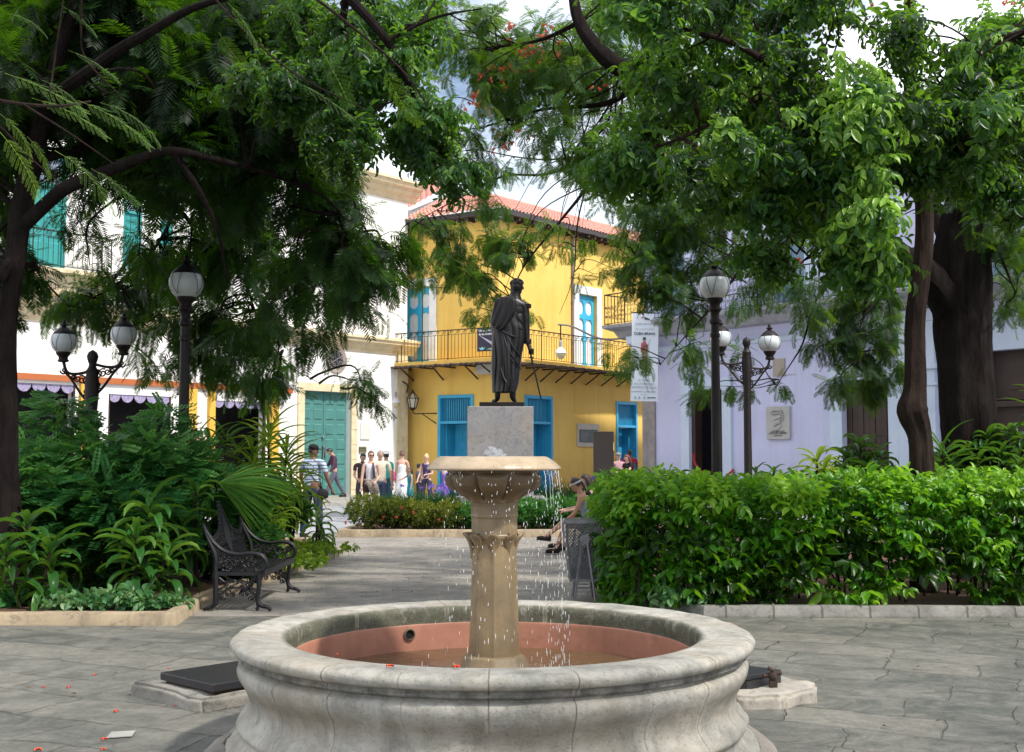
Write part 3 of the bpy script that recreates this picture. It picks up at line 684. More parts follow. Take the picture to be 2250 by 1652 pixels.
# bowl body: eight lobes
def bowl_body():
    pr = bez([(.132, 0, 1.355), (.140, 0, 1.375), (.165, 0, 1.395), (.205, 0, 1.42), (.236, 0, 1.45), (.250, 0, 1.48), (.250, 0, 1.50), (.243, 0, 1.515), (.249, 0, 1.525), (.258, 0, 1.54)], 4)
    n = 128; vs = []; b = MB(); N = len(pr)
    for i, p in enumerate(pr):
        u = (p.z - 1.355) / .16; env = max(0, math.sin(PI * min(1, max(0, u)))) ** .7 if u < 1 else 0
        for k in range(n):
            a = 2 * PI * k / n; lob = abs(math.cos(4 * (a))); petal = (lob ** .55) * .044 - .026
            # dark recess between petals
            tip = 1 if u < .55 else max(0, 1 - (u - .55) / .45)
            r = p.x + env * petal * (1.3 if u < .6 else 1.0) - env * (1 - tip) * .012 * (1 - lob)
            q = Vector((r * math.cos(a), r * math.sin(a), p.z)); q += Vector((math.cos(a), math.sin(a), 0)) * mnoise.noise(q * 14) * .004
            vs.append(FC + q)
    b.add(vs, [(i * n + k, i * n + (k + 1) % n, (i + 1) * n + (k + 1) % n, (i + 1) * n + k) for i in range(N - 1) for k in range(n)])
    return b.build('bowl_body', wst, fo, True)
bowl_body()
tan = mat('bowl_rim_stone', (.45, .35, .24), .35, (.33, .25, .16), 5, .55, 40, grime=.4, gcol=(.2, .15, .10), dist=.006)
lathe_noise('bowl_rim', [(.25, 1.538), (.30, 1.532), (.345, 1.527), (.360, 1.530), (.362, 1.540), (.348, 1.558), (.325, 1.578), (.305, 1.592), (.290, 1.599), (.275, 1.600), (.262, 1.588), (.24, 1.565), (.12, 1.55), (.0, 1.548)], 128, tan, fo, .006, freq=9)
# water
def water_mat(name, col, rough=.06, bs=14, bstr=.35, alpha=.75):
    m, nt, b, co = newmat(name)
    b.inputs['Base Color'].default_value = (*col, 1); b.inputs['Roughness'].default_value = rough; b.inputs['IOR'].default_value = 1.33
    b.inputs['Alpha'].default_value = alpha
    rip = _n(nt, 'ShaderNodeTexWave', wave_type='RINGS', rings_direction='SPHERICAL'); nt.links.new(mapping(nt, co, (1, 1, 1), (0, 0, 0), (-.25, .1, 0)), rip.inputs[0]); rip.inputs['Scale'].default_value = 7; rip.inputs['Distortion'].default_value = 6; rip.inputs['Detail'].default_value = 4
    bump(nt, b, math_(nt, 'ADD', noise(nt, co, bs, 4, .6), math_(nt, 'MULTIPLY', rip.outputs[1], .35)), bstr, .02); return m
wm = water_mat('basin_water', (.13, .085, .042), .04, 9, .3, .82)
b = MB(); b.lathe(FC, [(1.1055 * .955, .412), (.0, .412)], 96, caps=False); o = b.build('basin_water', wm); tag(o, kind='structure')
wclear = water_mat('clear_water', (.42, .44, .46), .04, 40, .9, .42)
b = MB(); b.lathe(FC, [(.272, 1.5905), (.0, 1.5935)], 64, caps=False); o = b.build('bowl_water', wclear); tag(o, kind='structure')
drop_m, nt, bb, co = newmat('falling_water')
bb.inputs['Base Color'].default_value = (.93, .95, .97, 1); bb.inputs['Roughness'].default_value = .08; bb.inputs['Specular IOR Level'].default_value = .9; bb.inputs['Alpha'].default_value = .62
# water mound bubbling out of the bowl
def mound():
    b = MB(); n = 28; m = 14; vs = []
    c = FC + Vector((.004, 0, 1.585))
    for i in range(m + 1):
        u = i / m
        for k in range(n):
            a = 2 * PI * k / n; r = .078 * (1 - u) ** .65; q = Vector((r * math.cos(a), r * math.sin(a), .062 * u ** .8))
            q *= 1 + .28 * mnoise.noise(q * 45 + Vector((3, 1, 0))) + .15 * mnoise.noise(q * 110); vs.append(c + q)
    b.add(vs, [(i * n + k, i * n + (k + 1) % n, (i + 1) * n + (k + 1) % n, (i + 1) * n + k) for i in range(m) for k in range(n)])
    o = b.build('bubbling_water', wclear, None, True); tag(o, kind='structure')
mound()
b = MB(); rd = random.Random(5)
def drop(x, y, z, l, r): b.ball((x, y, z), (r * .62, r * .62, l * .72), 5, 4)
for k in range(420):            # spill on the hedge side of the rim
    a = rd.gauss(-.1, .55) if rd.random() < .75 else rd.uniform(-PI, PI)
    if rd.random() < .22: a = rd.uniform(-2.4, -.7)
    r = .352 + rd.uniform(-.01, .01); fall = rd.random() ** 1.15 * 1.08; r += math.sqrt(fall) * rd.uniform(0, .07)
    z = 1.525 - fall
    if z < .43: continue
    drop(FC.x + r * math.cos(a), FC.y + r * math.sin(a), z, rd.uniform(.005, .014) * (1 + fall), rd.uniform(.0014, .0030))
for k in range(80):            # drips running down under the rim, near side
    a = rd.choice([-2.2, -1.9, -1.55, -1.25, -.95, -.6]) + rd.gauss(0, .05); r = rd.uniform(.27, .34)
    drop(FC.x + r * math.cos(a), FC.y + r * math.sin(a), 1.52 - rd.random() ** 1.6 * .6, rd.uniform(.004, .012), rd.uniform(.0014, .0028))
for st_ in range(9):           # thin continuous strings
    a = rd.uniform(-1.0, .7); r = .355; pts = []; z0_ = 1.53 if st_ < 7 else rd.uniform(.8, 1.4); ln_ = rd.uniform(.05, .22)
    for j in range(12): pts.append(FC + Vector(((r + .05 * math.sqrt((1.53 - z0_) + ln_ * j / 11)) * math.cos(a) + rd.gauss(0, .0012), (r + .05 * math.sqrt((1.53 - z0_) + ln_ * j / 11)) * math.sin(a), z0_ - ln_ * j / 11)))
    b.tube(pts, [.0017, .0009], 5)
for k in range(160):           # splash where it lands
    a = rd.uniform(-.9, .9) if rd.random() < .7 else rd.uniform(-PI, PI); r = rd.gauss(.42, .08)
    drop(FC.x + r * math.cos(a), FC.y + r * math.sin(a), .415 + abs(rd.gauss(0, .035)), rd.uniform(.0015, .004), rd.uniform(.0014, .003))
o = b.build('falling_water', drop_m, None, True); tag(o, kind='stuff', label='drops of water falling from the stone bowl into the basin', cat='water')

# fallen blossoms
petm = mat('petal_orange', (.85, .10, .03), .6, (.75, .05, .02), 8, 0)
petm.node_tree.nodes['Principled BSDF'].inputs['Subsurface Weight'].default_value = 0
def petal(x, y, z, s, label, rot):
    t = thing('fallen_petal', label, 'petal', (x, y, z), 'fallen orange blossoms'); v, f, tt = [], [], []
    for k in range(4):
        a = rot + k * 1.35 + .3 * math.sin(k * 5); blade(v, f, tt, (0, 0, .004 * s), (math.cos(a), math.sin(a), .5), (0, 0, 1), s * (.03 if k else .045), s * .022, 0, 4, .9, .5)
    me = bpy.data.meshes.new('petal'); me.from_pydata([tuple(q) for q in v], [], f); me.update(); link('petal', me, petm, t, True)
FIN = Vector((0, 0, 1))
def gp(x, y, z): return onplane(x, y, Vector((0, 0, z)), FIN)
for (x, y, z, s, r, lb) in [
    (855, 1466, .676, 1.15, .2, 'orange petal lying on the basin rim above the joint near the drain hole side'), (1005, 1467, .676, 1.1, 2.9, 'orange petal lying on the front basin rim below the column foot'),
    (741, 1439, .676, .5, 1, 'tiny red petal on the curved part of the basin rim toward the bench'), (228, 1626, .014, 1.2, .4, 'orange petal beside the small pale paving patch, nearer the basin'), (226, 1648, .014, 1., 2, 'small orange petal just below the one at the pale paving patch'),
    (82, 1649, .014, 1.3, 0, 'longish orange petal lowest on the flagstones'), (150, 1511, .014, 1., 1, 'orange petal on the flagstones level with the concrete hatch block'), (96, 1510, .014, .9, 2, 'orange petal on the flagstones left of another, far from the basin'),
    (255, 1564, .014, 1.1, 2.6, 'orange petal on the flagstones below the concrete hatch block'), (207, 1484, .014, .9, .8, 'red petal on the flagstones left of the hatch'), (368, 1471, .13, .7, .5, 'red petal at the far corner of the hatch lid'),
    (498, 1504, .11, .8, 1.5, 'red petal between hatch lid and basin'), (906, 1343, .014, 1, 1.5, 'red petal on the path close behind the basin'), (1094, 1206, .02, 1.2, 1.5, 'red petal on the path behind the column'), (385, 1551, .014, .8, 2.2, 'faded orange petal in front of the concrete hatch block')]:
    p = gp(x, y, z); petal(p.x, p.y, z + .003, s * .5, lb, r)
b = MB(); ps = [gp(233, 1622, .016), gp(245, 1609, .016), gp(298, 1606, .016), gp(290, 1618, .016)]
b.prism(ps, (0, 0, .004)); o = b.build('pale_tile', mat('pale_tile', (.36, .36, .33), .8, grime=.4)); tag(o, 'small pale tile set in the dark flagstones beside two orange petals', 'tile')
# ------------------------------------------------------------------ buildings
class Fac:
    def __init__(s, O, A, B):
        "plane through A and B (ground points, left to right as seen); O is the local origin"
        s.O = Vector(A); s.U = (Vector(B) - Vector(A)).normalized(); s.N = Vector((s.U.y, -s.U.x, 0)); s.Z = Vector((0, 0, 1))
        s.len = (Vector(B) - Vector(A)).length
    def pt(s, u, z, d=0): return s.O + s.U * u + s.N * d + s.Z * z
    def uz(s, x, y, d=0):
        p = onplane(x, y, s.O + s.N * d, s.N) - s.O
        return p.dot(s.U), p.z
    def ux(s, x, d=0): return s.uz(x, 900, d)[0]
    def box(s, b, u0, u1, z0, z1, d0, d1):
        c = s.pt((u0 + u1) / 2, (z0 + z1) / 2, (d0 + d1) / 2); M = Matrix((s.U, s.N, s.Z)).transposed()
        return b.box(c, (u1 - u0, d1 - d0, z1 - z0), M)
    def wall(s, b, u0, u1, z0, z1, ops, dep=.35, d=0):
        us = sorted({u0, u1, *[o[0] for o in ops], *[o[1] for o in ops]}); zs = sorted({z0, z1, *[o[2] for o in ops], *[o[3] for o in ops]})
        us = [u for u in us if u0 <= u <= u1]; zs = [z for z in zs if z0 <= z <= z1]
        for a, c in zip(us, us[1:]):
            for e, f in zip(zs, zs[1:]):
                mu, mz = (a + c) / 2, (e + f) / 2
                if any(o[0] < mu < o[1] and o[2] < mz < o[3] for o in ops): continue
                b.quad(s.pt(a, e, d), s.pt(c, e, d), s.pt(c, f, d), s.pt(a, f, d))
        for a, c, e, f in ops:
            b.quad(s.pt(a, e, d), s.pt(a, f, d), s.pt(a, f, d - dep), s.pt(a, e, d - dep)); b.quad(s.pt(c, e, d), s.pt(c, e, d - dep), s.pt(c, f, d - dep), s.pt(c, f, d))
            b.quad(s.pt(a, f, d), s.pt(c, f, d), s.pt(c, f, d - dep), s.pt(a, f, d - dep)); b.quad(s.pt(a, e, d), s.pt(a, e, d - dep), s.pt(c, e, d - dep), s.pt(c, e, d))
    def profile(s, b, u0, u1, pr):
        "moulding: pr = (d, z) section swept along u"
        n = len(pr); vs = [s.pt(u0, z, d) for d, z in pr] + [s.pt(u1, z, d) for d, z in pr]
        b.add(vs, [(i, i + 1, n + i + 1, n + i) for i in range(n - 1)] + [tuple(range(n)), tuple(range(2 * n - 1, n - 1, -1))])
    def M(s): return Matrix((s.U, s.Z, s.N)).transposed().to_4x4()

def text(s_, fac_M, at, size, m, par, name='lettering', align='CENTER', ext=.002, bold=0.):
    c = bpy.data.curves.new('t', 'FONT'); c.body = s_; c.size = size; c.align_x = align; c.extrude = ext; c.offset = bold; c.space_line = .95
    o = bpy.data.objects.new('t', c); C.objects.link(o); dg = bpy.context.evaluated_depsgraph_get()
    me = bpy.data.meshes.new_from_object(o.evaluated_get(dg)); bpy.data.objects.remove(o)
    o0 = origin(par); me.transform(Matrix.Translation(Vector(at) - o0) @ fac_M); me.materials.clear()
    return link(name, me, m, par)

def plaster(name, col, col2, grime=.2, gcol=(.2, .18, .15), scale=.9, streak=.25, zdark=None):
    m, nt, b, co = newmat(name)
    c = mixc(nt, ramp(nt, noise(nt, co, scale, 8, .6), (.35, 0.), (.7, 1.)), col, col2)
    st = ramp(nt, noise(nt, mapping(nt, co, (1.3, 1.3, .12)), 2.2, 7, .65), (.5, 0.), (.78, 1.))
    c = mixc(nt, math_(nt, 'MULTIPLY', st, streak), c, gcol)
    g = ramp(nt, noise(nt, co, 5, 8, .72, .5), (.56, 0.), (.74, 1.)); c = mixc(nt, math_(nt, 'MULTIPLY', g, grime), c, gcol)
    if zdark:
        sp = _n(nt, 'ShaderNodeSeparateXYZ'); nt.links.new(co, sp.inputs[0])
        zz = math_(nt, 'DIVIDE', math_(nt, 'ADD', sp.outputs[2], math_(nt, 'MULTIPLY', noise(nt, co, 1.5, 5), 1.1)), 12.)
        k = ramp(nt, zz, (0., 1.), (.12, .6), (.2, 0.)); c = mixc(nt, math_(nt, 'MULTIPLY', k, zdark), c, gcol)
    nt.links.new(c, b.inputs['Base Color']); b.inputs['Roughness'].default_value = .88; b.inputs['Specular IOR Level'].default_value = .25
    bump(nt, b, math_(nt, 'ADD', noise(nt, co, 2.5, 6, .6), math_(nt, 'MULTIPLY', noise(nt, co, 30, 4), .2)), .25, .03)
    MATS[name] = m; return m
yel = plaster('yellow_plaster', (.80, .55, .15), (.74, .475, .11), .16, (.46, .27, .07), .6, .38, .4)
whi = plaster('white_plaster', (.88, .87, .85), (.83, .82, .79), .12, (.50, .46, .40), .7, .22, .25)
cre = plaster('cream_stone', (.72, .62, .42), (.60, .50, .32), .5, (.28, .22, .14), 2.5, .4)
lav = plaster('lavender_plaster', (.60, .61, .82), (.55, .555, .76), .2, (.33, .32, .40), .7, .38, .35)
palb = plaster('pale_blue_paint', (.60, .68, .80), (.52, .60, .74), .15, (.35, .38, .45), 1.5, .2)
grist = plaster('weathered_stone', (.34, .31, .30), (.22, .20, .20), .6, (.12, .11, .11), 2.6, .5)
teal = mat('teal_paint', (.075, .235, .215), .5, (.06, .19, .175), 2, .1, 40, grime=.2, streak=.3, gcol=(.03, .12, .11))
blu = mat('blue_paint', (.04, .40, .66), .5, (.035, .34, .58), 2, .1, 40, streak=.3, gcol=(.02, .16, .33))
cyan = mat('cyan_paint', (.03, .44, .70), .5, (.03, .38, .62), 2, .1, 40)
whp = mat('white_paint', (.80, .80, .80), .6, (.72, .73, .75), 2, .1, 40, grime=.1)
blk = mat('wrought_iron', (.018, .017, .017), .5, (.035, .028, .024), 6, .25, 60, metal=.3)
brnw = mat('dark_wood', (.050, .026, .018), .55, (.030, .016, .012), 3, .3, 30, streak=.4, gcol=(.015, .01, .01))
void = mat('dark_interior', (.030, .030, .042), .9, (.008, .008, .010), .9, bmp=0)
oran = mat('orange_beam', (.42, .13, .04), .6, (.42, .11, .03), 3)
yelp = mat('yellow_post', (.72, .43, .06), .7, (.62, .36, .05), 2, grime=.1, gcol=(.3, .18, .04))
brow = mat('old_timber', (.075, .05, .035), .85, (.045, .03, .022), 5, .6, 40)
glassm = mat('window_glass', (.20, .26, .32), .12, (.12, .16, .2), 1.5, 0)
def tile_mat():
    m, nt, b, co = newmat('clay_tile')
    c = mixc(nt, ramp(nt, noise(nt, co, 6, 4, .7), (.35, 0.), (.65, 1.)), (.66, .34, .28), (.52, .23, .18))
    c = mixc(nt, ramp(nt, noise(nt, co, 2.2, 7, .7), (.5, 0.), (.7, .5)), c, (.62, .40, .32))
    nt.links.new(c, b.inputs['Base Color']); b.inputs['Roughness'].default_value = .9; return m
tilem = tile_mat()

def tiled_roof(name, e0, e1, r0, r1, par, pitch=.21, row=.34, m=None):
    "clay tile roof surface between eave e0-e1 and ridge r0-r1: half-round courses with stepped rows"
    e0, e1, r0, r1 = map(Vector, (e0, e1, r0, r1)); L = (e1 - e0).length; S = ((r0 + r1) / 2 - (e0 + e1) / 2).length
    nc = max(2, int(L / pitch)); nr = max(2, int(S / row)); per = 6; nx = nc * per
    nrm = (e1 - e0).cross(r0 - e0).normalized(); nrm = nrm if nrm.z > 0 else -nrm; vs, fs = [], []
    for j in range(nr):
        for e in (0, 1):
            t = (j + e) / nr; a = e0.lerp(r0, t); c = e1.lerp(r1, t); lift = .035 * (1 - e)
            for i in range(nx + 1):
                s_ = i / nx; w = abs(math.cos(PI * i / per)); vs.append(a.lerp(c, s_) + nrm * (w * .06 + lift + .012 * mnoise.noise(Vector((i // per * 3.1, j * 2.7, 0)))))
    W = nx + 1
    for j in range(nr):
        k = 2 * j * W; fs += [(k + i, k + i + 1, k + W + i + 1, k + W + i) for i in range(nx)]
        if j: fs += [(k - W + i, k - W + i + 1, k + i + 1, k + i) for i in range(nx)]
    b = MB(); b.add(vs, fs)
    b.tube([r0 + nrm * .03, r1 + nrm * .03], .075, 8)
    return b.build(name, m or tilem, par)

def panel_leaf(b, F, u0, u1, z0, z1, d, rows, cols=1, fr=.09, th=.05):
    "door leaf with raised panels"
    F.box(b, u0, u1, z0, z1, d - th, d)
    w = (u1 - u0) / cols; h = (z1 - z0) / rows
    for i in range(cols):
        for j in range(rows):
            a, c, e, f = u0 + w * i + fr, u0 + w * (i + 1) - fr, z0 + h * j + fr, z0 + h * (j + 1) - fr
            vs = [F.pt(a, e, d + .001), F.pt(c, e, d + .001), F.pt(c, f, d + .001), F.pt(a, f, d + .001)]; g = .035
            vs += [F.pt(a + g, e + g, d + .03), F.pt(c - g, e + g, d + .03), F.pt(c - g, f - g, d + .03), F.pt(a + g, f - g, d + .03)]
            b.add(vs, [(4, 5, 6, 7), (0, 1, 5, 4), (1, 2, 6, 5), (2, 3, 7, 6), (3, 0, 4, 7)])

def railing(path, z0, h, par, step=.13, scroll=True, name='railing', ornate=False):
    b = MB(); P0 = [Vector((p.x, p.y, 0)) for p in path]
    for p, q in zip(P0, P0[1:]):
        L = (q - p).length; t = (q - p) / L; n = max(1, int(L / step))
        b.bar(p + Vector((0, 0, z0 + h)), q + Vector((0, 0, z0 + h)), .055, .035); b.bar(p + Vector((0, 0, z0 + .06)), q + Vector((0, 0, z0 + .06)), .03, .02)
        if scroll: b.bar(p + Vector((0, 0, z0 + h - .17)), q + Vector((0, 0, z0 + h - .17)), .02, .016)
        for i in range(n + 1):
            c = p + t * (L * i / n); top = z0 + h - (.17 if scroll else 0)
            big = i % 14 == 0
            b.tube([c + Vector((0, 0, z0 + (.0 if big else .06))), c + Vector((0, 0, z0 + h if big else top))], .020 if big else .0095, 5)
            if not big: b.ball(c + Vector((0, 0, z0 + .42)), .017, 5, 4)
            if scroll and i < n and i % 2 == 0:
                m_ = c + t * (L / n) + Vector((0, 0, z0 + h - .085))
                b.tube(spiral(m_, t, (0, 0, 1), .072, 1.3, 0, 10), .009, 4); b.tube([m_ - t * .13 + Vector((0, 0, -.08)), m_ - t * .02 + Vector((0, 0, .08))], .009, 4)
            if ornate and i < n:
                m_ = c + t * (L / n * .5)
                b.tube(spiral(m_ + Vector((0, 0, z0 + .30)), t, (0, 0, 1), .055, 1.3, 0, 9), .009, 4); b.tube(spiral(m_ + Vector((0, 0, z0 + .62)), t, (0, 0, -1), .055, 1.3, 2, 9), .009, 4)
                if i % 2: b.tube(spiral(m_ + Vector((0, 0, z0 + .46)), t, (0, 0, 1), .045, 1., 1, 8), .009, 4)
    return b.build(name, blk, par)

# ---------------------------------------------- yellow corner house
YC = Vector((-.50, 44.0, 0)); YL = Vector((-5.0, 46.9, 0)); YR = Vector((5.45, 51.3, 0))
FL = Fac(None, YL, YC); FR = Fac(None, YC, YR)
yh = thing('corner_house', 'yellow two storey corner house with red tiled roof, blue doors and a long iron balcony', 'house', YC)
ZT = 10.6; zb = 5.05; BAL = 1.15
def op(F, x0, x1, y0, y1):
    xm = (x0 + x1) / 2; a = F.ux(x0); c = F.ux(x1); return (a, c, F.uz(xm, y1)[1], F.uz(xm, y0)[1])
dL = op(FL, 968, 1036, 873, 1100); dL = (dL[0], dL[1], .0, dL[3])
dR1 = op(FR, 1156, 1210, 875, 1100); dR1 = (dR1[0], dR1[1], .0, dR1[3])
dR2 = op(FR, 1356, 1396, 888, 1100); dR2 = (dR2[0], min(dR2[1], FR.len - .15), .0, dR2[3])
wL = op(FL, 888, 943, 632, 790); wL = (wL[0], wL[1], zb + .18, wL[3])
wR = op(FR, 1272, 1312, 648, 806); wR = (wR[0], wR[1], zb + .18, wR[3])
b = MB(); FL.wall(b, -3.0, FL.len, 0, ZT, [dL, wL]); FR.wall(b, 0, FR.len + 5.0, 0, ZT, [dR1, dR2, wR])
b.quad(FR.pt(FR.len + 5, 0), FR.pt(FR.len + 5, 0, -6), FR.pt(FR.len + 5, ZT, -6), FR.pt(FR.len + 5, ZT))
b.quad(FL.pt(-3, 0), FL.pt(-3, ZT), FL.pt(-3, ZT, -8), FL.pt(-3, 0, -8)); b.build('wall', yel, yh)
b = MB(); back = [FL.pt(-3, 0, -.9), FL.pt(FL.len - .5, 0, -.9), FR.pt(.5, 0, -.9), FR.pt(FR.len, 0, -.9)]
for p, q in zip(back, back[1:]): b.quad(p, q, q + Vector((0, 0, ZT)), p + Vector((0, 0, ZT)))
b.build('interior', void, yh)
def blue_door(F, o, openleaf, nm='door', mt=None):
    u0, u1, z0, z1 = o; w = u1 - u0; mt = mt or blu; d = bpy.data.objects.new(nm, None); C.objects.link(d); d.parent = yh
    b = MB(); fr = .11
    F.box(b, u0 - .10, u0 + .02, z0, z1 + .10, -.30, .05); F.box(b, u1 - .02, u1 + .10, z0, z1 + .10, -.30, .05); F.box(b, u0 + .021, u1 - .021, z1 - .02, z1 + .10, -.30, .052)
    ztr = z1 - .95; F.box(b, u0 + .021, u1 - .021, ztr - .05, ztr + .05, -.28, .03); b.build('frame', mt, d)
    b = MB(); n = int(w / .085)
    for i in range(1, n): F.box(b, u0 + w * i / n - .017, u0 + w * i / n + .017, ztr + .051, z1 - .021, -.16, -.12)
    b.build('transom_grille', mt, d)
    b = MB()
    if openleaf != 0:   # leaf folded inward along one jamb
        uu = u0 + .06 if openleaf < 0 else u1 - .06
        F.box(b, uu - .03, uu + .03, z0 + .02, ztr - .051, -.86, -.302)
        F.box(b, uu - .025, uu + w * .48 * (-openleaf), z0 + .02, ztr - .051, -.88, -.862) if openleaf < 0 else F.box(b, uu - w * .72, uu + .025, z0 + .02, ztr - .051, -.70, -.66)
        for k in range(1, 4): F.box(b, (uu if openleaf < 0 else uu - w * .5) + .02, (uu + w * .25 if openleaf < 0 else uu - .04), z0 + .1 + k * .7, z0 + .55 + k * .7, -.66 if openleaf > 0 else -.86, -.64 if openleaf > 0 else -.845)
    b.build('door_leaf', mt, d); return d
blue_door(FL, dL, -1); blue_door(FR, dR1, 1); blue_door(FR, dR2, 1)
def balcony_door(F, o):
    u0, u1, z0, z1 = o; w = u1 - u0; d = bpy.data.objects.new('balcony_door', None); C.objects.link(d); d.parent = yh
    b = MB(); s_ = .34
    F.box(b, u0 - s_, u0 - .002, z0 - .02, z1 + s_, .0, .04); F.box(b, u1 + .002, u1 + s_, z0 - .02, z1 + s_, .0, .04); F.box(b, u0 - .001, u1 + .001, z1 + .002, z1 + s_, .0, .041); b.build('surround', whp, d)
    b = MB(); F.box(b, u0 + .02, u1 - .02, z0, z1 - .02, -.22, -.20); b.build('panel', whp, d)
    b = MB(); zt = z0 + (z1 - z0) * .70
    for a in (u0 + .05, (u0 + u1) / 2, u1 - .05): F.box(b, a - .07, a + .07, z0, z1, -.198, -.15)
    F.box(b, u0 + .12, u1 - .12, zt - .09, zt + .09, -.198, -.14); F.box(b, u0 + .12, u1 - .12, z0, z0 + .12, -.198, -.145); F.box(b, u0 + .12, u1 - .12, z1 - .25, z1, -.198, -.142)
    for cu in (u0 + .12, (u0 + u1) / 2 - .07, (u0 + u1) / 2 + .07, u1 - .12):       # rounded corner fillets
        sg = 1 if cu in (u0 + .12, (u0 + u1) / 2 + .07) else -1
        for zc, sz in ((zt - .09, -1), (zt + .09, 1), (z0 + .12, 1), (z1 - .25, -1), (zt - .9, 1), (zt - .9, -1)):
            b.prism([F.pt(cu - sg * .01, zc - sz * .01, -.198), F.pt(cu + sg * .16, zc - sz * .01, -.198), F.pt(cu + sg * .06, zc + sz * .05, -.198), F.pt(cu - sg * .01, zc + sz * .18, -.198)], F.N * .05)
    b.build('sash', cyan, d)
balcony_door(FL, wL); balcony_door(FR, wR)
# roof and eaves
b = MB(); over = .55
eL = FL.pt(-3, ZT + .02, over); eR = FR.pt(FR.len + 5.3, ZT + .02, over)
def corner(z, d):
    n1, n2 = FL.N, FR.N; m_ = (n1 + n2).normalized(); return YC + m_ * (d / m_.dot(n1)) + Vector((0, 0, z))
eC = corner(ZT + .02, over)
RZ = ZT + 1.55; rL = FL.pt(-3, RZ, -2.4); rC = corner(RZ, -2.4); rR = FR.pt(FR.len + 5.3, RZ, -2.4)
tiled_roof('roof', FL.pt(1.2, ZT + .17, over + .05), eC + Vector((0, 0, .15)) + (eC - YC).normalized() * 0, FL.pt(.75, RZ, -2.4), rC, yh)
tiled_roof('roof', eC + Vector((0, 0, .15)), eR + Vector((0, 0, .15)), rC, rR, yh)
b = MB(); b.add([eL, eC, eR, FL.pt(-3, ZT + .02, 0), corner(ZT + .02, 0), FR.pt(FR.len + 5.3, ZT + .02, 0)], [(0, 1, 4, 3), (1, 2, 5, 4)])
up = Vector((0, 0, .19)); b.add([eL, eC, eR, eL + up, eC + up, eR + up], [(0, 1, 4, 3), (1, 2, 5, 4)])
b.build('eave_board', mat('eave_dark', (.06, .05, .05), .8), yh)
for F, a, c in ((FL, .2, FL.len), (FR, .2, FR.len)):
    b = MB(); k = a
    while k < c: F.box(b, k - .04, k + .04, ZT - .12, ZT + .015, 0, over - .05); k += .45
    b.build('rafter', brow, yh)
b = MB(); q0 = FR.pt(FR.ux(1257), 0, .06); b.tube([q0 + Vector((0, 0, 5.2)), q0 + Vector((0, 0, ZT - .1)), q0 + FR.N * .4 + Vector((0, 0, ZT + .02))], .055, 8)
for z_ in (6.2, 7.8, 9.4): b.tube([q0 + Vector((0, 0, z_)), q0 + Vector((0, 0, z_ + .1))], .07, 8)
b.build('downpipe', mat('pipe_grey', (.24, .21, .2), .6), yh)
# rear raised white gable with its own tiled roof
g0 = onplane(858, 500, Vector((0, 51, 0)), Vector((0, 1, 0))); g1 = onplane(1000, 500, Vector((0, 51, 0)), Vector((0, 1, 0)))
def at51(x, y, Y=51): return onplane(x, y, Vector((0, Y, 0)), Vector((0, 1, 0)))
b = MB(); ps = [at51(840, 560), at51(1010, 520), at51(990, 410), at51(955, 440), at51(900, 462), at51(840, 452)]
b.prism([Vector((p.x, 51, p.z)) for p in ps], (0, 4, 0)); b.build('gable_wall', whi, yh)
tiled_roof('roof', at51(845, 457, 50.6), at51(905, 458, 50.6), at51(845, 416, 54), at51(905, 408, 54), yh, .24)
tiled_roof('roof', at51(906, 457, 50.6), at51(990, 408, 50.6), at51(906, 408, 54), at51(984, 394, 54), yh, .24)
# balcony
bal = bpy.data.objects.new('balcony', None); C.objects.link(bal); bal.parent = yh
b = MB(); cz = zb
p0, p1, p2 = FL.pt(-.6, 0, BAL), corner(0, BAL), FR.pt(FR.len + .9, 0, BAL); q0, q1, q2 = FL.pt(-.6, 0, .0), corner(0, 0), FR.pt(FR.len + .9, 0, 0)
for z_, t_ in ((cz, .13),):
    vs = [p + Vector((0, 0, z_)) for p in (p0, p1, p2, q2, q1, q0)]; b.add(vs + [v + Vector((0, 0, t_)) for v in vs], [(5, 4, 1, 0), (4, 3, 2, 1), (6, 7, 10, 11), (7, 8, 9, 10), (0, 1, 7, 6), (1, 2, 8, 7), (2, 3, 9, 8), (0, 6, 11, 5)])
b.build('floor_slab', yel, bal)
b = MB()          # tile drip course under the slab edge
for F, A, Bp in ((FL, p0, p1), (FR, p1, p2)):
    L = (Bp - A).length; n = int(L / .23)
    for i in range(n):
        c = A + (Bp - A) * ((i + .5) / n); Mx = Matrix.Rotation(math.atan2(F.U.y, F.U.x), 3, 'Z') @ Matrix.Rotation(.22, 3, 'Y') @ Matrix.Rotation(.12, 3, 'X')
        b.box(c + Vector((0, 0, cz - .05 + .012 * math.sin(i * 2.3))) + F.N * .02, (.215, .34, .065), Mx)
b.build('drip_tiles', mat('drip_tile', (.10, .065, .045), .9, (.05, .035, .03), 6), bal)
for F, s0 in ((FL, .0), (FR, .4)):
    b = MB(); u = s0 + .2
    while u < F.len - .1:
        F.box(b, u - .04, u + .04, cz - .095, cz - .035, .0, BAL - .02); u += 1.05
    b.build('joist', brow, bal)
def strut(F, x0, y0, x1, y1):
    a = onplane(x0, y0, F.O + F.N * (BAL - .05), F.N); c = onplane(x1, y1, F.O + F.N * .03, F.N); a.z = cz - .08
    b = MB(); b.bar(a, c, .045); b.build('strut', brow, bal)
for x0, x1 in ((858, 870), (880, 909), (950, 974), (1020, 1050), (1056, 1093)):
    strut(FL, x0, 800, x1, FL.uz(x1, 0)[1] * 0 + 838 - (x1 - 870) * .03)
for k in range(8):
    x0 = 1187 + k * 33.5 * 1.0 + 0; x1 = x0 - 33; strut(FR, x0 + 1, 800, x1, 836 + k * 2.3)
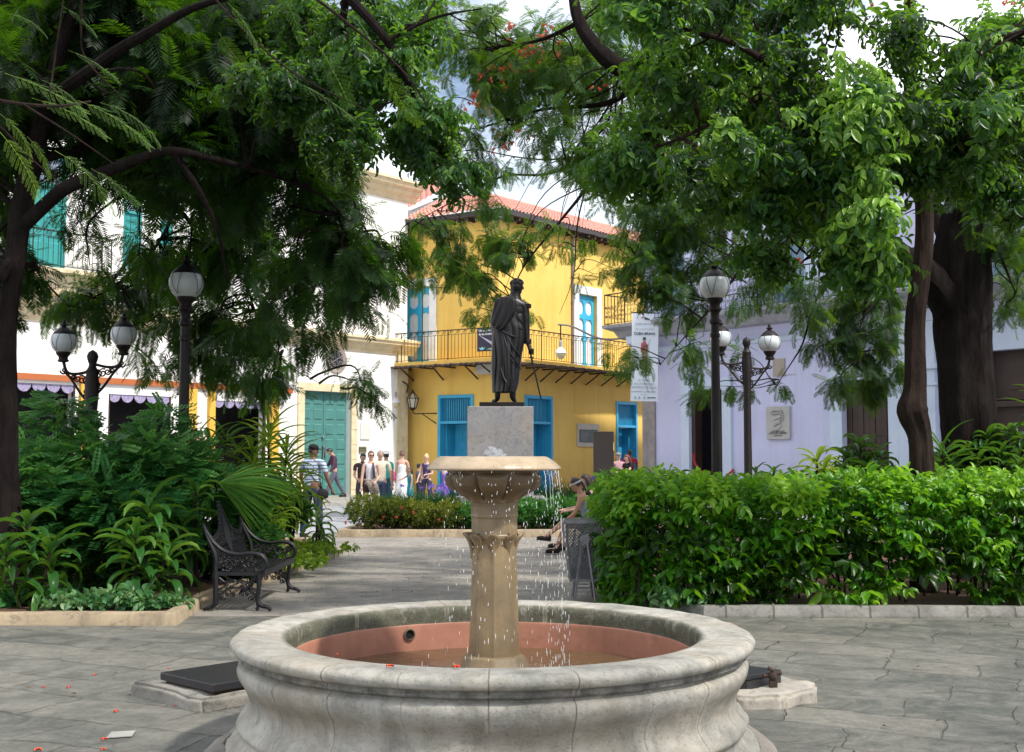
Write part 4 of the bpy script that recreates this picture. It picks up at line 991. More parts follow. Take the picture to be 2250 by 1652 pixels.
railing([FL.pt(-.6, 0, BAL - .08), corner(0, BAL - .08), FR.pt(FR.len + .9, 0, BAL - .08)], cz + .13, 1.12, bal, .155)
# curtain-post on the balcony
b = MB(); p = FL.pt(FL.ux(927, BAL), 0, BAL); b.tube([p + Vector((0, 0, cz + .1)), p + Vector((0, 0, cz + 3.1))], .025, 5); b.tube([p + Vector((0, 0, cz + 2.98)), p + Vector((0, 0, cz + 3.0)) - FL.N * 1.1 + FL.U * .45], .02, 5); b.build('post', blk, bal)
# marble corner bracket under the balcony, wall plates
b = MB(); F = FL
u0_, z0_ = F.uz(1058, 823, .1); u1_ = F.ux(1100, .1); b.prism([F.pt(u0_, z0_, .02), F.pt(u1_, z0_, .02), F.pt(u1_, z0_ + .43, .02), F.pt(u0_ + .0, z0_ + .43, .02), F.pt(u0_ + .06, z0_ + .28, .02), F.pt(u0_ - .05, z0_ + .2, .02), F.pt(u0_ + .05, z0_ + .12, .02)], F.N * .5)
b.build('stone_bracket', mat('grey_marble', (.50, .50, .50), .5, (.38, .38, .40), 3), yh)
# banner on the balcony railing
F = FL; a0, a1 = F.ux(1048, BAL + .03), F.ux(1098, BAL + .03); zt_, zb_ = F.uz(1062, 719, BAL)[1], F.uz(1062, 772, BAL)[1]
t = thing('exhibition_banner', 'dark purple banner with white lettering tied to the balcony railing of the yellow house', 'banner', F.pt(a0, zb_, BAL))
b = MB(); F.box(b, a0, a1, zb_, zt_, BAL + .01, BAL + .025); b.build('cloth', mat('banner_dark', (.045, .04, .07), .8), t)
wt = mat('white_print', (.85, .85, .88), .7, bmp=0)
text('Un tesoro del papel', F.M(), F.pt(a0 + .07, zt_ - .16, BAL + .03), .125, wt, t, align='LEFT', bold=.002); text('de las Américas', F.M(), F.pt(a0 + .07, zt_ - .29, BAL + .03), .11, wt, t, align='LEFT', bold=.002)
b = MB(); pp = [F.pt(a0 + .12 + .55 * k / 8 * 1.0, zt_ - .30 - .30 * (k / 8) ** 1.0, BAL + .032) for k in range(9)]
for k in range(8): w0, w1 = .01 + .07 * k / 8, .01 + .07 * (k + 1) / 8; b.quad(pp[k] - F.Z * w0, pp[k + 1] - F.Z * w1, pp[k + 1] + F.Z * w1 * .5, pp[k] + F.Z * w0 * .5)
b.build('streak_print', mat('pale_print', (.5, .48, .6), .7, bmp=0), t)
b = MB(); B_ = lambda u, z: F.pt(a0 + u, zb_ + z, BAL + .03)
b.poly([B_(.08, .15), B_(.14, .06), B_(.28, .06), B_(.36, .15), B_(.27, .12), B_(.22, .17), B_(.16, .12)]); b.build('boat_print', mat('cyan_print', (.3, .7, .75), .7, bmp=0), t)
b = MB(); b.poly([B_(.40, .07), B_(.52, .10), B_(.66, .11), B_(.72, .22), B_(.75, .2), B_(.73, .08), B_(.62, .03), B_(.58, .06)]); b.build('bird_print', mat('green_print', (.25, .65, .4), .7, bmp=0), t)
# wall plaque with slate and stone mat (right of statue)
F = FR; a0, a1 = F.ux(1267), F.ux(1314); z0_, z1_ = F.uz(1290, 981)[1], F.uz(1290, 931)[1]
t = thing('wall_plaque', 'slate green text plaque in a pale stone frame on the yellow wall', 'plaque', F.pt(a0, z0_))
b = MB(); F.box(b, a0, a1, z0_, z1_, .0, .05); b.build('frame', mat('pale_frame', (.55, .50, .42), .8, (.45, .40, .33), 3), t)
b = MB(); F.box(b, a0 + .12, a1 - .13, z0_ + .17, z1_ - .24, .051, .07); b.build('slate', mat('slate', (.05, .075, .07), .5), t)
pt_ = mat('plaque_text', (.42, .44, .40), .7, bmp=0)
text('CALLE\nMERCADERES\nCASA DE LA OBRA PÍA\nPATRIMONIO\nDE LA CIUDAD\nLA HABANA', F.M(), F.pt(a0 + .2, z1_ - .34, .073), .075, pt_, t, align='LEFT')
# small white marble head seen between the statue's feet side
def wall_lantern(F, x, y, side=1):
    u, z = F.uz(x, y, .55); t = thing('wall_lantern', 'iron framed glass lantern on a scrolled bracket on the yellow wall beside the blue door', 'lantern', F.pt(u, z - .4))
    b = MB(); c = F.pt(u, z, .55); M4 = Matrix.Rotation(.3, 3, 'Z')
    for k in range(6):
        a, a2 = 2 * PI * k / 6, 2 * PI * (k + 1) / 6
        lo = [c + Vector((.13 * math.cos(w), .13 * math.sin(w), -.25)) for w in (a, a2)]; hi = [c + Vector((.23 * math.cos(w), .23 * math.sin(w), .12)) for w in (a, a2)]
        b.tube([lo[0], hi[0], c + Vector((.05 * math.cos(a), .05 * math.sin(a), .34))], .015, 4); b.tube([lo[0], lo[1]], .015, 4); b.tube([hi[0], hi[1]], .015, 4)
    b.lathe(c, [(.07, .33), (.08, .36), (.03, .40), (.04, .44), (.0, .47)], 8); b.lathe(c, [(.02, -.36), (.13, -.27), (.13, -.24)], 8); b.build('cage', blk, t)
    b = MB(); b.lathe(c, [(.12, -.25), (.21, .11), (.05, .32)], 6, caps=False); g = b.build('glass', mat('lantern_glass', (.55, .5, .4), .1, (.45, .42, .33), 3, 0), t)
    b = MB(); w0 = F.pt(u + .75 * side, z - .45, .0); b.tube(bez([c + Vector((0, 0, -.36)), c + Vector((0, 0, -.47)) + F.U * .1 * side, F.pt(u + .35 * side, z - .46, .3), w0], 5), .022, 5); b.tube([F.pt(u + .28 * side, z - .46, .36), F.pt(u + .72 * side, z - .85, .0)], .02, 5); b.build('bracket', blk, t)
wall_lantern(FL, 907, 882)
# lamp hanging from a goose neck at the corner of the white building; one hanging from a wire before the balcony
def hang_lamp(c, label, arm):
    t = thing('street_globe_lamp', label, 'lamp', c)
    b = MB(); b.lathe(c, [(.055, .20), (.06, .38), (.03, .42), (.02, .5)], 12); b.build('cap', mat('lamp_cap', (.35, .34, .36), .5), t)
    b = MB(); b.lathe(c, [(.055, .20), (.14, .12), (.20, .02), (.205, -.02)], 16, caps=False); b.build('reflector', whp, t, True)
    b = MB(); b.lathe(c, [(.0, -.24), (.06, -.225), (.12, -.16), (.17, -.08), (.19, -.02), (.19, -.01)], 16); b.build('globe', mat('amber_glass', (.62, .55, .36), .15, (.55, .48, .3), 3, 0), t, True)
    b = MB(); b.tube(arm, .028, 6); b.build('arm', blk, t); return t
c = P(1232, 775, 41.5); hang_lamp(c, 'white capped globe lamp hanging in front of the balcony beside the statue', [c + Vector((0, 0, .45)), c + Vector((0, 0, 1.0)), c + Vector((.0, .05, 1.0))])
b = MB(); b.tube(bez([c + Vector((-.1, 0, 1.0)), c + Vector((.4, 0, .93)), P(1320, 744, 41), P(1392, 742, 40.3)], 6), .035, 5); o = b.build('cable', mat('cable_grey', (.22, .19, .18), .7)); tag(o, 'thick grey cable strung across the balcony carrying the hanging lamp', 'cable')

# ---------------------------------------------- white building on the bench side
WA = Vector((-4.3, 45.5, 0)) + u0 * 26; F = FW = Fac(None, WA, Vector((-4.3, 45.5, 0)) - u0 * .35)
wh = thing('white_building', 'white and cream colonial building with teal shutters, moulded ledge and big teal door', 'building', FW.pt(FW.len - 8, 0))
ZW = 12.1; zc = 5.95
gd = op(F, 667, 770, 860, 1090); gd = (gd[0], gd[1], .14, gd[3])
def wop(x0, x1, y0, y1): return op(F, x0, x1, y0, y1)
w1 = wop(44, 135, 335, 583); w2 = wop(262, 304, 420, 588); w3 = wop(345, 372, 440, 620); w4 = wop(455, 482, 470, 640); w5 = wop(785, 812, 470, 700)
wins = [w1, w2, w3, w4]
ops = [gd] + wins
g1_ = (F.ux(2), F.ux(165), .14, F.uz(80, 842)[1]); g2_ = (F.ux(238), F.ux(376), .14, F.uz(300, 868)[1]); g3_ = (F.ux(470), F.ux(585), .14, F.uz(530, 882)[1])
ops += [g1_, g2_, g3_]
b = MB(); F.wall(b, 0, F.len, 0, ZW, ops, .4)
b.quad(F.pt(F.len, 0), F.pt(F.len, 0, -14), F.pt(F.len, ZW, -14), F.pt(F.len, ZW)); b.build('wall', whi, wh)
b = MB(); b.quad(F.pt(0, 0, -2.2), F.pt(F.len - .1, 0, -2.2), F.pt(F.len - .1, ZW, -2.2), F.pt(0, ZW, -2.2)); b.build('interior', void, wh)
b = MB(); F.box(b, 0, F.len - .1, zc - .1, zc, -2.15, -.45); b.build('upper_floor', void, wh)
b = MB(); pr = [(0, -.45), (.05, -.45), (.07, -.34), (.16, -.28), (.20, -.16), (.34, -.10), (.36, .0), (.42, .02), (.42, .10), (.2, .16), (0, .18)]
F.profile(b, 0, F.len + .36, [(d, zc + z) for d, z in pr])
F.profile(b, 0, F.len + .4, [(d * 1.1, ZW + z) for d, z in [(0, -.6), (.05, -.58), (.1, -.42), (.24, -.34), (.28, -.2), (.44, -.12), (.5, .02), (.55, .04), (.55, .14), (0, .22)]])
b.build('cornice', cre, wh)
b = MB(); zz = 7.0; 
F.box(b, F.ux(30), F.ux(215), zz - .12, zz, .0, .75); F.profile(b, F.ux(40), F.ux(205), [(0, zz - .75), (.35, zz - .7), (.5, zz - .3), (.62, zz - .121), (0, zz - .121)])
b.build('balcony_slab', cre, wh)
railing([F.pt(F.ux(32), 0, .0), F.pt(F.ux(34), 0, .7), F.pt(F.ux(208), 0, .7), F.pt(F.ux(209), 0, .0)], zz, 1.05, wh, .15, name='railing')
b = MB()
for x0, x1 in ((8, 44), (136, 190), (612, 640)): pass
# cream quoins: corner pilaster, door surround
for a, c in ((F.len - .55, F.len + .02),): F.box(b, a, c, .13, zc - .46, .0, .05)
u0_, u1_, z0_, z1_ = gd
F.box(b, u0_ - .30, u0_, .13, z1_ + .28, .0, .07); F.box(b, u1_, u1_ + .30, .13, z1_ + .28, .0, .07); F.box(b, u0_ + .001, u1_ - .001, z1_, z1_ + .28, .0, .071)
k = .5
for k in [i * .55 + .4 for i in range(7)]:
    F.box(b, u1_ + .02, u1_ + .32, k, k + .03, .02, .085)
b.build('stone_surround', cre, wh)
# panelled double door
d = bpy.data.objects.new('door', None); C.objects.link(d); d.parent = wh
um = (u0_ + u1_) / 2
for a, c in ((u0_ + .01, um - .01), (um + .01, u1_ - .01)):
    b = MB(); panel_leaf(b, F, a, c, z0_ + .01, z1_ - .01, -.22, 7, 2, .075); b.build('door_leaf', teal, d)
b = MB(); b.tube([F.pt(um - .03, 1.5, -.17), F.pt(um - .03, 1.95, -.13), F.pt(um - .03, 2.0, -.2)], .03, 6); b.ball(F.pt(um - .05, 2.3, -.16), .05, 8, 6); b.tube([F.pt(um + .08, 1.6, -.17), F.pt(um + .08, 1.95, -.17)], .025, 6); b.build('handle', mat('steel', (.3, .32, .32), .4, metal=.8), d)
b = MB(); F.box(b, u0_ - .35, u1_ + .35, .13, .19, -.4, .28); b.build('doorstep', side_m, wh)
def shutter(F, o, m=teal, par=wh):
    u0, u1, z0, z1 = o; w = bpy.data.objects.new('shuttered_window', None); C.objects.link(w); w.parent = par
    b = MB(); F.box(b, u0, u0 + .09, z0, z1, -.25, -.05); F.box(b, u1 - .09, u1, z0, z1, -.25, -.05); F.box(b, u0 + .091, u1 - .091, z1 - .09, z1, -.25, -.049); F.box(b, u0 + .091, u1 - .091, z0 + (z1 - z0) * .72, z0 + (z1 - z0) * .72 + .08, -.25, -.048); b.build('frame', m, w)
    um = (u0 + u1) / 2; b = MB(); panel_leaf(b, F, u0 + .095, um - .01, z0 + .02, z0 + (z1 - z0) * .72 - .01, -.12, 3, 1, .06, .04); panel_leaf(b, F, um + .01, u1 - .095, z0 + .02, z0 + (z1 - z0) * .72 - .01, -.12, 3, 1, .06, .04); b.build('shutter', m, w)
    b = MB(); F.box(b, u0 + .095, u1 - .095, z0 + (z1 - z0) * .72 + .09, z1 - .095, -.16, -.15); b.build('pane', glassm, w)
teal2 = mat('bright_teal_paint', (.03, .30, .29), .5, (.025, .24, .24), 2, .1, 40, streak=.3, gcol=(.02, .14, .14))
for o in wins: shutter(F, o, teal2)
# round window with scrolled grille
ur, zr = F.uz(738, 790); 
rw = bpy.data.objects.new('round_window', None); C.objects.link(rw); rw.parent = wh
Mr = Matrix((F.U, F.Z, F.N)).transposed()
b = MB(); b.lathe(F.pt(ur, zr, 0), [(.50, .0), (.50, .05), (.42, .06), (.36, .02), (.34, .012)], 36, Mr, caps=False); b.build('frame', mat('old_frame', (.33, .28, .24), .8), rw, True)
b = MB(); b.lathe(F.pt(ur, zr, 0), [(.40, .008), (.40, .012)], 36, Mr); b.build('pane', void, rw)
b = MB()
for k in range(4):
    a = k * PI / 2 + .5; e = F.U * math.cos(a) + F.Z * math.sin(a); g = F.U * -math.sin(a) + F.Z * math.cos(a); c0 = F.pt(ur, zr, .03)
    b.tube([c0, c0 + e * .36], .014, 4); b.tube(spiral(c0 + e * .2 + g * .12, e, g, .10, 1.4, .4, 14), .012, 4); b.tube(spiral(c0 + e * .27 - g * .07, e, g, .06, 1.2, 2, 10), .012, 4)
b.build('grille', mat('grille_grey', (.28, .26, .27), .6), rw)
# shopfront arcade: posts, orange beam, stained fanlight fringe
shop = bpy.data.objects.new('shopfront', None); C.objects.link(shop); shop.parent = wh
b = MB(); za = F.uz(300, 848)[1]; F.box(b, 0, F.ux(640), za + .02, za + .20, -.02, .10); b.build('beam', oran, shop)
pl = mat('fringe_glass', (.20, .17, .32), .4, (.42, .38, .52), 14, 0)
for gop in (g1_, g2_, g3_):
    b = MB(); n = int((gop[1] - gop[0]) / .42); ztp = gop[3]
    for i in range(n):
        uc = gop[0] + (gop[1] - gop[0]) * (i + .5) / n; r = (gop[1] - gop[0]) / n * .48
        pts_ = [F.pt(uc + r * math.cos(PI + PI * k / 8), ztp + .0 + r * 1.15 * math.sin(PI + PI * k / 8), -.06) for k in range(9)]
        b.prism(pts_, F.N * .03)
    b.build('fringe', pl, shop)
    b = MB(); F.box(b, gop[0], gop[0] + .06, .14, gop[3], -.12, -.02); b.build('jamb', brnw, shop); b = MB(); F.box(b, gop[1] - .06, gop[1], .14, gop[3], -.12, -.02); b.build('jamb', brnw, shop)
for x0, x1 in ((172, 196), (404, 428), (592, 608), (455, 468)):
    b = MB(); F.box(b, F.ux(x0), F.ux(x1), .14, za, .0, .14); F.box(b, F.ux(x0) - .05, F.ux(x1) + .05, .14, .45, .0, .18); b.build('post', yelp, shop)
for x, y in ((427, 1150), ): pass
lampm = mat('lit_bulb', (1, .6, .3), .5, em=(1, .62, .28, 12), bmp=0)
for x, y in ((404, 858), (441, 837 + 12), (398, 862)):
    if x == 404: continue
    p = onplane(x, y, F.pt(0, 0, -1.2), F.N); b = MB(); b.ball(p, .07, 8, 6); b.build('bulb', lampm, shop)
# arched stone sign by the lamp post
F_ = F; a0, a1 = F.ux(405), F.ux(452); z0_, z1_ = F.uz(428, 1045)[1], F.uz(428, 962)[1]; a0 = F.ux(416); a1 = F.ux(453); z1_ = F.uz(434, 957)[1]; z0_ = F.uz(434, 1046)[1]
t = thing('stone_sign', 'reddish carved stone sign with scalloped top on the white wall beside the lamp post', 'sign', F.pt(a0, z0_, .15))
b = MB(); um = (a0 + a1) / 2; hw = (a1 - a0) / 2; top = []
for k in range(13):
    a = PI * k / 12; top.append(F.pt(um + hw * math.cos(a), z1_ - .35 + .3 * math.sin(a) + .04 * abs(math.sin(3 * a)), .1))
zm = (z0_ + z1_) / 2 - .12
b.prism([F.pt(a0, zm + .02, .1)] + [F.pt(a1, zm + .02, .1)] + top, F.N * .08); F.box(b, a0, a1, z0_, zm - .02, .1, .18)
b.build('slab', mat('red_stone', (.40, .22, .16), .9, (.30, .15, .11), 6, .5, 30), t)
sg = mat('sign_cut', (.62, .45, .36), .9, bmp=0); text('1791', F.M(), F.pt(um, zm + .55, .185), .30, sg, t, bold=.006); text('MUSEO', F.M(), F.pt(um, zm + .18, .185), .22, sg, t, bold=.006); text('SALA DE\nARTE', F.M(), F.pt(um, zm - .35, .185), .2, sg, t, bold=.004)
b = MB(); u_, z_ = F.uz(801, 1052); F.box(b, u_ - .05, F.ux(811), z_ + .0, F.uz(801, 981)[1] + .62, .0, .02)
u_a, z_a = F.uz(790, 965); u_b, z_b = F.uz(812, 929); z_b = F.uz(800, 929)[1]; b = MB(); F.box(b, u_a, u_b, z_a, z_b, .0, .05); o = b.build('marble_tablet', mat('white_marble', (.72, .70, .66), .6, (.6, .58, .55), 5)); tag(o, 'pale marble tablet on the white wall above the small bronze plate', 'tablet')
u_a, z_a = F.uz(788, 996); u_b = F.ux(804); z_b = F.uz(796, 981)[1]
t = thing('bronze_plate', 'small greenish bronze plate on the white wall near the teal door', 'plate', F.pt(u_a, z_a)); b = MB(); F.box(b, u_a, u_b, z_a, z_b, .0, .04); b.build('plate', mat('bronze_green', (.20, .19, .12), .5), t)
text('ASAMBLEA\nMUNICIPAL', F.M(), F.pt((u_a + u_b) / 2, (z_a + z_b) / 2 + .03, .045), .085, mat('plate_text', (.04, .04, .03), .6, bmp=0), t)
text('Bar', F.M(), F.pt(F.ux(86), zz - .62, .62), .32, mat('ledge_text', (.10, .07, .04), .8, bmp=0), wh)
# goose-neck lamp on its corner
c = onplane(868, 884, F.pt(F.len, 0, .7), Vector((0, 1, 0)))
q = F.pt(F.len - .05, c.z + .35, .02); hang_lamp(c, 'white globe lamp on a curved iron arm at the corner of the white building', bez([q, q + Vector((.05, -.15, .35)), c + Vector((-.12, .1, .95)), c + Vector((0, 0, .75)), c + Vector((0, 0, .48))], 6))

# ---------------------------------------------- lavender building on the hedge side
FV = F = Fac(None, B0, B0 + u1 * 24)
lh = thing('lavender_building', 'lavender colonial building with pale blue door surrounds and an iron balcony', 'building', FV.pt(6, 0))
ZV = 11.6; zs = 6.15
def vop(x0, x1, y0, y1, zb0=.12): o = op(F, x0, x1, y0, y1); return (o[0], o[1], zb0, o[3])
d1 = vop(1517, 1590, 856, 1080); d2 = vop(1853, 1955, 833, 1100); d3 = vop(2170, 2420, 762, 1100)
up = [op(F, 1455, 1510, 455, 655), op(F, 1700, 1775, 420, 640), op(F, 2120, 2230, 330, 590)]; up = [(a, c, zs + .2, f) for a, c, e, f in up]
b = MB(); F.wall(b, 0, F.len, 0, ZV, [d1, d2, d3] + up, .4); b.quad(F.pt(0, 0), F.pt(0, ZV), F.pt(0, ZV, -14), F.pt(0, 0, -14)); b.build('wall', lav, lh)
b = MB(); b.quad(F.pt(.1, 0, -1.6), F.pt(F.len, 0, -1.6), F.pt(F.len, ZV, -1.6), F.pt(.1, ZV, -1.6)); b.build('interior', void, lh)
b = MB(); cu = F.ux(1441); F.box(b, -.06, cu, 0, zs - .3, .0, .06)
rows_ = int((zs - .4) / .5)
b.build('stone_pier', grist, lh)
for (a, c, e, f), s_ in ((d1, .36), (d2, .42), (d3, .6)):
    b = MB(); F.box(b, a - s_, a, e, f + s_, .0, .09); F.box(b, c, c + s_, e, f + s_, .0, .09); F.box(b, a + .001, c - .001, f, f + s_, .0, .091); b.build('door_surround', palb, lh)
b = MB(); F.box(b, F.ux(1983), F.ux(2062), .12, zs - .5, .0, .16); F.box(b, F.ux(1978), F.ux(2067), 4.0, 4.15, .0, .22); F.box(b, F.ux(1978), F.ux(2067), 3.55, 3.62, .0, .2); F.box(b, F.ux(2005), F.ux(2040), .4, 3.4, .161, .2); b.build('pilaster', palb, lh)
b = MB(); n = 8
for i in range(n): u_ = d2[0] + (d2[1] - d2[0]) * i / n; F.box(b, u_ + .008, u_ + (d2[1] - d2[0]) / n - .008, .13, d2[3], -.2 - (i % 2) * .015, -.15 - (i % 2) * .015)
F.box(b, d2[0] + .02, d2[1] - .02, 2.2, 2.26, -.15, -.13); b.build('door', brnw, lh)
b = MB(); F.box(b, d1[0] + .01, d1[0] + .16, .13, d1[3], -.38, -.05); F.box(b, d1[1] - .9, d1[1] - .02, .13, d1[3], -.9, -.86); b.build('door', brnw, lh)
b = MB(); zd = d3[3]; F.box(b, d3[0] + .01, d3[1], .13, 2.9, -.3, -.24); F.box(b, d3[0] + .01, d3[1], 2.9, 3.05, -.3, -.05); F.box(b, d3[0] + .01, d3[1], 3.08, 3.14, -.3, -.12)
F.box(b, d3[0] + .01, d3[1], 3.15, zd, -.3, -.26)
for k in range(3): a = d3[0] + .5 + k * 1.7; F.box(b, a, a + 1.3, 3.35, zd - .25, -.259, -.22); F.box(b, a + .15, a + 1.15, 3.45, zd - .35, -.219, -.20)
b.build('door', brnw, lh)
b = MB(); pa = onplane(1530, 1030, F.pt(0, 0, .35), F.N); pb_ = onplane(1585, 1052, F.pt(0, 0, .35), F.N)
t = thing('rope_barrier', 'red rope strung across the dark doorway of the lavender building', 'rope', (pa.x, pa.y, 0)); b.tube(bez([pa + Vector((-.1, 0, .5)), pa + Vector((0, 0, .1)), (pa + pb_) / 2 - Vector((0, 0, .1)), pb_, pb_ + Vector((.4, 0, .3))], 6), .035, 6); b.build('rope', mat('red_rope', (.45, .02, .02), .8), t)
b = MB()
for s_ in (0, 1): q = [pa + Vector((-.1, 0, 0)), pb_ + Vector((.4, 0, 0))][s_]; b.lathe((q.x, q.y, .12), [(.16, 0), (.15, .03), (.025, .06), (.025, .95), (.04, .97), (.0, 1.0)], 12)
b.build('stanchion', mat('brass', (.4, .28, .1), .35, metal=.9), t)
b = MB(); F.profile(b, -1.0, F.len, [(0, zs - .45), (.25, zs - .40), (.5, zs - .18), (1.05, zs - .10), (1.10, zs), (0, zs)]); b.build('balcony_slab', mat('slab_grey', (.46, .47, .50), .8, (.33, .33, .36), 2, streak=.5, gcol=(.12, .11, .1)), lh)
b = MB(); F.profile(b, 0, F.len, [(0, zs - 1.0), (.06, zs - .98), (.12, zs - .86), (.2, zs - .82), (0, zs - .8)]); b.build('band', palb, lh)
u_c = 0.05
b = MB(); o_ = F.pt(u_c, zs - .46, 0)
cb = [F.pt(u_c, zs - .46, .0), F.pt(u_c, zs - .46, .95), F.pt(u_c, zs - .7, .9), F.pt(u_c, zs - .85, .55), F.pt(u_c, zs - 1.15, .5), F.pt(u_c, zs - 1.35, .28), F.pt(u_c, zs - 1.65, .2), F.pt(u_c, zs - 1.8, .0)]
b.prism(cb, F.U * .5); b.build('corbel', palb, lh)
railing([F.pt(-.95, 0, .0), F.pt(-.95, 0, .98), F.pt(F.len, 0, .98)], zs, 1.08, lh, .16, scroll=False, ornate=True)
for a, c, e, f in up:
    b = MB(); F.box(b, a + .02, c - .02, e, f, -.3, -.25); F.box(b, a + .1, (a + c) / 2 - .05, e + .3, f - .3, -.249, -.22); F.box(b, (a + c) / 2 + .05, c - .1, e + .3, f - .3, -.249, -.22)
    b.build('upper_shutter', mat('blue_grey_paint', (.16, .26, .34), .6), lh)
for a, c, e, f in up:
    b = MB(); F.box(b, a - .25, a, e, f + .25, 0, .06); F.box(b, c, c + .25, e, f + .25, 0, .06); F.box(b, a + .001, c - .001, f, f + .25, 0, .061); b.build('window_surround', palb, lh)
b = MB(); F.profile(b, -.3, F.len, [(0, ZV - .5), (.1, ZV - .48), (.3, ZV - .2), (.45, ZV - .1), (.45, ZV + .1), (0, ZV + .15)]); b.build('cornice', palb, lh)
b = MB(); u_a, z_a = F.uz(1660, 750, 0); 
# memorial plaque with a relief of an ionic column
a0, a1 = F.ux(1685, .05), F.ux(1736, .05); z0_, z1_ = F.uz(1710, 965, .05)[1], F.uz(1710, 893, .05)[1]; W_ = a1 - a0; H_ = z1_ - z0_
t = thing('memorial_plaque', 'grey stone memorial plaque with a carved column relief on the lavender wall', 'plaque', F.pt(a0, z0_))
pm = mat('plaque_stone', (.46, .45, .43), .7, (.40, .39, .37), 3, .3, 40); b = MB(); F.box(b, a0, a1, z0_, z1_, .0, .09); b.build('slab', pm, t, bevel=.008)
b = MB(); Q = lambda u, v, d=.09: F.pt(a0 + u * W_, z0_ + v * H_, d)
b.prism([Q(.30, .87), Q(.68, .87), Q(.66, .91), Q(.30, .91)], F.N * .07)
for s_, c_ in ((-1, .27), (1, .67)): b.tube(spiral(Q(c_, .79, .12), F.U * s_, F.Z, .085 * W_, 1.6, .5, 18, .15), .016, 5)
b.tube(bez([Q(.3, .86, .11), Q(.48, .78, .13), Q(.66, .86, .11)], 6), .02, 5)
b.prism([Q(.32, .72), Q(.66, .72), Q(.64, .66), Q(.34, .58)], F.N * .05); b.prism([Q(.32, .52), Q(.64, .64), Q(.64, .50), Q(.33, .40)], F.N * .05); b.prism([Q(.32, .34), Q(.64, .45), Q(.64, .38), Q(.50, .28), Q(.34, .28)], F.N * .03)
for k in range(7): q = Q(.45 + .05 * k, .48 + .025 * k + .01 * k * k * .3, .14); b.ball(q, (.03, .02, .02), 6, 4)
b.tube(bez([Q(.42, .46, .13), Q(.6, .54, .14), Q(.74, .62, .13), Q(.76, .74, .12)], 6), .014, 5)
b.build('column_relief', pm, t)
tx = mat('dark_lettering', (.05, .05, .055), .6, bmp=0); Mt = F.M()
text('A la memoria de', Mt, Q(.5, .225, .093), .075, tx, t, bold=.0005); text('FAUSTINO PÉREZ HERNÁNDEZ', Mt @ Matrix.Diagonal((.62, 1.15, 1, 1)), Q(.5, .155, .093), .078, tx, t, bold=.0008); text('1920-1992', Mt, Q(.5, .085, .093), .075, tx, t, bold=.0005)
b = MB(); a0, z0_ = F.uz(1700, 828); a1, z1_ = F.ux(1727), F.uz(1715, 788)[1]; F.box(b, a0, a1, z0_, z1_, .0, .04); o = b.build('wall_tablet', mat('tan_tablet', (.42, .37, .30), .8, (.34, .3, .25), 3)); tag(o, 'blank tan tablet high on the lavender wall beside the lamp globe', 'tablet')
# hanging vertical exhibition banner
Yb = 39.3
def bp(x, y): return P(x, y, Yb)
tl, tr, br, bl = bp(1389, 688), bp(1447, 690), bp(1445, 882), bp(1385, 881)
U_ = ((tr - tl) + (br - bl)).normalized(); N_ = Vector((U_.y, -U_.x, 0)).normalized(); Bm = Matrix((U_, Vector((0, 0, 1)), N_)).transposed().to_4x4()
t = thing('hanging_banner', 'tall white exhibition banner with a fighter figure hanging from the lavender balcony', 'banner', bl)
def bq(u, v, d=.0):  # v from top
    l = tl.lerp(bl, v); r = tr.lerp(br, v); return l.lerp(r, u) + N_ * (.05 * math.sin(v * 9) * .5 + d)
b = MB(); vs = [bq(i / 6, j / 24) for j in range(25) for i in range(7)]; b.add(vs, [(j * 7 + i, j * 7 + i + 1, (j + 1) * 7 + i + 1, (j + 1) * 7 + i) for j in range(24) for i in range(6)]); b.build('cloth', mat('banner_white', (.80, .84, .88), .7, (.74, .80, .86), .8, 0), t, True)
b = MB(); b.tube([tl + Vector((-.05, 0, .03)), tr + Vector((.05, 0, .03))], .02, 6)
for k in range(5): q = tl.lerp(tr, k / 4); b.tube(spiral(q + Vector((0, 0, .11)), U_, (0, 0, 1), .05, 1, 0, 8, 1), .008, 4)
b.build('rod', blk, t)
bt = mat('banner_ink', (.06, .08, .12), .7, bmp=0); bt2 = mat('banner_ink_grey', (.25, .32, .38), .7, bmp=0)
def bt_(s_, v, size, m=bt, u=.48, bold=0.): text(s_, Bm, bq(u, v, .035), size, m, t, bold=bold)
bt_('CUBA BRAVA', .245, .118, bold=.003); bt_('ULISES BRETAÑA', .13, .085, bt2); bt_('DEL 3 AL 30 DE NOVIEMBRE', .185, .05, bt2)
bt_('EL TORO', .775, .09, bt2); bt_('EN LA MEMORIA', .815, .09, bt2); bt_('HISTÓRICA DE CUBA', .855, .09, bt2); bt_('EN HOMENAJE A CUERVO PINTO', .90, .055, bt); bt_('LA HABANA', .93, .04, bt2)
b = MB()
def bpoly(ps, d=.035): b.poly([bq(u, v, d) for u, v in ps])
b = MB(); bpoly([(.30, .055), (.42, .035), (.48, .045), (.40, .055)]); bpoly([(.36, .34), (.50, .32), (.60, .36), (.58, .46), (.42, .47), (.34, .42)]); bpoly([(.38, .575), (.46, .575), (.46, .645), (.40, .67)]); bpoly([(.56, .575), (.64, .575), (.66, .63), (.60, .655)]); b.build('red_print', mat('red_print', (.55, .12, .14), .7, bmp=0), t)
b = MB(); bpoly([(.42, .30), (.52, .30), (.53, .33), (.44, .335)]); bpoly([(.40, .47), (.60, .47), (.66, .575), (.56, .575), (.50, .51), (.46, .575), (.36, .575)]); b.build('gold_print', mat('gold_print', (.42, .30, .22), .7, bmp=0), t)
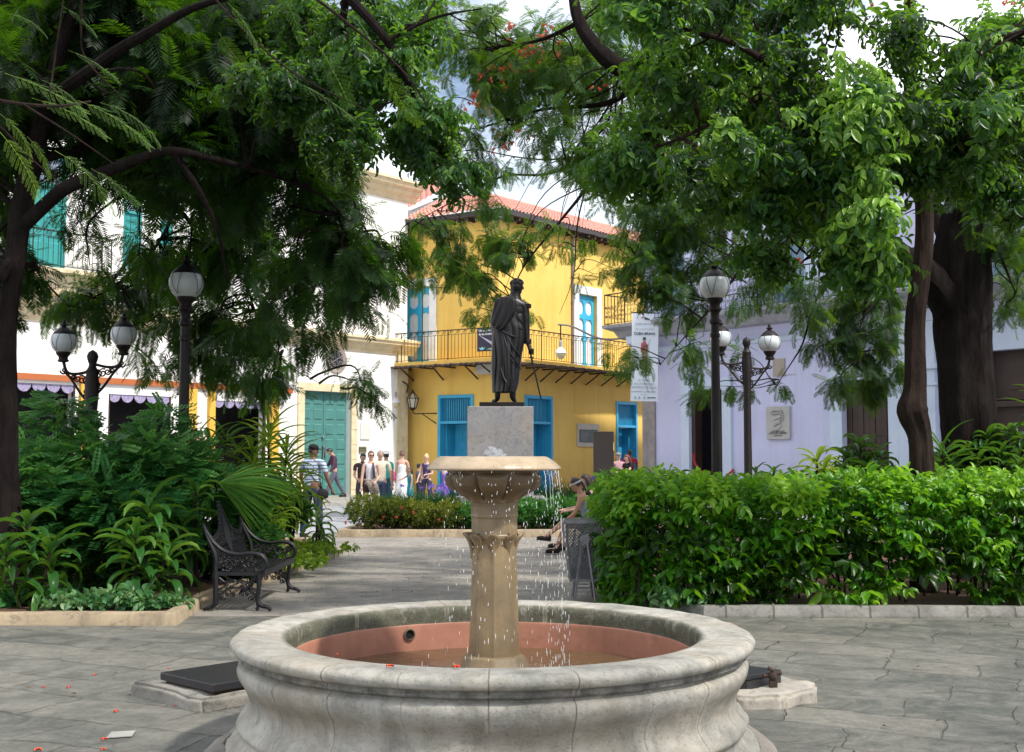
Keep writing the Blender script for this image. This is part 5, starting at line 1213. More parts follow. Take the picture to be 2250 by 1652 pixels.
b = MB(); bpoly([(.41, .275), (.52, .27), (.54, .30), (.42, .305)]); bpoly([(.38, .665), (.48, .665), (.48, .685), (.36, .685)]); bpoly([(.57, .65), (.70, .655), (.70, .67), (.57, .67)]); bpoly([(.48, .04), (.66, .06), (.66, .075), (.46, .07)]); bpoly([(.66, .955), (.92, .955), (.92, .965), (.66, .965)])
b.tube([bq(.44, .69, .04), bq(.50, .78, .04), bq(.66, .90, .04)], .006, 3); b.tube([bq(.62, .68, .04), bq(.68, .78, .04), bq(.84, .90, .04)], .006, 3); b.tube([bq(.58, .40, .04), bq(.70, .29, .04)], .006, 3); b.build('dark_print', bt, t)
b = MB()
for u in (.15, .30, .48, .62): bpoly([(u, .945), (u + .05, .95), (u + .06, .965), (u + .02, .98), (u - .01, .965)])
b.build('emblem_print', mat('emblem_ink', (.35, .5, .6), .7, bmp=0), t)
# ------------------------------------------------------------------ street lamps
opal = newmat('opal_glass'); 
def opalm():
    m, nt, b, co = opal; c = mixc(nt, ramp(nt, noise(nt, co, 5, 5), (.35, 0.), (.7, 1.)), (.62, .66, .68), (.50, .55, .58)); nt.links.new(c, b.inputs['Base Color'])
    b.inputs['Roughness'].default_value = .25; b.inputs['Subsurface Weight'].default_value = .0; return m
opalg = opalm()
lampi = mat('lamp_iron', (.010, .008, .009), .5, (.020, .014, .012), 5, .35, 40, metal=.2, grime=.2, gcol=(.035, .02, .015), spec=.35)
def globe(par, c, r):
    g = bpy.data.objects.new('lamp_head', None); C.objects.link(g); g.parent = par
    b = MB(); b.ball(c, r, 28, 18); b.build('globe', opalg, g, True)
    b = MB(); b.lathe(c, [(.86 * r, .52 * r), (.80 * r, .64 * r), (.62 * r, .84 * r), (.40 * r, 1.02 * r), (.22 * r, 1.12 * r), (.18 * r, 1.2 * r), (.30 * r, 1.26 * r), (.30 * r, 1.32 * r), (.16 * r, 1.38 * r), (.12 * r, 1.46 * r), (.17 * r, 1.54 * r), (.08 * r, 1.66 * r), (0, 1.74 * r)], 20); b.build('cap', lampi, g, True)
    b = MB()
    for k in range(8):
        a = 2 * PI * k / 8; sg = 1 if k % 2 else -1
        b.tube([Vector(c) + Vector((math.cos(a + sg * .35 * w) * math.cos(el_), math.sin(a + sg * .35 * w) * math.cos(el_), math.sin(el_))) * r * 1.012 for w, el_ in [(j / 6, .55 - 1.3 * j / 6) for j in range(7)]], .0035, 4)
    b.build('guard_wire', lampi, g)
    b = MB(); b.lathe(c, [(.30 * r, -1.62 * r), (.42 * r, -1.55 * r), (.42 * r, -1.45 * r), (.34 * r, -1.38 * r), (.36 * r, -1.2 * r), (.50 * r, -1.05 * r), (.56 * r, -.92 * r), (.56 * r, -.80 * r)], 20); b.build('holder', lampi, g, True)
def single_lamp(x, y, Y, r, label, base_x=None):
    c = P(x, y, Y); t = thing('street_lamp', label, 'street lamp', (c.x, c.y, .1), 'single globe street lamps'); globe(t, c, r)
    H = c.z - 1.6 * r
    b = MB(); pr = [(.19, .08), (.19, .3), (.15, .36), (.16, .42), (.12, .5), (.105, .62), (.11, .66), (.085, .72), (.078, 1.2), (.062, H - .42), (.075, H - .41), (.075, H - .36), (.062, H - .35), (.060, H - .22), (.082, H - .20), (.085, H - .16), (.065, H - .13), (.07, H - .04), (.10, H), (.09, H + .03)]
    b.lathe((c.x, c.y, 0), pr, 18); b.build('post', lampi, t, True); return t
single_lamp(409, 622, 15.8, .228, 'tall black lamp post with one white globe rising from the palms behind the bench')
single_lamp(1570, 628, 17.7, .228, 'tall black lamp post with one white globe behind the hedge, partly covered by leaves')
def double_lamp(xm, ytop, Y, g1, g2, r, label):
    a, c = P(*g1, Y), P(*g2, Y); m_ = P(xm, ytop, Y); t = thing('double_street_lamp', label, 'street lamp', (m_.x, m_.y, .1), 'two globe street lamps')
    for q in (a, c): globe(t, q, r)
    zt = m_.z; b = MB()
    b.lathe((m_.x, m_.y, 0), [(.17, .08), (.17, .3), (.12, .4), (.10, .6), (.085, .7), (.075, zt - 1.1), (.085, zt - .9), (.10, zt - .7), (.105, zt - .5), (.085, zt - .36), (.095, zt - .32), (.06, zt - .27), (.05, zt - .22), (.07, zt - .17), (.085, zt - .10), (.06, zt - .04), (0, zt)], 16); b.build('post', lampi, t, True)
    for q in (a, c):
        b = MB(); e = Vector((q.x - m_.x, q.y - m_.y, 0)); L = e.length; e.normalize(); B_ = Vector((m_.x, m_.y, 0)); zz = q.z - 1.75 * r
        b.tube(bez([B_ + Vector((0, 0, zz - .10)), B_ + e * L * .5 + Vector((0, 0, zz - .15)), B_ + e * L * .86 + Vector((0, 0, zz - .12)), Vector((q.x, q.y, zz + .05))], 6), .024, 6)
        b.tube(bez([B_ + Vector((0, 0, zz - .62)), B_ + e * L * .35 + Vector((0, 0, zz - .46)), B_ + e * L * .72 + Vector((0, 0, zz - .22)), B_ + e * L * .95 + Vector((0, 0, zz - .12))], 6), .02, 6)
        for s_, (fx, dz, rr_) in enumerate([(.16, -.26, .085), (.34, -.24, .07), (.50, -.22, .055), (.64, -.20, .04), (.20, -.42, .055)]): b.tube(spiral(B_ + e * L * fx + Vector((0, 0, zz + dz)), e * (1 if s_ % 2 else -1), (0, 0, 1), rr_, 1.5, s_, 14), .012, 4)
        b.tube(spiral(B_ + e * L * .96 + Vector((0, 0, zz - .10)), e, (0, 0, -1), .06, 1.3, 0, 12), .014, 5); b.build('arm', lampi, t)
double_lamp(204, 768, 17.6, (140, 750), (272, 735), .192, 'black post carrying two white globes under the dark fronds on the bench side')
double_lamp(1640, 740, 24, (1583, 742), (1691, 752), .222, 'black post with an ornate arm carrying two white globes before the lavender wall')

# ------------------------------------------------------------------ iron bench
iron = mat('cast_iron', (.008, .008, .011), .42, (.016, .015, .018), 9, .5, 70, metal=.25, grime=.2, gcol=(.03, .024, .022), spec=.4)
BX, BY, BL = -3.11, 12.30, 1.66
t = thing('iron_bench', 'black cast iron bench with scrolled arms and pointed gothic backrest facing the path', 'bench', (BX + .3, BY + BL / 2, .02))
def E(x, z, y): return Vector((BX + x, BY + y, .02 + z))
def end_frame(y):
    fr = bpy.data.objects.new('end_frame', None); C.objects.link(fr); fr.parent = t
    b = MB()
    b.tube(bez([E(-.07, .86, y), E(-.03, .74, y), E(.05, .56, y), E(.055, .40, y), E(.06, .20, y), E(.05, .06, y), E(-.03, .025, y), E(-.06, .01, y)], 6), [.016, .02, .024, .026, .028, .026, .022, .018], 6)
    b.build('back_upright', iron, fr, True)
    b = MB(); b.tube(bez([E(-.05, .82, y), E(.03, .70, y), E(.14, .61, y), E(.28, .575, y), E(.42, .585, y), E(.53, .56, y), E(.575, .49, y), E(.55, .42, y), E(.48, .40, y), E(.46, .44, y)], 6), [.014, .020, .022, .022, .024, .024, .022, .018, .014], 6)
    b.build('armrest', iron, fr, True)
    b = MB(); b.tube(bez([E(.50, .37, y), E(.505, .24, y), E(.49, .12, y), E(.53, .055, y), E(.60, .035, y), E(.63, .0, y)], 6), [.03, .024, .024, .024, .022, .018], 6); b.tube([E(.49, .12, y), E(.50, .02, y)], [.02, .016], 6); b.ball(E(.49, .02, y), .02, 6, 5); b.build('front_leg', iron, fr, True)
    b = MB(); b.bar(E(.03, .375, y), E(.53, .375, y), .03, .035)
    rd = random.Random(3); u, v = Vector((1, 0, 0)), Vector((0, 0, 1))
    # filigree between arm and seat
    for k in range(30):
        x = .10 + .42 * rd.random(); top = .55 if x > .14 else .62; z = .41 + (top - .43) * rd.random()
        b.tube(spiral(E(x, z, y), u * rd.choice((-1, 1)), v, rd.uniform(.025, .05), rd.uniform(.8, 1.5), rd.random() * 6, 10), .0065, 4)
        if k % 3 == 0: b.ball(E(x, z, y), .010, 5, 4)
    # filigree panel below the seat
    for sx in (-1, 1):
        b.tube(bez([E(.28 + sx * .20, .35, y), E(.28 + sx * .12, .29, y), E(.28 + sx * .03, .31, y), E(.28, .27, y)], 5), .009, 5)
        b.tube(bez([E(.28 + sx * .205, .08, y), E(.28 + sx * .17, .16, y), E(.28 + sx * .09, .22, y), E(.28, .235, y)], 5), .010, 5)
        b.tube(bez([E(.28 + sx * .20, .22, y), E(.28 + sx * .13, .24, y), E(.28 + sx * .10, .32, y)], 5), .007, 5)
        for x, z, r in ((.16, .19, .035), (.11, .26, .03), (.17, .30, .028), (.06, .24, .025), (.05, .17, .03), (.14, .12, .032), (.10, .17, .022)): b.tube(spiral(E(.28 + sx * x, z, y), u * sx, v, r, 1.4, x * 40, 11), .0075, 4)
        for x, z in ((.15, .12), (.19, .17), (.07, .20), (.04, .29)): b.ball(E(.28 + sx * x, z, y), .013, 5, 4)
    b.build('scrollwork', iron, fr)
end_frame(.0); end_frame(BL)
b = MB()
for k in range(8): x = .09 + k * .062; b.bar(E(x, .385, .01), E(x, .385, BL - .01), .042, .014)
b.bar(E(.55, .372, .0), E(.55, .372, BL), .025, .06); b.build('seat', iron, t)
b = MB()   # back: rails, slats, gothic points and shield
def K(y, z): return E(.05 - (z - .40) * .27, z, y)
for z in (.42, .60, .66): b.bar(K(.02, z), K(BL - .02, z), .022, .016)
n = 26
for i in range(n): y = .05 + (BL - .1) * (i + .5) / n; b.bar(K(y, .42), K(y, .60), .016, .012)
for i in range(20): y = .05 + (BL - .1) * (i + .5) / 20; b.tube(spiral(K(y, .63), (0, 1, 0), (0, 0, 1), .028, 1, i, 8), .006, 4)
m_ = BL / 2
prof_ = [(.0, .86), (.10, .76), (.22, .70), (.38, .72), (.52, .75), (.62, .80), (.72, .94), (.83, 1.08), (.94, .94), (1.04, .80), (1.14, .75), (1.28, .72), (1.44, .70), (1.56, .76), (1.66, .86)]
b.tube([K(y, z) for y, z in prof_], .015, 5)
for i in range(len(prof_) - 1):
    for k in range(3): f = (k + .5) / 3; y = prof_[i][0] * (1 - f) + prof_[i + 1][0] * f; z = prof_[i][1] * (1 - f) + prof_[i + 1][1] * f; b.ball(K(y, z + .022), .017, 5, 4); b.bar(K(y, .66), K(y, z), .008, .008)
rd = random.Random(8)
for k in range(34): y = rd.uniform(.56, 1.10); zt = 1.0 - abs(y - m_) * 1.1; z = rd.uniform(.64, zt); b.tube(spiral(K(y, z), (0, 1, 0), (0, 0, 1), rd.uniform(.02, .04), 1.3, k, 8), .008, 4)
b.prism([K(m_ - .13, .70), K(m_, .46), K(m_ + .13, .70), K(m_ + .05, .92), K(m_, 1.05), K(m_ - .05, .92)], (.012, 0, .004)); b.build('backrest', iron, t)
b = MB()
for x, y in ((.1, .3), (.45, .3)): pass
b.tube(bez([E(.12, .37, .0), E(.10, .22, BL * .5), E(.12, .37, BL)], 6), .012, 5); b.build('tie_rod', iron, t)

# second bench under the seated people
t = thing('iron_bench', 'dark bench mostly hidden behind the litter bin, carrying the two seated women', 'bench', (1.35, 19.7, .02))
b = MB()
for k in range(6): b.bar((1.08 + k * .075, 18.9, .42), (1.08 + k * .075, 20.7, .42), .05, .02)
b.build('seat', iron, t); b = MB()
for k in range(14): b.bar((1.53 + .0, 18.95 + k * .13, .44), (1.66, 18.95 + k * .13, .85), .03, .015)
b.bar((1.66, 18.9, .86), (1.66, 20.7, .86), .03, .05); b.build('backrest', iron, t)
for y in (18.92, 20.68):
    b = MB(); b.tube(bez([(1.10, y, .42), (1.08, y, .2), (1.04, y, .02)], 5), .022, 6); b.tube(bez([(1.50, y, .42), (1.53, y, .2), (1.58, y, .02)], 5), .022, 6); b.bar((1.08, y, .40), (1.55, y, .40), .03); b.build('leg_frame', iron, t)

# ------------------------------------------------------------------ litter bin
galv = mat('galvanised_steel', (.24, .24, .25), .5, (.16, .16, .17), 6, .25, 60, metal=.3, grime=.2)
cx, cy = (1281 - 1125) / FPX * 13.3, 13.3
t = thing('litter_bin', 'grey perforated metal litter bin hung on a pointed stand beside the hedge', 'bin', (cx, cy, .02))
zt_, zb_ = .885, .235; wt_, wb_ = .215, .150; dt_, db_ = .17, .12
def bc(sx, sy, z): f = (z - zb_) / (zt_ - zb_); return Vector((cx + sx * (wb_ + (wt_ - wb_) * f), cy + sy * (db_ + (dt_ - db_) * f), z))
def mesh_side(b, A, Bt, Cb, Dt, nu, nv):
    "hexagonal perforated sheet between top corners A,B and bottom corners C,D as crossing strips"
    def q(u, v): return (A * (1 - u) + Bt * u) * v + (Cb * (1 - u) + Dt * u) * (1 - v)
    for i in range(-nv, nu + nv):
        for s_ in (1, -1):
            pts = []
            for j in range(nv * 2 + 1):
                u = (i + .5 * j * s_) / nu if s_ == 1 else (i + nv - .5 * j) / nu; v = j / (nv * 2)
                if -.001 <= u <= 1.001: pts.append(q(min(1, max(0, u)), v))
            if len(pts) > 1: b.tube([pts[0], pts[-1]], .0052, 4)
    for j in range(1, nv * 2):
        b.tube([q(0, j / (nv * 2)), q(1, j / (nv * 2))], .003, 3)
b = MB()
for (s0, s1) in (((-1, -1), (1, -1)), ((-1, 1), (1, 1)), ((-1, -1), (-1, 1)), ((1, -1), (1, 1))):
    mesh_side(b, bc(*s0, zt_), bc(*s1, zt_), bc(*s0, zb_), bc(*s1, zb_), 12, 17)
b.build('perforated_panel', galv, t)
b = MB()
for z_, w_ in ((zt_, .04), (zb_, .035)):
    cs = [bc(*s_, z_) for s_ in ((-1, -1), (1, -1), (1, 1), (-1, 1))]
    for i in range(4): b.bar(cs[i], cs[(i + 1) % 4], .02, w_)
for s_ in ((-1, -1), (1, -1), (1, 1), (-1, 1)): b.bar(bc(*s_, zb_), bc(*s_, zt_), .028, .02)
b.prism([bc(-1, -1, zb_), bc(1, -1, zb_), bc(1, 1, zb_), bc(-1, 1, zb_)], (0, 0, .006)); b.build('bin_frame', galv, t)
b = MB()
for sy in (-1, 1):
    b = MB(); y = cy + sy * .205; apex = Vector((cx, y, .67))
    for sx in (-1, 1): b.bar(apex + Vector((sx * .03, 0, .0)), Vector((cx + sx * .115, y + sy * .03, .02)), .032, .02)
    b.bar(Vector((cx - .07, y + sy * .018, .16)), Vector((cx + .07, y + sy * .018, .16)), .025, .012); b.bar(Vector((cx - .08, y + sy * .02, .12)), Vector((cx + .08, y + sy * .02, .12)), .02, .012)
    b.lathe((cx, y, .69), [(.055, -.012), (.055, .012)], 16, Matrix.Rotation(PI / 2, 3, 'X')); b.lathe((cx, y - .014, .69), [(.018, -.006), (.018, .006)], 8, Matrix.Rotation(PI / 2, 3, 'X')); b.tube([(cx, y, .69), (cx, cy + sy * .14, .69)], .015, 6); b.build('stand', galv, t)
b = MB(); rd = random.Random(2)
for k in range(40): b.ball((cx + rd.uniform(-.11, .11), cy + rd.uniform(-.09, .09), rd.uniform(.27, .6)), (rd.uniform(.02, .05), rd.uniform(.02, .05), rd.uniform(.015, .04)), 5, 4, Matrix.Rotation(rd.random() * 3, 3, 'X'))
o = b.build('litter', mat('white_litter', (.55, .56, .58), .4, (.12, .14, .18), 14), None); tag(o, 'crumpled white litter filling the perforated bin', 'litter', kind='stuff')
b = MB()
for k in range(5): b.ball((cx - .10 + rd.uniform(-.03, .03), cy - .07, .30 + .02 * k), (.03, .02, .02), 6, 4)
o = b.build('green_bottle', mat('green_litter', (.02, .30, .18), .3, (.02, .2, .14), 9), None); tag(o, 'crushed green bottle low inside the perforated bin', 'bottle')

# dark information cabinet
q = P(1326, 953, 31.6); t = thing('information_board', 'tall plain dark brown board standing in front of the yellow wall', 'board', (q.x, 31.6, .02))
b = MB(); b.box((q.x, 31.6, (q.z + .12) / 2 + .05), (.54, .16, q.z - .10)); b.build('board', mat('board_dark', (.024, .018, .017), .6, (.035, .026, .024), 3), t, bevel=.01)
b = MB(); b.box((q.x + .262, 31.51, q.z - .34), (.03, .02, .22)); b.build('label_strip', mat('label_cream', (.5, .45, .3), .7), t)
b = MB(); b.box((q.x, 31.6, .06), (.62, .3, .07)); b.build('plinth', mat('board_dark', (.02, .016, .015)), t)
# ------------------------------------------------------------------ figures
def skin_mesh(chains, name, mat_, par=None, sub=1):
    "chains: list of lists of (Vector, rx, ry); shared points (same key) are joined"
    bm = bmesh.new(); idx = {}; rad = []
    def vtx(p, r):
        k = (round(p.x, 4), round(p.y, 4), round(p.z, 4))
        if k not in idx: idx[k] = bm.verts.new(p); rad.append(r)
        return idx[k]
    for ch in chains:
        vs = [vtx(Vector(p), (rx, ry)) for p, rx, ry in ch]
        for a, c in zip(vs, vs[1:]):
            if a is not c and bm.edges.get((a, c)) is None: bm.edges.new((a, c))
    me = bpy.data.meshes.new(name); bm.to_mesh(me); bm.free()
    o = bpy.data.objects.new(name, me); C.objects.link(o)
    md = o.modifiers.new('skin', 'SKIN'); md.use_smooth_shade = True
    for i, s_ in enumerate(me.skin_vertices[0].data): s_.radius = rad[i]; s_.use_root = (i == 0)
    sb = o.modifiers.new('sub', 'SUBSURF'); sb.levels = sb.render_levels = sub
    dg = bpy.context.evaluated_depsgraph_get(); m2 = bpy.data.meshes.new_from_object(o.evaluated_get(dg)); m2.name = name
    bpy.data.objects.remove(o); return m2
def M_lerp(a, b, t): return a + (b - a) * t
hairs = {}
def pmat(c, nm=None, rough=.85): return mat('cloth_%02x%02x%02x' % tuple(int(255 * min(1, x)) for x in c), c, rough, tuple(x * .75 for x in c), 18, .3, 120, spec=.2)
def stripe_mat(name, cols, freq=30, axis=2):
    m, nt, b, co = newmat(name); sp = _n(nt, 'ShaderNodeSeparateXYZ'); nt.links.new(co, sp.inputs[0])
    f = math_(nt, 'FRACT', math_(nt, 'MULTIPLY', sp.outputs[axis], freq)); r = _n(nt, 'ShaderNodeValToRGB'); nt.links.new(f, r.inputs[0]); r.color_ramp.interpolation = 'CONSTANT'
    while len(r.color_ramp.elements) < len(cols): r.color_ramp.elements.new(.5)
    for i, (e, c) in enumerate(zip(r.color_ramp.elements, cols)): e.position = c[0]; e.color = (*c[1], 1)
    nt.links.new(r.outputs[0], b.inputs['Base Color']); b.inputs['Roughness'].default_value = .85; return m

def figure(label, loc, H, head, skin, pose, top, bottom, hair, shoes=(.03, .025, .025), sleeve=.6, legs='trousers', topmat=None, botmat=None, hairlen='short', female=False, build=1., hat=None, extras=None, group=None, tank=False, midriff=None):
    """pose keys: lean, twist, armL/armR = (shoulder swing fwd deg, out deg, elbow bend deg), legL/legR = (thigh fwd deg, knee bend deg, out), seat height, head pitch/yaw"""
    root = thing('person', label, 'person', loc, group); s = H / 1.72; B = build
    Rz = Matrix.Rotation(math.radians(head), 3, 'Z')       # heading: 0 faces the camera (-Y)
    def W(v): return Rz @ Vector(v)
    lean = math.radians(pose.get('lean', 0)); F_ = Vector((0, -1, 0)); X = Vector((1, 0, 0)); Z = Vector((0, 0, 1))
    hipz = pose.get('hip', .93 * s); pel = Vector((0, 0, hipz)); off = Vector((*pose.get('offset', (0, 0)), 0)); pel = pel + off
    upv = Z * math.cos(lean) + F_ * math.sin(lean)
    waist = pel + upv * .14 * s; chest = pel + upv * .34 * s; neck = pel + upv * .53 * s
    hp = math.radians(pose.get('nod', 0)); hy = math.radians(pose.get('turn', 0)); hr = pose.get('tilt', 0)
    hv = Z * math.cos(hp + lean * .5) + F_ * math.sin(hp + lean * .5) + X * hr; hv.normalize(); headc = neck + hv * .155 * s
    sw = (.165 if female else .195) * s * B; hw = (.095 if female else .088) * s * B
    arms = {}
    for sd, k in ((-1, 'armR'), (1, 'armL')):             # person facing the camera: their right arm is on frame left
        a, o_, e = [math.radians(v) for v in pose.get(k, (3, 8, 12))]; sh = neck - upv * .055 * s + X * sd * sw
        d = Vector((sd * math.sin(o_), -math.sin(a) * math.cos(o_), -math.cos(a) * math.cos(o_))); el_ = sh + d * .29 * s
        a2 = a + e; inn = math.radians(pose.get(k + '_in', 0)); d2 = Vector((sd * math.sin(o_ * .5 - inn), -math.sin(a2) * math.cos(inn), -math.cos(a2))); d2.normalize(); wr = el_ + d2 * .25 * s; arms[k] = (sh, el_, wr, d2, d, sd)
    lg = {}
    for sd, k in ((-1, 'legR'), (1, 'legL')):
        a, kn, o_ = [math.radians(v) for v in (*pose.get(k, (2, 4)), 3)[:3]]
        if len(pose.get(k, (2, 4))) == 3: o_ = math.radians(pose[k][2])
        hj = pel + X * sd * hw; d = Vector((sd * math.sin(o_), -math.sin(a) * math.cos(o_), -math.cos(a) * math.cos(o_))); kj = hj + d * .42 * s
        a2 = a - kn; d2 = Vector((sd * math.sin(o_ * .6), -math.sin(a2), -math.cos(a2))).normalized(); an = kj + d2 * .40 * s
        fa = math.radians(pose.get(k + '_foot', 0)); fd = Vector((0, -math.cos(fa), -math.sin(fa))); lg[k] = (hj, kj, an, fd, sd)
    sk = mat('skin_%02x%02x' % (int(skin[0] * 255), int(skin[2] * 255)), skin, .55, tuple(c * .85 for c in skin), 8, .1, 60)
    # one continuous body
    ch = [[(W(pel), .125 * s * B, .095 * s * B), (W(waist), (.105 if female else .125) * s * B, .085 * s * B), (W(chest), .135 * s * B, .10 * s * B), (W(neck - upv * .05 * s), .09 * s, .07 * s), (W(neck + hv * .02 * s), .05 * s, .05 * s), (W(headc - hv * .04 * s), .062 * s, .07 * s), (W(headc + hv * .03 * s), .075 * s, .085 * s), (W(headc + hv * .085 * s), .045 * s, .055 * s)]]
    for k, (sh, el_, wr, d2, d, sd) in arms.items():
        ch.append([(W(neck - upv * .05 * s), .09 * s, .07 * s), (W(sh), .052 * s * B, .052 * s * B), (W(sh + (el_ - sh) * .5), .044 * s * B, .044 * s * B), (W(el_), .036 * s, .036 * s), (W(el_ + (wr - el_) * .4), .034 * s, .034 * s), (W(wr), .022 * s, .022 * s), (W(wr + d2 * .05 * s), .030 * s, .018 * s), (W(wr + d2 * .085 * s), .030 * s, .016 * s)])
    for k, (hj, kj, an, fd, sd) in lg.items():
        ch.append([(W(pel), .125 * s * B, .095 * s * B), (W(hj), .08 * s * B, .085 * s * B), (W(hj + (kj - hj) * .5), .068 * s * B, .07 * s * B), (W(kj), .05 * s, .05 * s), (W(kj + (an - kj) * .35), .048 * s, .05 * s), (W(an), .030 * s, .032 * s), (W(an + fd * .05 * s - Z * .035 * s), .032 * s, .03 * s), (W(an + fd * .14 * s - Z * .05 * s), .034 * s, .022 * s)])
    me = skin_mesh(ch, 'body', sk, sub=1)
    bm = bmesh.new(); bm.from_mesh(me); extra = MB()
    # face: brow/nose/chin/ears; fingers
    fy = W(Vector((math.sin(hy), -math.cos(hy), 0)) * math.cos(hp + lean * .5) - Z * math.sin(hp + lean * .5)); hvW = W(hv); fx = hvW.cross(fy).normalized() * -1; hc = W(headc)
    HM = Matrix((fx, -fy, hvW)).transposed()
    extra.ball(hc + hvW * .01 * s, (.072 * s, .088 * s, .105 * s), 14, 10, HM); extra.ball(hc + fy * .086 * s - hvW * .012 * s, (.011 * s, .018 * s, .022 * s), 6, 5, HM)
    extra.ball(hc + fy * .062 * s - hvW * .075 * s, (.03 * s, .025 * s, .025 * s), 8, 6, HM)
    for q in (-1, 1): extra.ball(hc + fx * q * .072 * s, (.010 * s, .02 * s, .028 * s), 6, 5, HM)
    for k, (sh, el_, wr, d2, d, sd) in arms.items():
        base = W(wr + d2 * .08 * s); dd = W(d2); side = W(X) if abs(dd.dot(W(X))) < .8 else W(F_); side = (side - dd * side.dot(dd)).normalized(); nn = dd.cross(side); cr = pose.get('grip', .5)
        for j, ln in enumerate((.062, .072, .068, .052)):
            a0 = base + side * (j - 1.5) * .015 * s; c1 = dd * math.cos(cr) + nn * math.sin(cr) * -sd; c2 = dd * math.cos(cr * 2.2) + nn * math.sin(cr * 2.2) * -sd
            extra.tube([a0 - dd * .015 * s, a0 + dd * .01 * s, a0 + dd * .01 * s + c1 * ln * .5 * s, a0 + dd * .01 * s + c1 * ln * .5 * s + c2 * ln * .5 * s], [.0085 * s, .0085 * s, .0075 * s, .005 * s], 5)
        th = W(wr + d2 * .03 * s) + side * .022 * s * -sd; extra.tube([th, th + (side * -sd * .6 + dd) * .03 * s, th + (side * -sd * .3 + dd) * .06 * s], [.010 * s, .009 * s, .006 * s], 5)
    base_n = len(bm.verts); vs = [bm.verts.new(v) for v in extra.v]
    for f in extra.f:
        try: bm.faces.new([vs[i] for i in f]).smooth = True
        except ValueError: pass
    bm.to_mesh(me); bm.free(); link('body', me, sk, root, True)
    # features
    b = MB()
    for q in (-1, 1): b.ball(hc + fy * .078 * s + fx * q * .028 * s + hvW * .012 * s, (.011 * s, .008 * s, .006 * s), 6, 4, HM); b.tube([hc + fy * .083 * s + fx * q * .014 * s + hvW * .032 * s, hc + fy * .076 * s + fx * q * .042 * s + hvW * .034 * s], .003 * s, 4)
    def toroot(bb, nm, m_): me2 = bpy.data.meshes.new(nm); me2.from_pydata(bb.v, [], bb.f); me2.update(); return link(nm, me2, m_, root, True)
    toroot(b, 'eyes', mat('eye_dark', (.02, .015, .012), .4, bmp=0))
    b = MB(); b.tube([hc + fy * .079 * s - fx * .02 * s - hvW * .045 * s, hc + fy * .085 * s - hvW * .047 * s, hc + fy * .079 * s + fx * .02 * s - hvW * .045 * s], .0045 * s, 5); toroot(b, 'mouth', mat('lip', (.30, .09, .08), .5, bmp=0))
    # hair
    hm = mat('hair_%02x%02x' % (int(hair[0] * 255), int(hair[2] * 255)), hair, .5, tuple(c * 1.6 for c in hair), 30, .6, 90)
    b = MB(); n_, m_ = 16, 10; vs = []
    for i in range(m_ + 1):
        th = PI * .62 * i / m_
        for k in range(n_):
            w_ = 2 * PI * k / n_; front = max(0, math.sin(w_ * 1. - PI / 2 + PI))      # placeholder orientation factor
            v = Vector((math.sin(th) * math.cos(w_), math.sin(th) * math.sin(w_), math.cos(th)))
            cut = 1.0
            if v.y < -.35 and v.z < .42: v = Vector((v.x, v.y * .75, max(v.z, .40)))
            r = 1.07 + .06 * mnoise.noise(v * 4 + Vector((H, 0, 0)))
            vs.append(hc + HM @ Vector((v.x * .078 * s * r, v.y * .093 * s * r + .004 * s, v.z * .112 * s * r + .012 * s)))
    b.add(vs, [(i * n_ + k, i * n_ + (k + 1) % n_, (i + 1) * n_ + (k + 1) % n_, (i + 1) * n_ + k) for i in range(m_) for k in range(n_)])
    if hairlen in ('long', 'pony'):
        for k in range(26 if hairlen == 'long' else 9):
            w_ = (k / 25 - .5) * 3.4 if hairlen == 'long' else (k / 8 - .5) * .5
            st_ = hc + HM @ Vector((math.sin(w_) * .074 * s, math.cos(w_) * .085 * s, .02 * s)); LL = (.30 if hairlen == 'long' else .22) * s * random.uniform(.85, 1.1)
            b.tube(bez([st_ + hvW * .05 * s, st_ + HM @ Vector((math.sin(w_) * .02 * s, .02 * s, -.08 * s)), st_ + HM @ Vector((math.sin(w_) * .015 * s, .01 * s, -LL))], 3), [.018 * s, .022 * s, .008 * s], 5)
    if hairlen in ('bun', 'topbun'): b.ball(hc + HM @ Vector((0, .05 * s if hairlen == 'topbun' else .09 * s, .105 * s if hairlen == 'topbun' else .07 * s)), .045 * s, 9, 7)
    toroot(b, 'hair', hm)
    # clothes
    tm = topmat or pmat(top); g = 1.13
    if not tank:
        ch = [[(W(pel + upv * (-.02 if pose.get('hip') is None else 0.03) * s), .138 * s * B, .11 * s * B), (W(waist), (.115 if female else .14) * s * B, .10 * s * B), (W(chest), .15 * s * B, .115 * s * B), (W(neck - upv * .05 * s), .098 * s, .078 * s), (W(neck - upv * .012 * s), .06 * s, .062 * s)]]
        for k, (sh, el_, wr, d2, d, sd) in arms.items():
            c_ = [(W(neck - upv * .05 * s), .098 * s, .078 * s), (W(sh), .064 * s * B, .062 * s * B)]
            if sleeve > 0: c_.append((W(sh + (el_ - sh) * min(1, sleeve)), .056 * s, .056 * s))
            if sleeve > 1: c_ += [(W(el_ + (wr - el_) * .5), .045 * s, .045 * s), (W(el_ + (wr - el_) * .95), .036 * s, .036 * s)]
            ch.append(c_)
    else: ch = [[(W(pel + upv * .02 * s), .135 * s * B, .108 * s * B), (W(waist), .115 * s * B, .098 * s * B), (W(chest), .146 * s * B, .114 * s * B), (W(chest + upv * .075 * s), .138 * s * B, .104 * s * B)]]
    me = skin_mesh(ch, 'top', tm, sub=2)
    for v in me.vertices: v.co += mnoise.noise_vector(v.co * 14) * .006
    link('top', me, tm, root, True)
    bmz = botmat or pmat(bottom)
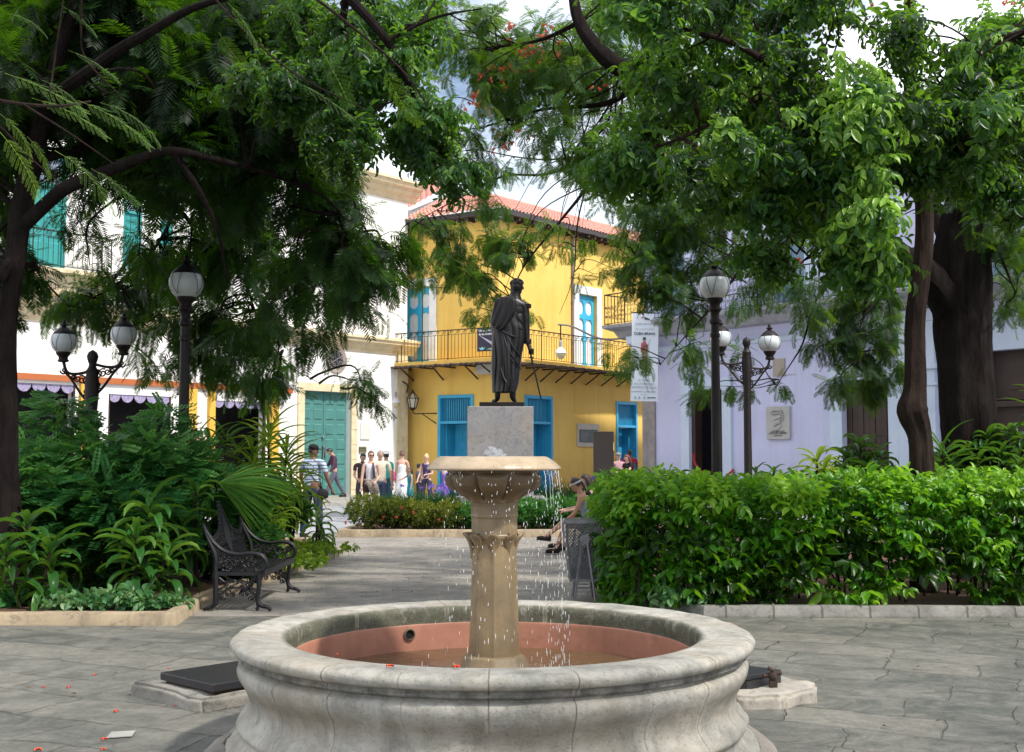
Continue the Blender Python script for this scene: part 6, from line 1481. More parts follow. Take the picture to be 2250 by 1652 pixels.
    if legs in ('trousers', 'shorts'):
        ch = [[(W(waist - upv * .03 * s), .128 * s * B, .102 * s * B), (W(pel), .14 * s * B, .112 * s * B)]]
        for k, (hj, kj, an, fd, sd) in lg.items():
            c_ = [(W(pel), .14 * s * B, .112 * s * B), (W(hj), .094 * s * B, .098 * s * B), (W(hj + (kj - hj) * .55), .084 * s * B, .086 * s * B)]
            if legs == 'trousers': c_ += [(W(kj), .068 * s * B, .068 * s * B), (W(kj + (an - kj) * .55), .062 * s * B, .064 * s * B), (W(an - Z * .01), .056 * s, .06 * s)]
            ch.append(c_)
        me = skin_mesh(ch, 'trousers', bmz, sub=2)
        for v in me.vertices: v.co += mnoise.noise_vector(v.co * 12) * .006
        link('trousers' if legs == 'trousers' else 'shorts', me, bmz, root, True)
    else:
        b = MB(); n_ = 28; zs_ = [(waist.z, .13), (pel.z, .16), (pel.z - .25 * s, .185), (pel.z - (.42 if legs == 'skirt' else .84) * s, .20 if legs == 'skirt' else .24)]; pr = bez([(r * s, 0, z) for z, r in zs_], 6); vs = []
        for p in pr:
            for k in range(n_): w_ = 2 * PI * k / n_; fo_ = 1 + .08 * math.sin(w_ * 7 + p.z * 3) * min(1, max(0, (pel.z - p.z) * 3)); vs.append(W(Vector((p.x * fo_ * math.cos(w_), p.x * fo_ * .75 * math.sin(w_), p.z)) + off))
        b.add(vs, [(i * n_ + k, i * n_ + (k + 1) % n_, (i + 1) * n_ + (k + 1) % n_, (i + 1) * n_ + k) for i in range(len(pr) - 1) for k in range(n_)]); toroot(b, 'skirt', bmz)
    for k, (hj, kj, an, fd, sd) in lg.items():
        b = MB(); fw_ = W(fd); q = W(an) - Z * .052 * s; rt = fw_.cross(Z).normalized(); SM = Matrix((rt, fw_, rt.cross(fw_))).transposed()
        b.ball(q + fw_ * .06 * s, (.046 * s, .135 * s, .040 * s), 10, 6, SM); b.ball(q - fw_ * .01 * s + Z * .02 * s, (.042 * s, .055 * s, .05 * s), 8, 6, SM)
        b.box(q + fw_ * .06 * s - SM @ Vector((0, 0, .032 * s)), (.08 * s, .25 * s, .016 * s), SM); toroot(b, 'shoe', pmat(shoes))
    if hat:
        b = MB(); hc2 = hc + hvW * .07 * s
        b.lathe(hc2, [(.17 * s, -.015 * s), (.165 * s, .0), (.10 * s, .012 * s), (.095 * s, .05 * s), (.08 * s, .085 * s), (.0, .10 * s)] if hat[0] == 'brim' else [(.095 * s, -.03 * s), (.095 * s, .02 * s), (.06 * s, .06 * s), (0, .07 * s)], 18, HM)
        if hat[0] == 'cap': b.ball(hc2 + fy * .10 * s - hvW * .02 * s, (.06 * s, .06 * s, .01 * s), 8, 4, HM)
        toroot(b, 'hat', pmat(hat[1]))
    env = dict(W=W, s=s, arms=arms, legs=lg, hc=hc, fx=fx, fy=fy, hv=hvW, HM=HM, chest=chest, pel=pel, waist=waist, neck=neck, root=root, toroot=toroot, up=upv)
    if extras: extras(env)
    return root, env
def glasses(e, c=(.02, .015, .015)):
    b = MB(); s, hc, fx, fy, hv = e['s'], e['hc'], e['fx'], e['fy'], e['hv']
    for q in (-1, 1): b.ball(hc + fy * .088 * s + fx * q * .032 * s + hv * .012 * s, (.027 * s, .008 * s, .020 * s), 8, 6, e['HM']); b.tube([hc + fy * .085 * s + fx * q * .058 * s + hv * .015 * s, hc + fx * q * .076 * s + hv * .015 * s], .003, 4)
    b.tube([hc + fy * .092 * s - fx * .01 * s + hv * .015 * s, hc + fy * .092 * s + fx * .01 * s + hv * .015 * s], .003, 4); e['toroot'](b, 'sunglasses', mat('lens_brown', (.05, .015, .01), .15, bmp=0))
def bag(e, pos, size, c, nm='bag', strap=True):
    b = MB(); s = e['s']; q = e['W'](Vector(pos)); n = 10
    b.ball(q, size, 12, 8); e_ = MB()
    o = thing(nm, *BAGL.pop(0)); o.location = Vector(e['root'].location) + q
    me = bpy.data.meshes.new(nm); me.from_pydata([tuple(Vector(v) - q) for v in b.v], [], b.f); me.update(); link('pouch', me, pmat(c), o, True)
    if strap:
        b = MB(); W = e['W']; p = [W(Vector(pos) + Vector((0, 0, size[2] * .8))), W(e['chest'] + Vector((0, -.13, .0)) * s), W(e['neck'] - e['up'] * .06 * s + Vector((.10, -.02, .02)) * s), W(e['chest'] + Vector((.02, .13, 0)) * s), W(Vector(pos) + Vector((0, 0, size[2] * .8)))]
        p2 = bez(p, 5); me = bpy.data.meshes.new('strap'); b.tube(p2, .012, 4); me.from_pydata([tuple(Vector(v) - q) for v in b.v], [], b.f); me.update(); link('strap', me, pmat(tuple(x * .8 for x in c)), o, True)
    return o
BAGL = [('black shoulder bag carried by the man in the striped shirt', 'bag'), ('pink handbag held beside the white dress', 'bag'), ('dark red rucksack on the back of the man in red', 'rucksack')]
def at(x, Y): return ((x - 1125) / FPX * Y, Y, .02)
SK1, SK2, SK3 = (.50, .29, .20), (.16, .075, .045), (.62, .38, .28)
stripes = stripe_mat('striped_shirt', [(0, (.10, .13, .22)), (.18, (.36, .46, .60)), (.42, (.62, .68, .74)), (.5, (.05, .06, .12)), (.62, (.36, .46, .60)), (.85, (.60, .62, .66))], 7.5)
figure('man in a blue striped shirt and jeans walking away beside the yellow variegated plant', at(689, 22.9), 1.79, 155, SK2, dict(legR=(4, 3), legL=(-6, 6), armR=(6, 14, 22), armL=(10, 16, 30), turn=-70, nod=3), (.3, .4, .5), (.035, .045, .09), (.012, .011, .012), topmat=stripes, sleeve=.75, build=1.13, hat=('cap', (.02, .02, .02)), extras=lambda e: bag(e, (-.20, -.02, .86), (.13, .09, .11), (.02, .018, .02)))
figure('man in plum shirt and grey trousers striding head down before the teal door', (at(737, 40)[0], 40, .13), 1.78, -68, SK1, dict(lean=7, nod=38, legR=(-20, 12), legL=(26, 8), armR=(22, 8, 55), armL=(8, 8, 25)), (.085, .045, .08), (.12, .115, .16), (.015, .012, .012), sleeve=1.5, extras=None)
brown_st = stripe_mat('striped_wrap', [(0, (.08, .05, .04)), (.4, (.50, .44, .36)), (.6, (.08, .05, .04)), (.8, (.42, .36, .3))], 26)
def wrap_extra(e):
    glasses(e); b = MB(); W, s, pel = e['W'], e['s'], e['pel']; pts = bez([pel + Vector((-.15, -.02, .10)), pel + Vector((0, -.14, .08)), pel + Vector((.15, -.02, .10)), pel + Vector((0, .13, .10)), pel + Vector((-.15, -.02, .10))], 6)
    b.tube([W(p) for p in pts], .035, 6); b.tube([W(p) for p in bez([pel + Vector((.02, -.15, .09)), pel + Vector((.08, -.17, -.06)), pel + Vector((.16, -.14, -.20))], 5)], [.06, .10, .05], 8); b.tube([W(p) for p in bez([pel + Vector((-.1, -.13, .06)), pel + Vector((.0, -.17, -.04)), pel + Vector((.02, -.15, -.22))], 5)], [.05, .085, .05], 8)
    e['toroot'](b, 'tied_wrap', brown_st); b = MB(); ch_ = e['chest']; b.tube([W(p) for p in bez([e['neck'] + Vector((.05, -.06, -.02)), ch_ + Vector((.06, -.135, .05)), e['waist'] + Vector((.08, -.13, .0))], 5)], [.02, .03, .035], 6); e['toroot'](b, 'plait', mat('plait_dark', (.06, .045, .06), .7))
figure('woman in sunglasses and white sleeveless shirt with a striped wrap tied at her waist', at(816, 28.6), 1.70, 8, SK3, dict(armR=(2, 9, 8), armL=(4, 10, 62), armL_in=25, turn=14, legR=(2, 2), legL=(-2, 2)), (.66, .63, .68), (.05, .035, .03), (.10, .05, .03), sleeve=0, female=True, legs='shorts', shoes=(.2, .15, .1), hairlen='bun', extras=wrap_extra)
figure('man in a cream short sleeved shirt and jeans standing close behind the woman in sunglasses', at(836, 29.6), 1.72, 18, (.56, .34, .26), dict(armL=(2, 10, 10), nod=6), (.72, .66, .52), (.07, .09, .15), (.30, .25, .22), sleeve=.8, build=1.12)
figure('dark haired youth in a dark shirt half hidden behind the woman in sunglasses', at(797, 31), 1.66, 25, SK1, dict(nod=20, armR=(10, 8, 60)), (.07, .045, .05), (.05, .05, .06), (.015, .012, .012), sleeve=.6)
figure('person in a white sun hat and turquoise top seen from behind', at(849, 33), 1.70, 200, SK1, dict(armL=(3, 10, 10)), (.04, .42, .38), (.03, .10, .14), (.03, .02, .015), sleeve=.6, female=True, hat=('brim', (.72, .72, .72)))
figure('woman in a strapless white dress seen from behind with her brown hair up', at(884, 37.5), 1.74, 172, SK3, dict(armL=(4, 8, 10), armR=(10, 12, 30)), (.80, .80, .82), (.80, .80, .82), (.12, .06, .04), sleeve=0, tank=True, female=True, legs='dress', hairlen='topbun', extras=lambda e: bag(e, (.26, 0, .95), (.06, .05, .15), (.65, .06, .28), strap=False))
figure('small dark haired girl in a turquoise dress beside the white dress', at(902, 37), 1.22, -60, SK1, dict(armR=(60, 10, 10)), (.02, .28, .36), (.02, .28, .36), (.03, .02, .018), sleeve=0, female=True, legs='skirt', hairlen='long')
figure('child in a grey top with a dark cap between the girl and the blonde woman', at(921, 38), 1.33, 120, SK1, dict(armL=(20, 10, 30)), (.16, .17, .20), (.06, .06, .08), (.02, .02, .02), sleeve=.6, hat=('cap', (.05, .05, .07)))
figure('blonde woman in a purple sleeveless top with her hands together at her waist', at(938, 36), 1.63, -15, SK3, dict(armL=(10, 10, 75), armR=(8, 10, 30), armL_in=30, nod=12), (.06, .04, .14), (.05, .05, .09), (.55, .42, .22), sleeve=0, female=True, hairlen='topbun')
figure('fair haired child in a violet dress under the stone bowl edge, one arm raised', at(978, 36), 1.30, 150, SK3, dict(armL=(150, 20, 10)), (.26, .14, .55), (.26, .14, .55), (.55, .48, .36), sleeve=.4, female=True, legs='skirt', hairlen='long')
figure('dark haired man in a red shirt seen from behind at the blue doorway', at(1383, 41.5), 1.80, 165, SK2, dict(armL=(5, 12, 60)), (.42, .03, .05), (.06, .05, .06), (.012, .012, .012), sleeve=.6, build=1.05, extras=lambda e: bag(e, (0, .16, 1.25), (.15, .10, .20), (.20, .02, .03), strap=False))
figure('woman with long reddish brown hair and a black top looking down beside the brown board', at(1380, 36), 1.64, -55, SK3, dict(armL=(35, 5, 50), armR=(35, 5, 50), nod=22), (.02, .02, .022), (.35, .10, .03), (.10, .03, .02), sleeve=.5, female=True, hairlen='long')
figure('man in a cap and pink checked shirt beside the brown board', at(1358, 37), 1.68, 10, (.5, .3, .22), dict(armL=(25, 5, 60)), (.55, .32, .36), (.2, .2, .22), (.3, .3, .3), sleeve=.7, hat=('cap', (.25, .25, .27)))

# seated women on the far bench, facing the path (towards -X)
def seat_extra(e):
    b = MB(); s, hc, fx, fy, hv = e['s'], e['hc'], e['fx'], e['fy'], e['hv']; pts = [hc + e['HM'] @ Vector((math.sin(a) * .088 * s, -math.cos(a) * .10 * s, .035 * s)) for a in [k * PI / 8 for k in range(17)]]
    b.tube(pts, .014, 5); e['toroot'](b, 'headband', mat('band_white', (.6, .6, .6), .7))
figure('bare shouldered woman in a grey strapless top sitting cross legged behind the litter bin', (1.27, 19.3, .02), 1.66, -90, (.47, .24, .15), dict(hip=.50, lean=18, nod=18, legR=(84, 62, 0), legL=(98, 48, -4), legL_foot=-5, armR=(16, 4, 22), armL=(24, 4, 26)), (.30, .34, .42), (.04, .06, .12), (.022, .012, .010), sleeve=0, female=True, tank=True, legs='shorts', hairlen='pony', extras=seat_extra)
figure('dark haired woman sitting on the far end of the bench, mostly behind the hedge', (1.36, 20.2, .02), 1.68, -85, SK3, dict(hip=.50, lean=8, nod=10, legR=(82, 72, 0), legL=(88, 60, 2), armR=(30, 5, 50), armL=(30, 5, 50)), (.02, .02, .024), (.03, .035, .06), (.02, .012, .01), sleeve=.3, female=True, legs='shorts', hairlen='long')

# ------------------------------------------------------------------ statue
brz = mat('dark_bronze', (.008, .007, .008), .36, (.014, .012, .013), 6, .35, 50, metal=.1, streak=.4, gcol=(.028, .029, .033), spec=.4)
SYp = 27.0
def S(x, y, dy=0.): p = P(x, y, SYp); return Vector((p.x, SYp + dy, p.z))
def cropS(cx_, cy_, dy=0.): return S((1380 + cx_ / 3.933) * .746, (790 + cy_ / 3.933) * .746, dy)
base = S(1100, 893)
ped = thing('statue_pedestal', 'large grey veined marble block carrying the bronze statue', 'pedestal', (base.x, SYp, .1))
def marble():
    m, nt, b, co = newmat('grey_marble_block'); c = mixc(nt, ramp(nt, noise(nt, co, 1.6, 8, .6, .5), (.35, 0.), (.7, 1.)), (.31, .30, .305), (.225, .22, .232))
    n1 = noise(nt, co, 2.6, 9, .72, 1.4); v = ramp(nt, n1, (.485, 0.), (.5, 1.), (.515, 0.)); c = mixc(nt, math_(nt, 'MULTIPLY', v, ramp(nt, noise(nt, co, 1.2, 3), (.38, .1), (.55, 1.))), c, (.09, .075, .06))
    w_ = ramp(nt, noise(nt, co, 1.1, 6, .6), (.52, 0.), (.7, .5)); c = mixc(nt, w_, c, (.36, .30, .22)); nt.links.new(c, b.inputs['Base Color']); b.inputs['Roughness'].default_value = .5; bump(nt, b, v, .2, .01); return m
gm = marble()
x0, x1 = S(1027, 893).x, S(1172, 893).x; xc = (x0 + x1) / 2; wd = x1 - x0
b = MB(); b.box((xc, SYp + wd / 2 - .1, base.z / 2 + .35), (wd, wd, base.z - .7)); b.build('block', gm, ped, bevel=.015)
b = MB(); b.box((xc, SYp + wd / 2 - .1, .40), (wd + .5, wd + .5, .60)); b.build('plinth_step', gm, ped, bevel=.015)
x0s, x1s = S(1053, 880).x, S(1152, 880).x; zt = cropS(400, 1548).z
st = thing('bronze_statue', 'dark bronze statue of a cloaked man seen from behind, leaning on a thin sword', 'statue', ((x0s + x1s) / 2, SYp + .45, base.z))
b = MB(); b.box(((x0s + x1s) / 2, SYp + .45, (base.z + zt) / 2 + .001), (x1s - x0s, .78, zt - base.z)); b.build('plinth', brz, st, bevel=.01)
CYs = SYp + .42
def cs(x, y, dy=0.): p = cropS(x, y); k = (CYs) / SYp; p = Vector((0, 0, CAMZ)) + (p - Vector((0, 0, CAMZ))) * k; return Vector((p.x, CYs + dy, p.z))
U1 = .00197 * CYs / SYp
# body (legs, torso, arms, head) grown as one skin
chs = [[(cs(440, 900), .20, .17), (cs(455, 700), .22, .17), (cs(480, 520), .25, .17), (cs(500, 420), .22, .14), (cs(533, 330), .13, .13), (cs(540, 290), .12, .12), (cs(556, 245), .135, .15), (cs(560, 200), .145, .165), (cs(560, 160), .095, .11)],
       [(cs(500, 420), .22, .14), (cs(650, 430), .125, .115), (cs(658, 560), .115, .11), (cs(665, 700), .098, .095), (cs(678, 830), .075, .075), (cs(690, 880, -.02), .05, .05), (cs(712, 935, -.04), .058, .05), (cs(722, 975, -.05), .055, .05)],
       [(cs(500, 420), .22, .14), (cs(345, 420), .12, .12), (cs(300, 570), .10, .10), (cs(300, 690, .1), .09, .09), (cs(400, 700, .25), .06, .06)],
       [(cs(440, 900), .20, .17), (cs(360, 1000), .15, .15), (cs(345, 1250), .11, .11), (cs(338, 1440), .085, .085), (cs(335, 1500), .075, .075), (cs(325, 1527, .02), .07, .05), (cs(270, 1540, .10), .055, .03)],
       [(cs(440, 900), .20, .17), (cs(500, 1000), .15, .15), (cs(510, 1250), .11, .11), (cs(510, 1440), .085, .085), (cs(512, 1500), .075, .075), (cs(525, 1527, .03), .075, .05), (cs(548, 1540, .16), .06, .03)]]
me = skin_mesh(chs, 'body', brz, sub=2)
for v in me.vertices:
    if v.co.z > cs(560, 290).z: v.co += mnoise.noise_vector(v.co * 22) * .012
    else: v.co += mnoise.noise_vector(v.co * 8) * .008
o0 = origin(st); me.transform(Matrix.Translation(-o0)); link('body', me, brz, st, True)
b = MB(); b.ball(cs(560, 212), (.150, .165, .165), 20, 14); b.ball(cs(560, 262, .03), (.118, .13, .11), 14, 10); b.lathe(cs(548, 322), [(.135, -.08), (.118, -.02), (.112, .06), (.115, .12)], 18); b.build('head', brz, st, True); b = MB(); b.ball(cs(545, 480), (.235, .17, .25), 24, 16, Matrix.Rotation(.12, 3, 'Y')); b.ball(cs(560, 600), (.20, .165, .30), 20, 14); b.build('coat', brz, st, True); b = MB(); hc = cs(565, 215)      # ears, nose and brow turned away from us
for q in (-1, 1): b.ball(hc + Vector((q * .140, -.0, -.03)), (.014, .03, .04), 6, 5)
b.ball(hc + Vector((.03, .165, -.03)), (.022, .03, .04), 6, 5)
rd = random.Random(4)
for k in range(70):
    a = rd.uniform(0, 2 * PI); e_ = rd.uniform(.1, 1.5); v = Vector((math.cos(a) * math.cos(e_), math.sin(a) * math.cos(e_), math.sin(e_))); q = cs(560, 195) + Vector((v.x * .145, v.y * .165, v.z * .145))
    b.ball(q, (.035, .035, .025), 6, 5)
b.build('curly_hair', brz, st, True)
# collar, epaulette, cuff
b = MB(); b.lathe(cs(538, 318), [(.150, -.08), (.132, -.02), (.130, .03), (.118, .035)], 18); b.build('collar', brz, st, True)
b = MB(); b.lathe(cs(664, 412), [(.095, -.06), (.105, -.03), (.10, .0), (.07, .03), (.0, .045)], 16, Matrix.Rotation(.2, 3, 'Y'))
for k in range(20): a = 2 * PI * k / 20; q = cs(670, 436) + Vector((math.cos(a) * .095, math.sin(a) * .095, 0)); b.tube([q + Vector((0, 0, .04)), q - Vector((0, 0, .05))], .022, 5)
b.build('epaulette', brz, st, True)
b = MB(); b.lathe(cs(684, 850), [(.085, -.05), (.095, .0), (.085, .06)], 14); b.build('cuff', brz, st, True)
b = MB()      # hand with fingers round the hilt
hp_ = cs(722, 965, -.02); b.ball(hp_, (.06, .05, .07), 9, 7)
for j in range(4): z_ = .045 - .032 * j; b.tube([hp_ + Vector((-.045, -.02, z_)), hp_ + Vector((.01, -.065, z_ - .005)), hp_ + Vector((.055, -.03, z_ - .01)), hp_ + Vector((.045, .02, z_ - .01))], [.019, .019, .017, .013], 6)
b.tube([hp_ + Vector((-.03, .03, .05)), hp_ + Vector((.03, .04, .06)), hp_ + Vector((.055, .0, .05))], [.02, .018, .013], 6); b.build('hand', brz, st, True)
b = MB(); b.tube([cs(700, 930, -.04), cs(730, 1030, -.04)], [.03, .022], 8); b.ball(cs(702, 920, -.04), .04, 8, 6); b.ball(cs(728, 1035, -.04), (.05, .03, .03), 8, 6); b.tube([cs(728, 1035, -.04), cs(840, 1518, -.04)], [.026, .018], 6); b.build('sword', brz, st, True)
# cloak: loft following the outline in the photograph, with deep folds
L_ = [(365, 318, 470), (400, 300, 500), (450, 293, 560), (520, 278, 600), (600, 258, 625), (650, 250, 640), (700, 262, 655), (780, 270, 655), (850, 270, 650), (920, 266, 638), (1000, 265, 622), (1100, 262, 610), (1200, 264, 600), (1300, 268, 590), (1380, 270, 570), (1437, 272, 545)]
pts = bez([(a, y, c) for y, a, c in L_], 4); n_ = 120; vs = []; rowsN = len(pts)
for i, p in enumerate(pts):
    c_ = cs((p.x + p.z) / 2, p.y); hw_ = (p.z - p.x) / 2 * U1 * (1 + 0 * i); t_ = i / (rowsN - 1)
    for k in range(n_):
        a = 2 * PI * k / n_
        low = min(1, max(0, (t_ - .08) * 2)); ph = a * 9 + t_ * 3.2 * math.sin(a * 1.0 + .5)
        fold = (abs(math.sin(ph * .5 + mnoise.noise(Vector((a * .8, t_ * 1.5, 2))) * 1.2)) ** .55 - .55) * .050 * low
        # diagonal swags across the back
        dg_ = math.sin((t_ * 9.0 - math.cos(a) * 3.4) * 1.25) * .020 * low * (1 if math.sin(a) < 0 else .3)
        r = 1 + fold / max(.15, hw_) * 1.0 + dg_ / .3
        vs.append(c_ + Vector((math.cos(a) * hw_ * (1 + (r - 1) * abs(math.sin(a)) * .9), math.sin(a) * (.23 + .10 * t_) * r, 0)))
b = MB(); b.add(vs, [(i * n_ + k, i * n_ + (k + 1) % n_, (i + 1) * n_ + (k + 1) % n_, (i + 1) * n_ + k) for i in range(rowsN - 1) for k in range(n_)])
b.add([vs[k] for k in range(n_)], [tuple(range(n_))]); b.build('cloak', brz, st, True)
# hanging shawl flap over the near shoulder, down to the elbow, plus edge rolls
b = MB()
fl = [[(318, 372), (395, 345), (470, 345), (545, 390)], [(300, 430), (390, 440), (470, 470), (560, 520)], [(285, 500), (360, 520), (440, 570), (520, 590)], [(265, 590), (330, 640), (400, 690), (470, 640)], [(250, 640), (300, 700), (350, 730), (400, 740)]]
vs = []
for r_, row in enumerate(fl):
    rp = bez([(x, y, 0) for x, y in row], 7)
    for j, q in enumerate(rp): vs.append(cs(q.x, q.y, -.27 - .02 * math.sin(j * 1.1 + r_) - .03 * math.sin(PI * j / (len(rp) - 1))))
m_ = len(rp); b.add(vs, [(i * m_ + j, i * m_ + j + 1, (i + 1) * m_ + j + 1, (i + 1) * m_ + j) for i in range(len(fl) - 1) for j in range(m_ - 1)])
o = b.build('shoulder_flap', brz, st, True); sf = o.modifiers.new('solid', 'SOLIDIFY'); sf.thickness = .03; ss = o.modifiers.new('sub', 'SUBSURF'); ss.levels = ss.render_levels = 2
b = MB()
for pl_, r_ in (([(470, 350), (520, 450), (545, 520), (520, 590)], .018), ([(262, 690), (340, 700), (430, 760), (520, 800), (620, 800)], .028), ([(390, 720), (440, 900), (540, 1080), (615, 1180)], .022), ([(375, 1160), (420, 1300), (500, 1390)], .024), ([(430, 760), (520, 930), (610, 1060)], .02), ([(330, 390), (350, 520), (345, 640)], .02), ([(470, 1020), (530, 1120), (600, 1150)], .022), ([(300, 760), (310, 1100), (300, 1420)], .022), ([(345, 780), (355, 1100), (350, 1420)], .022), ([(560, 560), (600, 620), (640, 640)], .02), ([(550, 620), (590, 700), (640, 730)], .018)):
    pp = bez([(x, y, 0) for x, y in pl_], 7)
    def dep(q):
        i = min(range(len(pts)), key=lambda j: abs(pts[j].y - q.y)); c_ = (pts[i].x + pts[i].z) / 2; h_ = (pts[i].z - pts[i].x) / 2; u = max(-1, min(1, (q.x - c_) / h_)); return -(.235 + .10 * i / rowsN) * math.sqrt(max(.02, 1 - u * u)) - .005
    b.tube([cs(q.x, q.y, dep(q)) for q in pp], [r_ * .4, r_, r_, r_ * .3], 6)
b.build('cloak_folds', brz, st, True)
# ------------------------------------------------------------------ vegetation
def bark_mat(name, c1, c2, gc, sc_=6):
    m, nt, b, co = newmat(name); s = noise(nt, mapping(nt, co, (1, 1, .22)), sc_ * 2.2, 8, .7, .6)
    c = mixc(nt, ramp(nt, s, (.35, 0.), (.65, 1.)), c1, c2); c = mixc(nt, ramp(nt, noise(nt, co, 2.2, 5), (.5, 0.), (.7, .7)), c, gc); nt.links.new(c, b.inputs['Base Color'])
    b.inputs['Roughness'].default_value = .95; b.inputs['Specular IOR Level'].default_value = .08; bump(nt, b, s, 1.0, .05); return m
bark = bark_mat('bark_dark', (.022, .016, .015), (.009, .007, .007), (.026, .022, .020))
bark2 = bark_mat('bark_brown', (.042, .028, .023), (.017, .012, .011), (.055, .04, .033))
LF_DARK = leafmat('fern_leaf_dark', (.003, .010, .004), (.016, .060, .012), (.16, .32, .02), .5, .3)
LF_MID = leafmat('fern_leaf_mid', (.006, .024, .010), (.035, .105, .018), (.22, .34, .03), .5, .4)
LF_BROAD = leafmat('broad_leaf', (.004, .018, .008), (.028, .105, .028), (.30, .50, .07), .34, .38, .3)
LF_HEDGE = leafmat('hedge_leaf', (.004, .022, .003), (.060, .23, .012), (.36, .60, .05), .34, .38, .35)
LF_BUSH = leafmat('bush_leaf', (.004, .022, .009), (.055, .22, .060), (.26, .54, .15), .40, .35)
LF_STRAP = leafmat('strap_leaf', (.005, .022, .007), (.035, .135, .025), (.22, .36, .06), .32, .3)
LF_YEL = leafmat('variegated_leaf', (.03, .10, .012), (.14, .25, .03), (.42, .50, .08), .34, .35)
LF_GRASS = leafmat('grassy_leaf', (.012, .035, .018), (.03, .10, .045), (.08, .20, .06), .5, .3)
LF_CROT = leafmat('croton_leaf', (.018, .035, .012), (.09, .13, .02), (.30, .30, .05), .4, .3)

def limb(b, pts, rad, n=10, wob=.02):
    q = bez(pts, 8); out = []
    for i, p in enumerate(q): out.append(p + mnoise.noise_vector(p * 1.3) * wob)
    k0 = len(b.v); nn = n if max(rad) < .1 else n * 2 + 8; b.tube(out, rad, nn)
    if max(rad) >= .1:
        for i in range(len(out)):
            for k in range(nn):
                j = k0 + i * nn + k; p = Vector(b.v[j]); d = p - out[i]; w = 2 * PI * k / nn
                f_ = mnoise.noise(Vector((math.cos(w) * 2.2, math.sin(w) * 2.2, p.z * .5))) * .13 + mnoise.noise(Vector((math.cos(w) * 5, math.sin(w) * 5, p.z * 1.3 + 9))) * .07 + mnoise.noise(p * 7) * .03
                b.v[j] = tuple(out[i] + d * (1 + f_))
    return out
def limbpx(b, pts, rad, n=10, wob=.03): return limb(b, [P(*p) for p in pts], rad, n, wob)
from mathutils.geometry import intersect_point_tri_2d
def inpoly(x, y, poly):
    c = False; n = len(poly)
    for i in range(n):
        x0, y0 = poly[i]; x1, y1 = poly[i - 1]
        if (y0 > y) != (y1 > y) and x < (x1 - x0) * (y - y0) / (y1 - y0) + x0: c = not c
    return c
def fill(cr, poly, Yr, n, rpx, anchors, hubs=2, twigs=5, per=6, tint=.3, tvar=.14, size=None, hang=0., maxd=2.2, r0=.022, shade=.25, tw=.6, tintfn=None):
    xs = [p[0] for p in poly]; ys = [p[1] for p in poly]; k = 0; pl = []
    tries = 0
    while k < n and tries < n * 60:
        tries += 1
        x, y = random.uniform(min(xs), max(xs)), random.uniform(min(ys), max(ys))
        if not inpoly(x, y, poly): continue
        if any((x - a) ** 2 + (y - c) ** 2 < (rpx * .55 * (1 - tries / (n * 60))) ** 2 * (3.14 * rpx * rpx * .02 and 1) and random.random() < .5 for a, c in pl): continue
        pl.append((x, y)); k += 1
        Y = random.uniform(*Yr); c = P(x, y, Y); r = rpx * Y / FPX
        an = min(anchors, key=lambda a: (a - c).length + random.random() * .5)
        d = (an - c).length
        if d > maxd: an = c + (an - c).normalized() * maxd * random.uniform(.5, 1)
        tt = tint + (tintfn(x, y) if tintfn else 0)
        cr.cluster(an, c, (r, r * 1.3, r), hubs, twigs, per, tt, tvar, r0, size, hang, shade, tw)

def make_tree(name, label, loc, bm_, bark_m, crown, leaf_m, group=None, flowers=None):
    t = thing(name, label, 'tree', loc, group); bm_.build('trunk', bark_m, t, True)
    cr = bpy.data.objects.new('crown', None); C.objects.link(cr); cr.parent = t
    if crown.W.v: crown.W.build('twigs', bark_m, cr)
    crown.L.build('foliage', leaf_m, cr); return t, cr

random.seed(101); RNG = np.random.default_rng(201)
# ---- dark feathery tree on the bench side
b = MB(); g0 = P(16, 1290, 13); 
tr = limbpx(b, [(18, 1290, 13), (16, 1000, 13), (14, 850, 13), (18, 700, 13), (36, 560, 13), (52, 450, 13), (78, 330, 12.8), (110, 200, 12.5), (150, 60, 12.2), (190, -120, 12)], [.17, .12, .105, .10, .11, .115, .095, .08, .06, .05], 14)
l1 = limbpx(b, [(48, 500, 13), (95, 458, 12.9), (150, 415, 12.7), (215, 385, 12.5), (290, 350, 12.2), (380, 330, 12), (520, 360, 12.4), (640, 400, 13)], [.085, .08, .075, .07, .055, .045, .03, .015], 10)
l2 = limbpx(b, [(75, 352, 12.9), (130, 338, 13.1), (200, 318, 13.3), (330, 250, 13.6), (480, 180, 13.8), (640, 160, 13.5), (760, 230, 13)], [.06, .055, .05, .045, .04, .025, .012], 10)
l3 = limbpx(b, [(36, 560, 13), (0, 610, 12.8), (-60, 640, 12.5)], [.07, .06, .05], 8)
l4 = limbpx(b, [(100, 230, 12.5), (230, 130, 11.5), (400, 30, 11), (600, -40, 10.5)], [.07, .06, .04, .02], 8)
l5 = limbpx(b, [(380, 330, 12), (440, 420, 12.3), (480, 520, 12.6), (500, 620, 13)], [.04, .03, .02, .01], 8)
l6 = limbpx(b, [(640, 400, 13), (720, 440, 13.4), (780, 520, 13.8)], [.02, .015, .008], 6)
l7 = limb(b, [tr[-1], P(60, -260, 9), P(-150, -250, 7), P(-260, -60, 6.2), P(-200, 230, 5.9)], [.06, .05, .04, .03, .02], 8)
An = tr[30:] + l1 + l2 + l4 + l5 + l6
cr = Crown(FROND, .40)
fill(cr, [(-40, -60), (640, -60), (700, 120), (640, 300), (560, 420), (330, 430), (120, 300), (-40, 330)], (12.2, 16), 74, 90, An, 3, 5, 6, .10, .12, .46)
fill(cr, [(-40, -60), (700, -60), (720, 200), (560, 420), (120, 330), (-40, 200)], (16, 19), 32, 86, An, 2, 5, 6, .04, .08, .6, maxd=3.5)
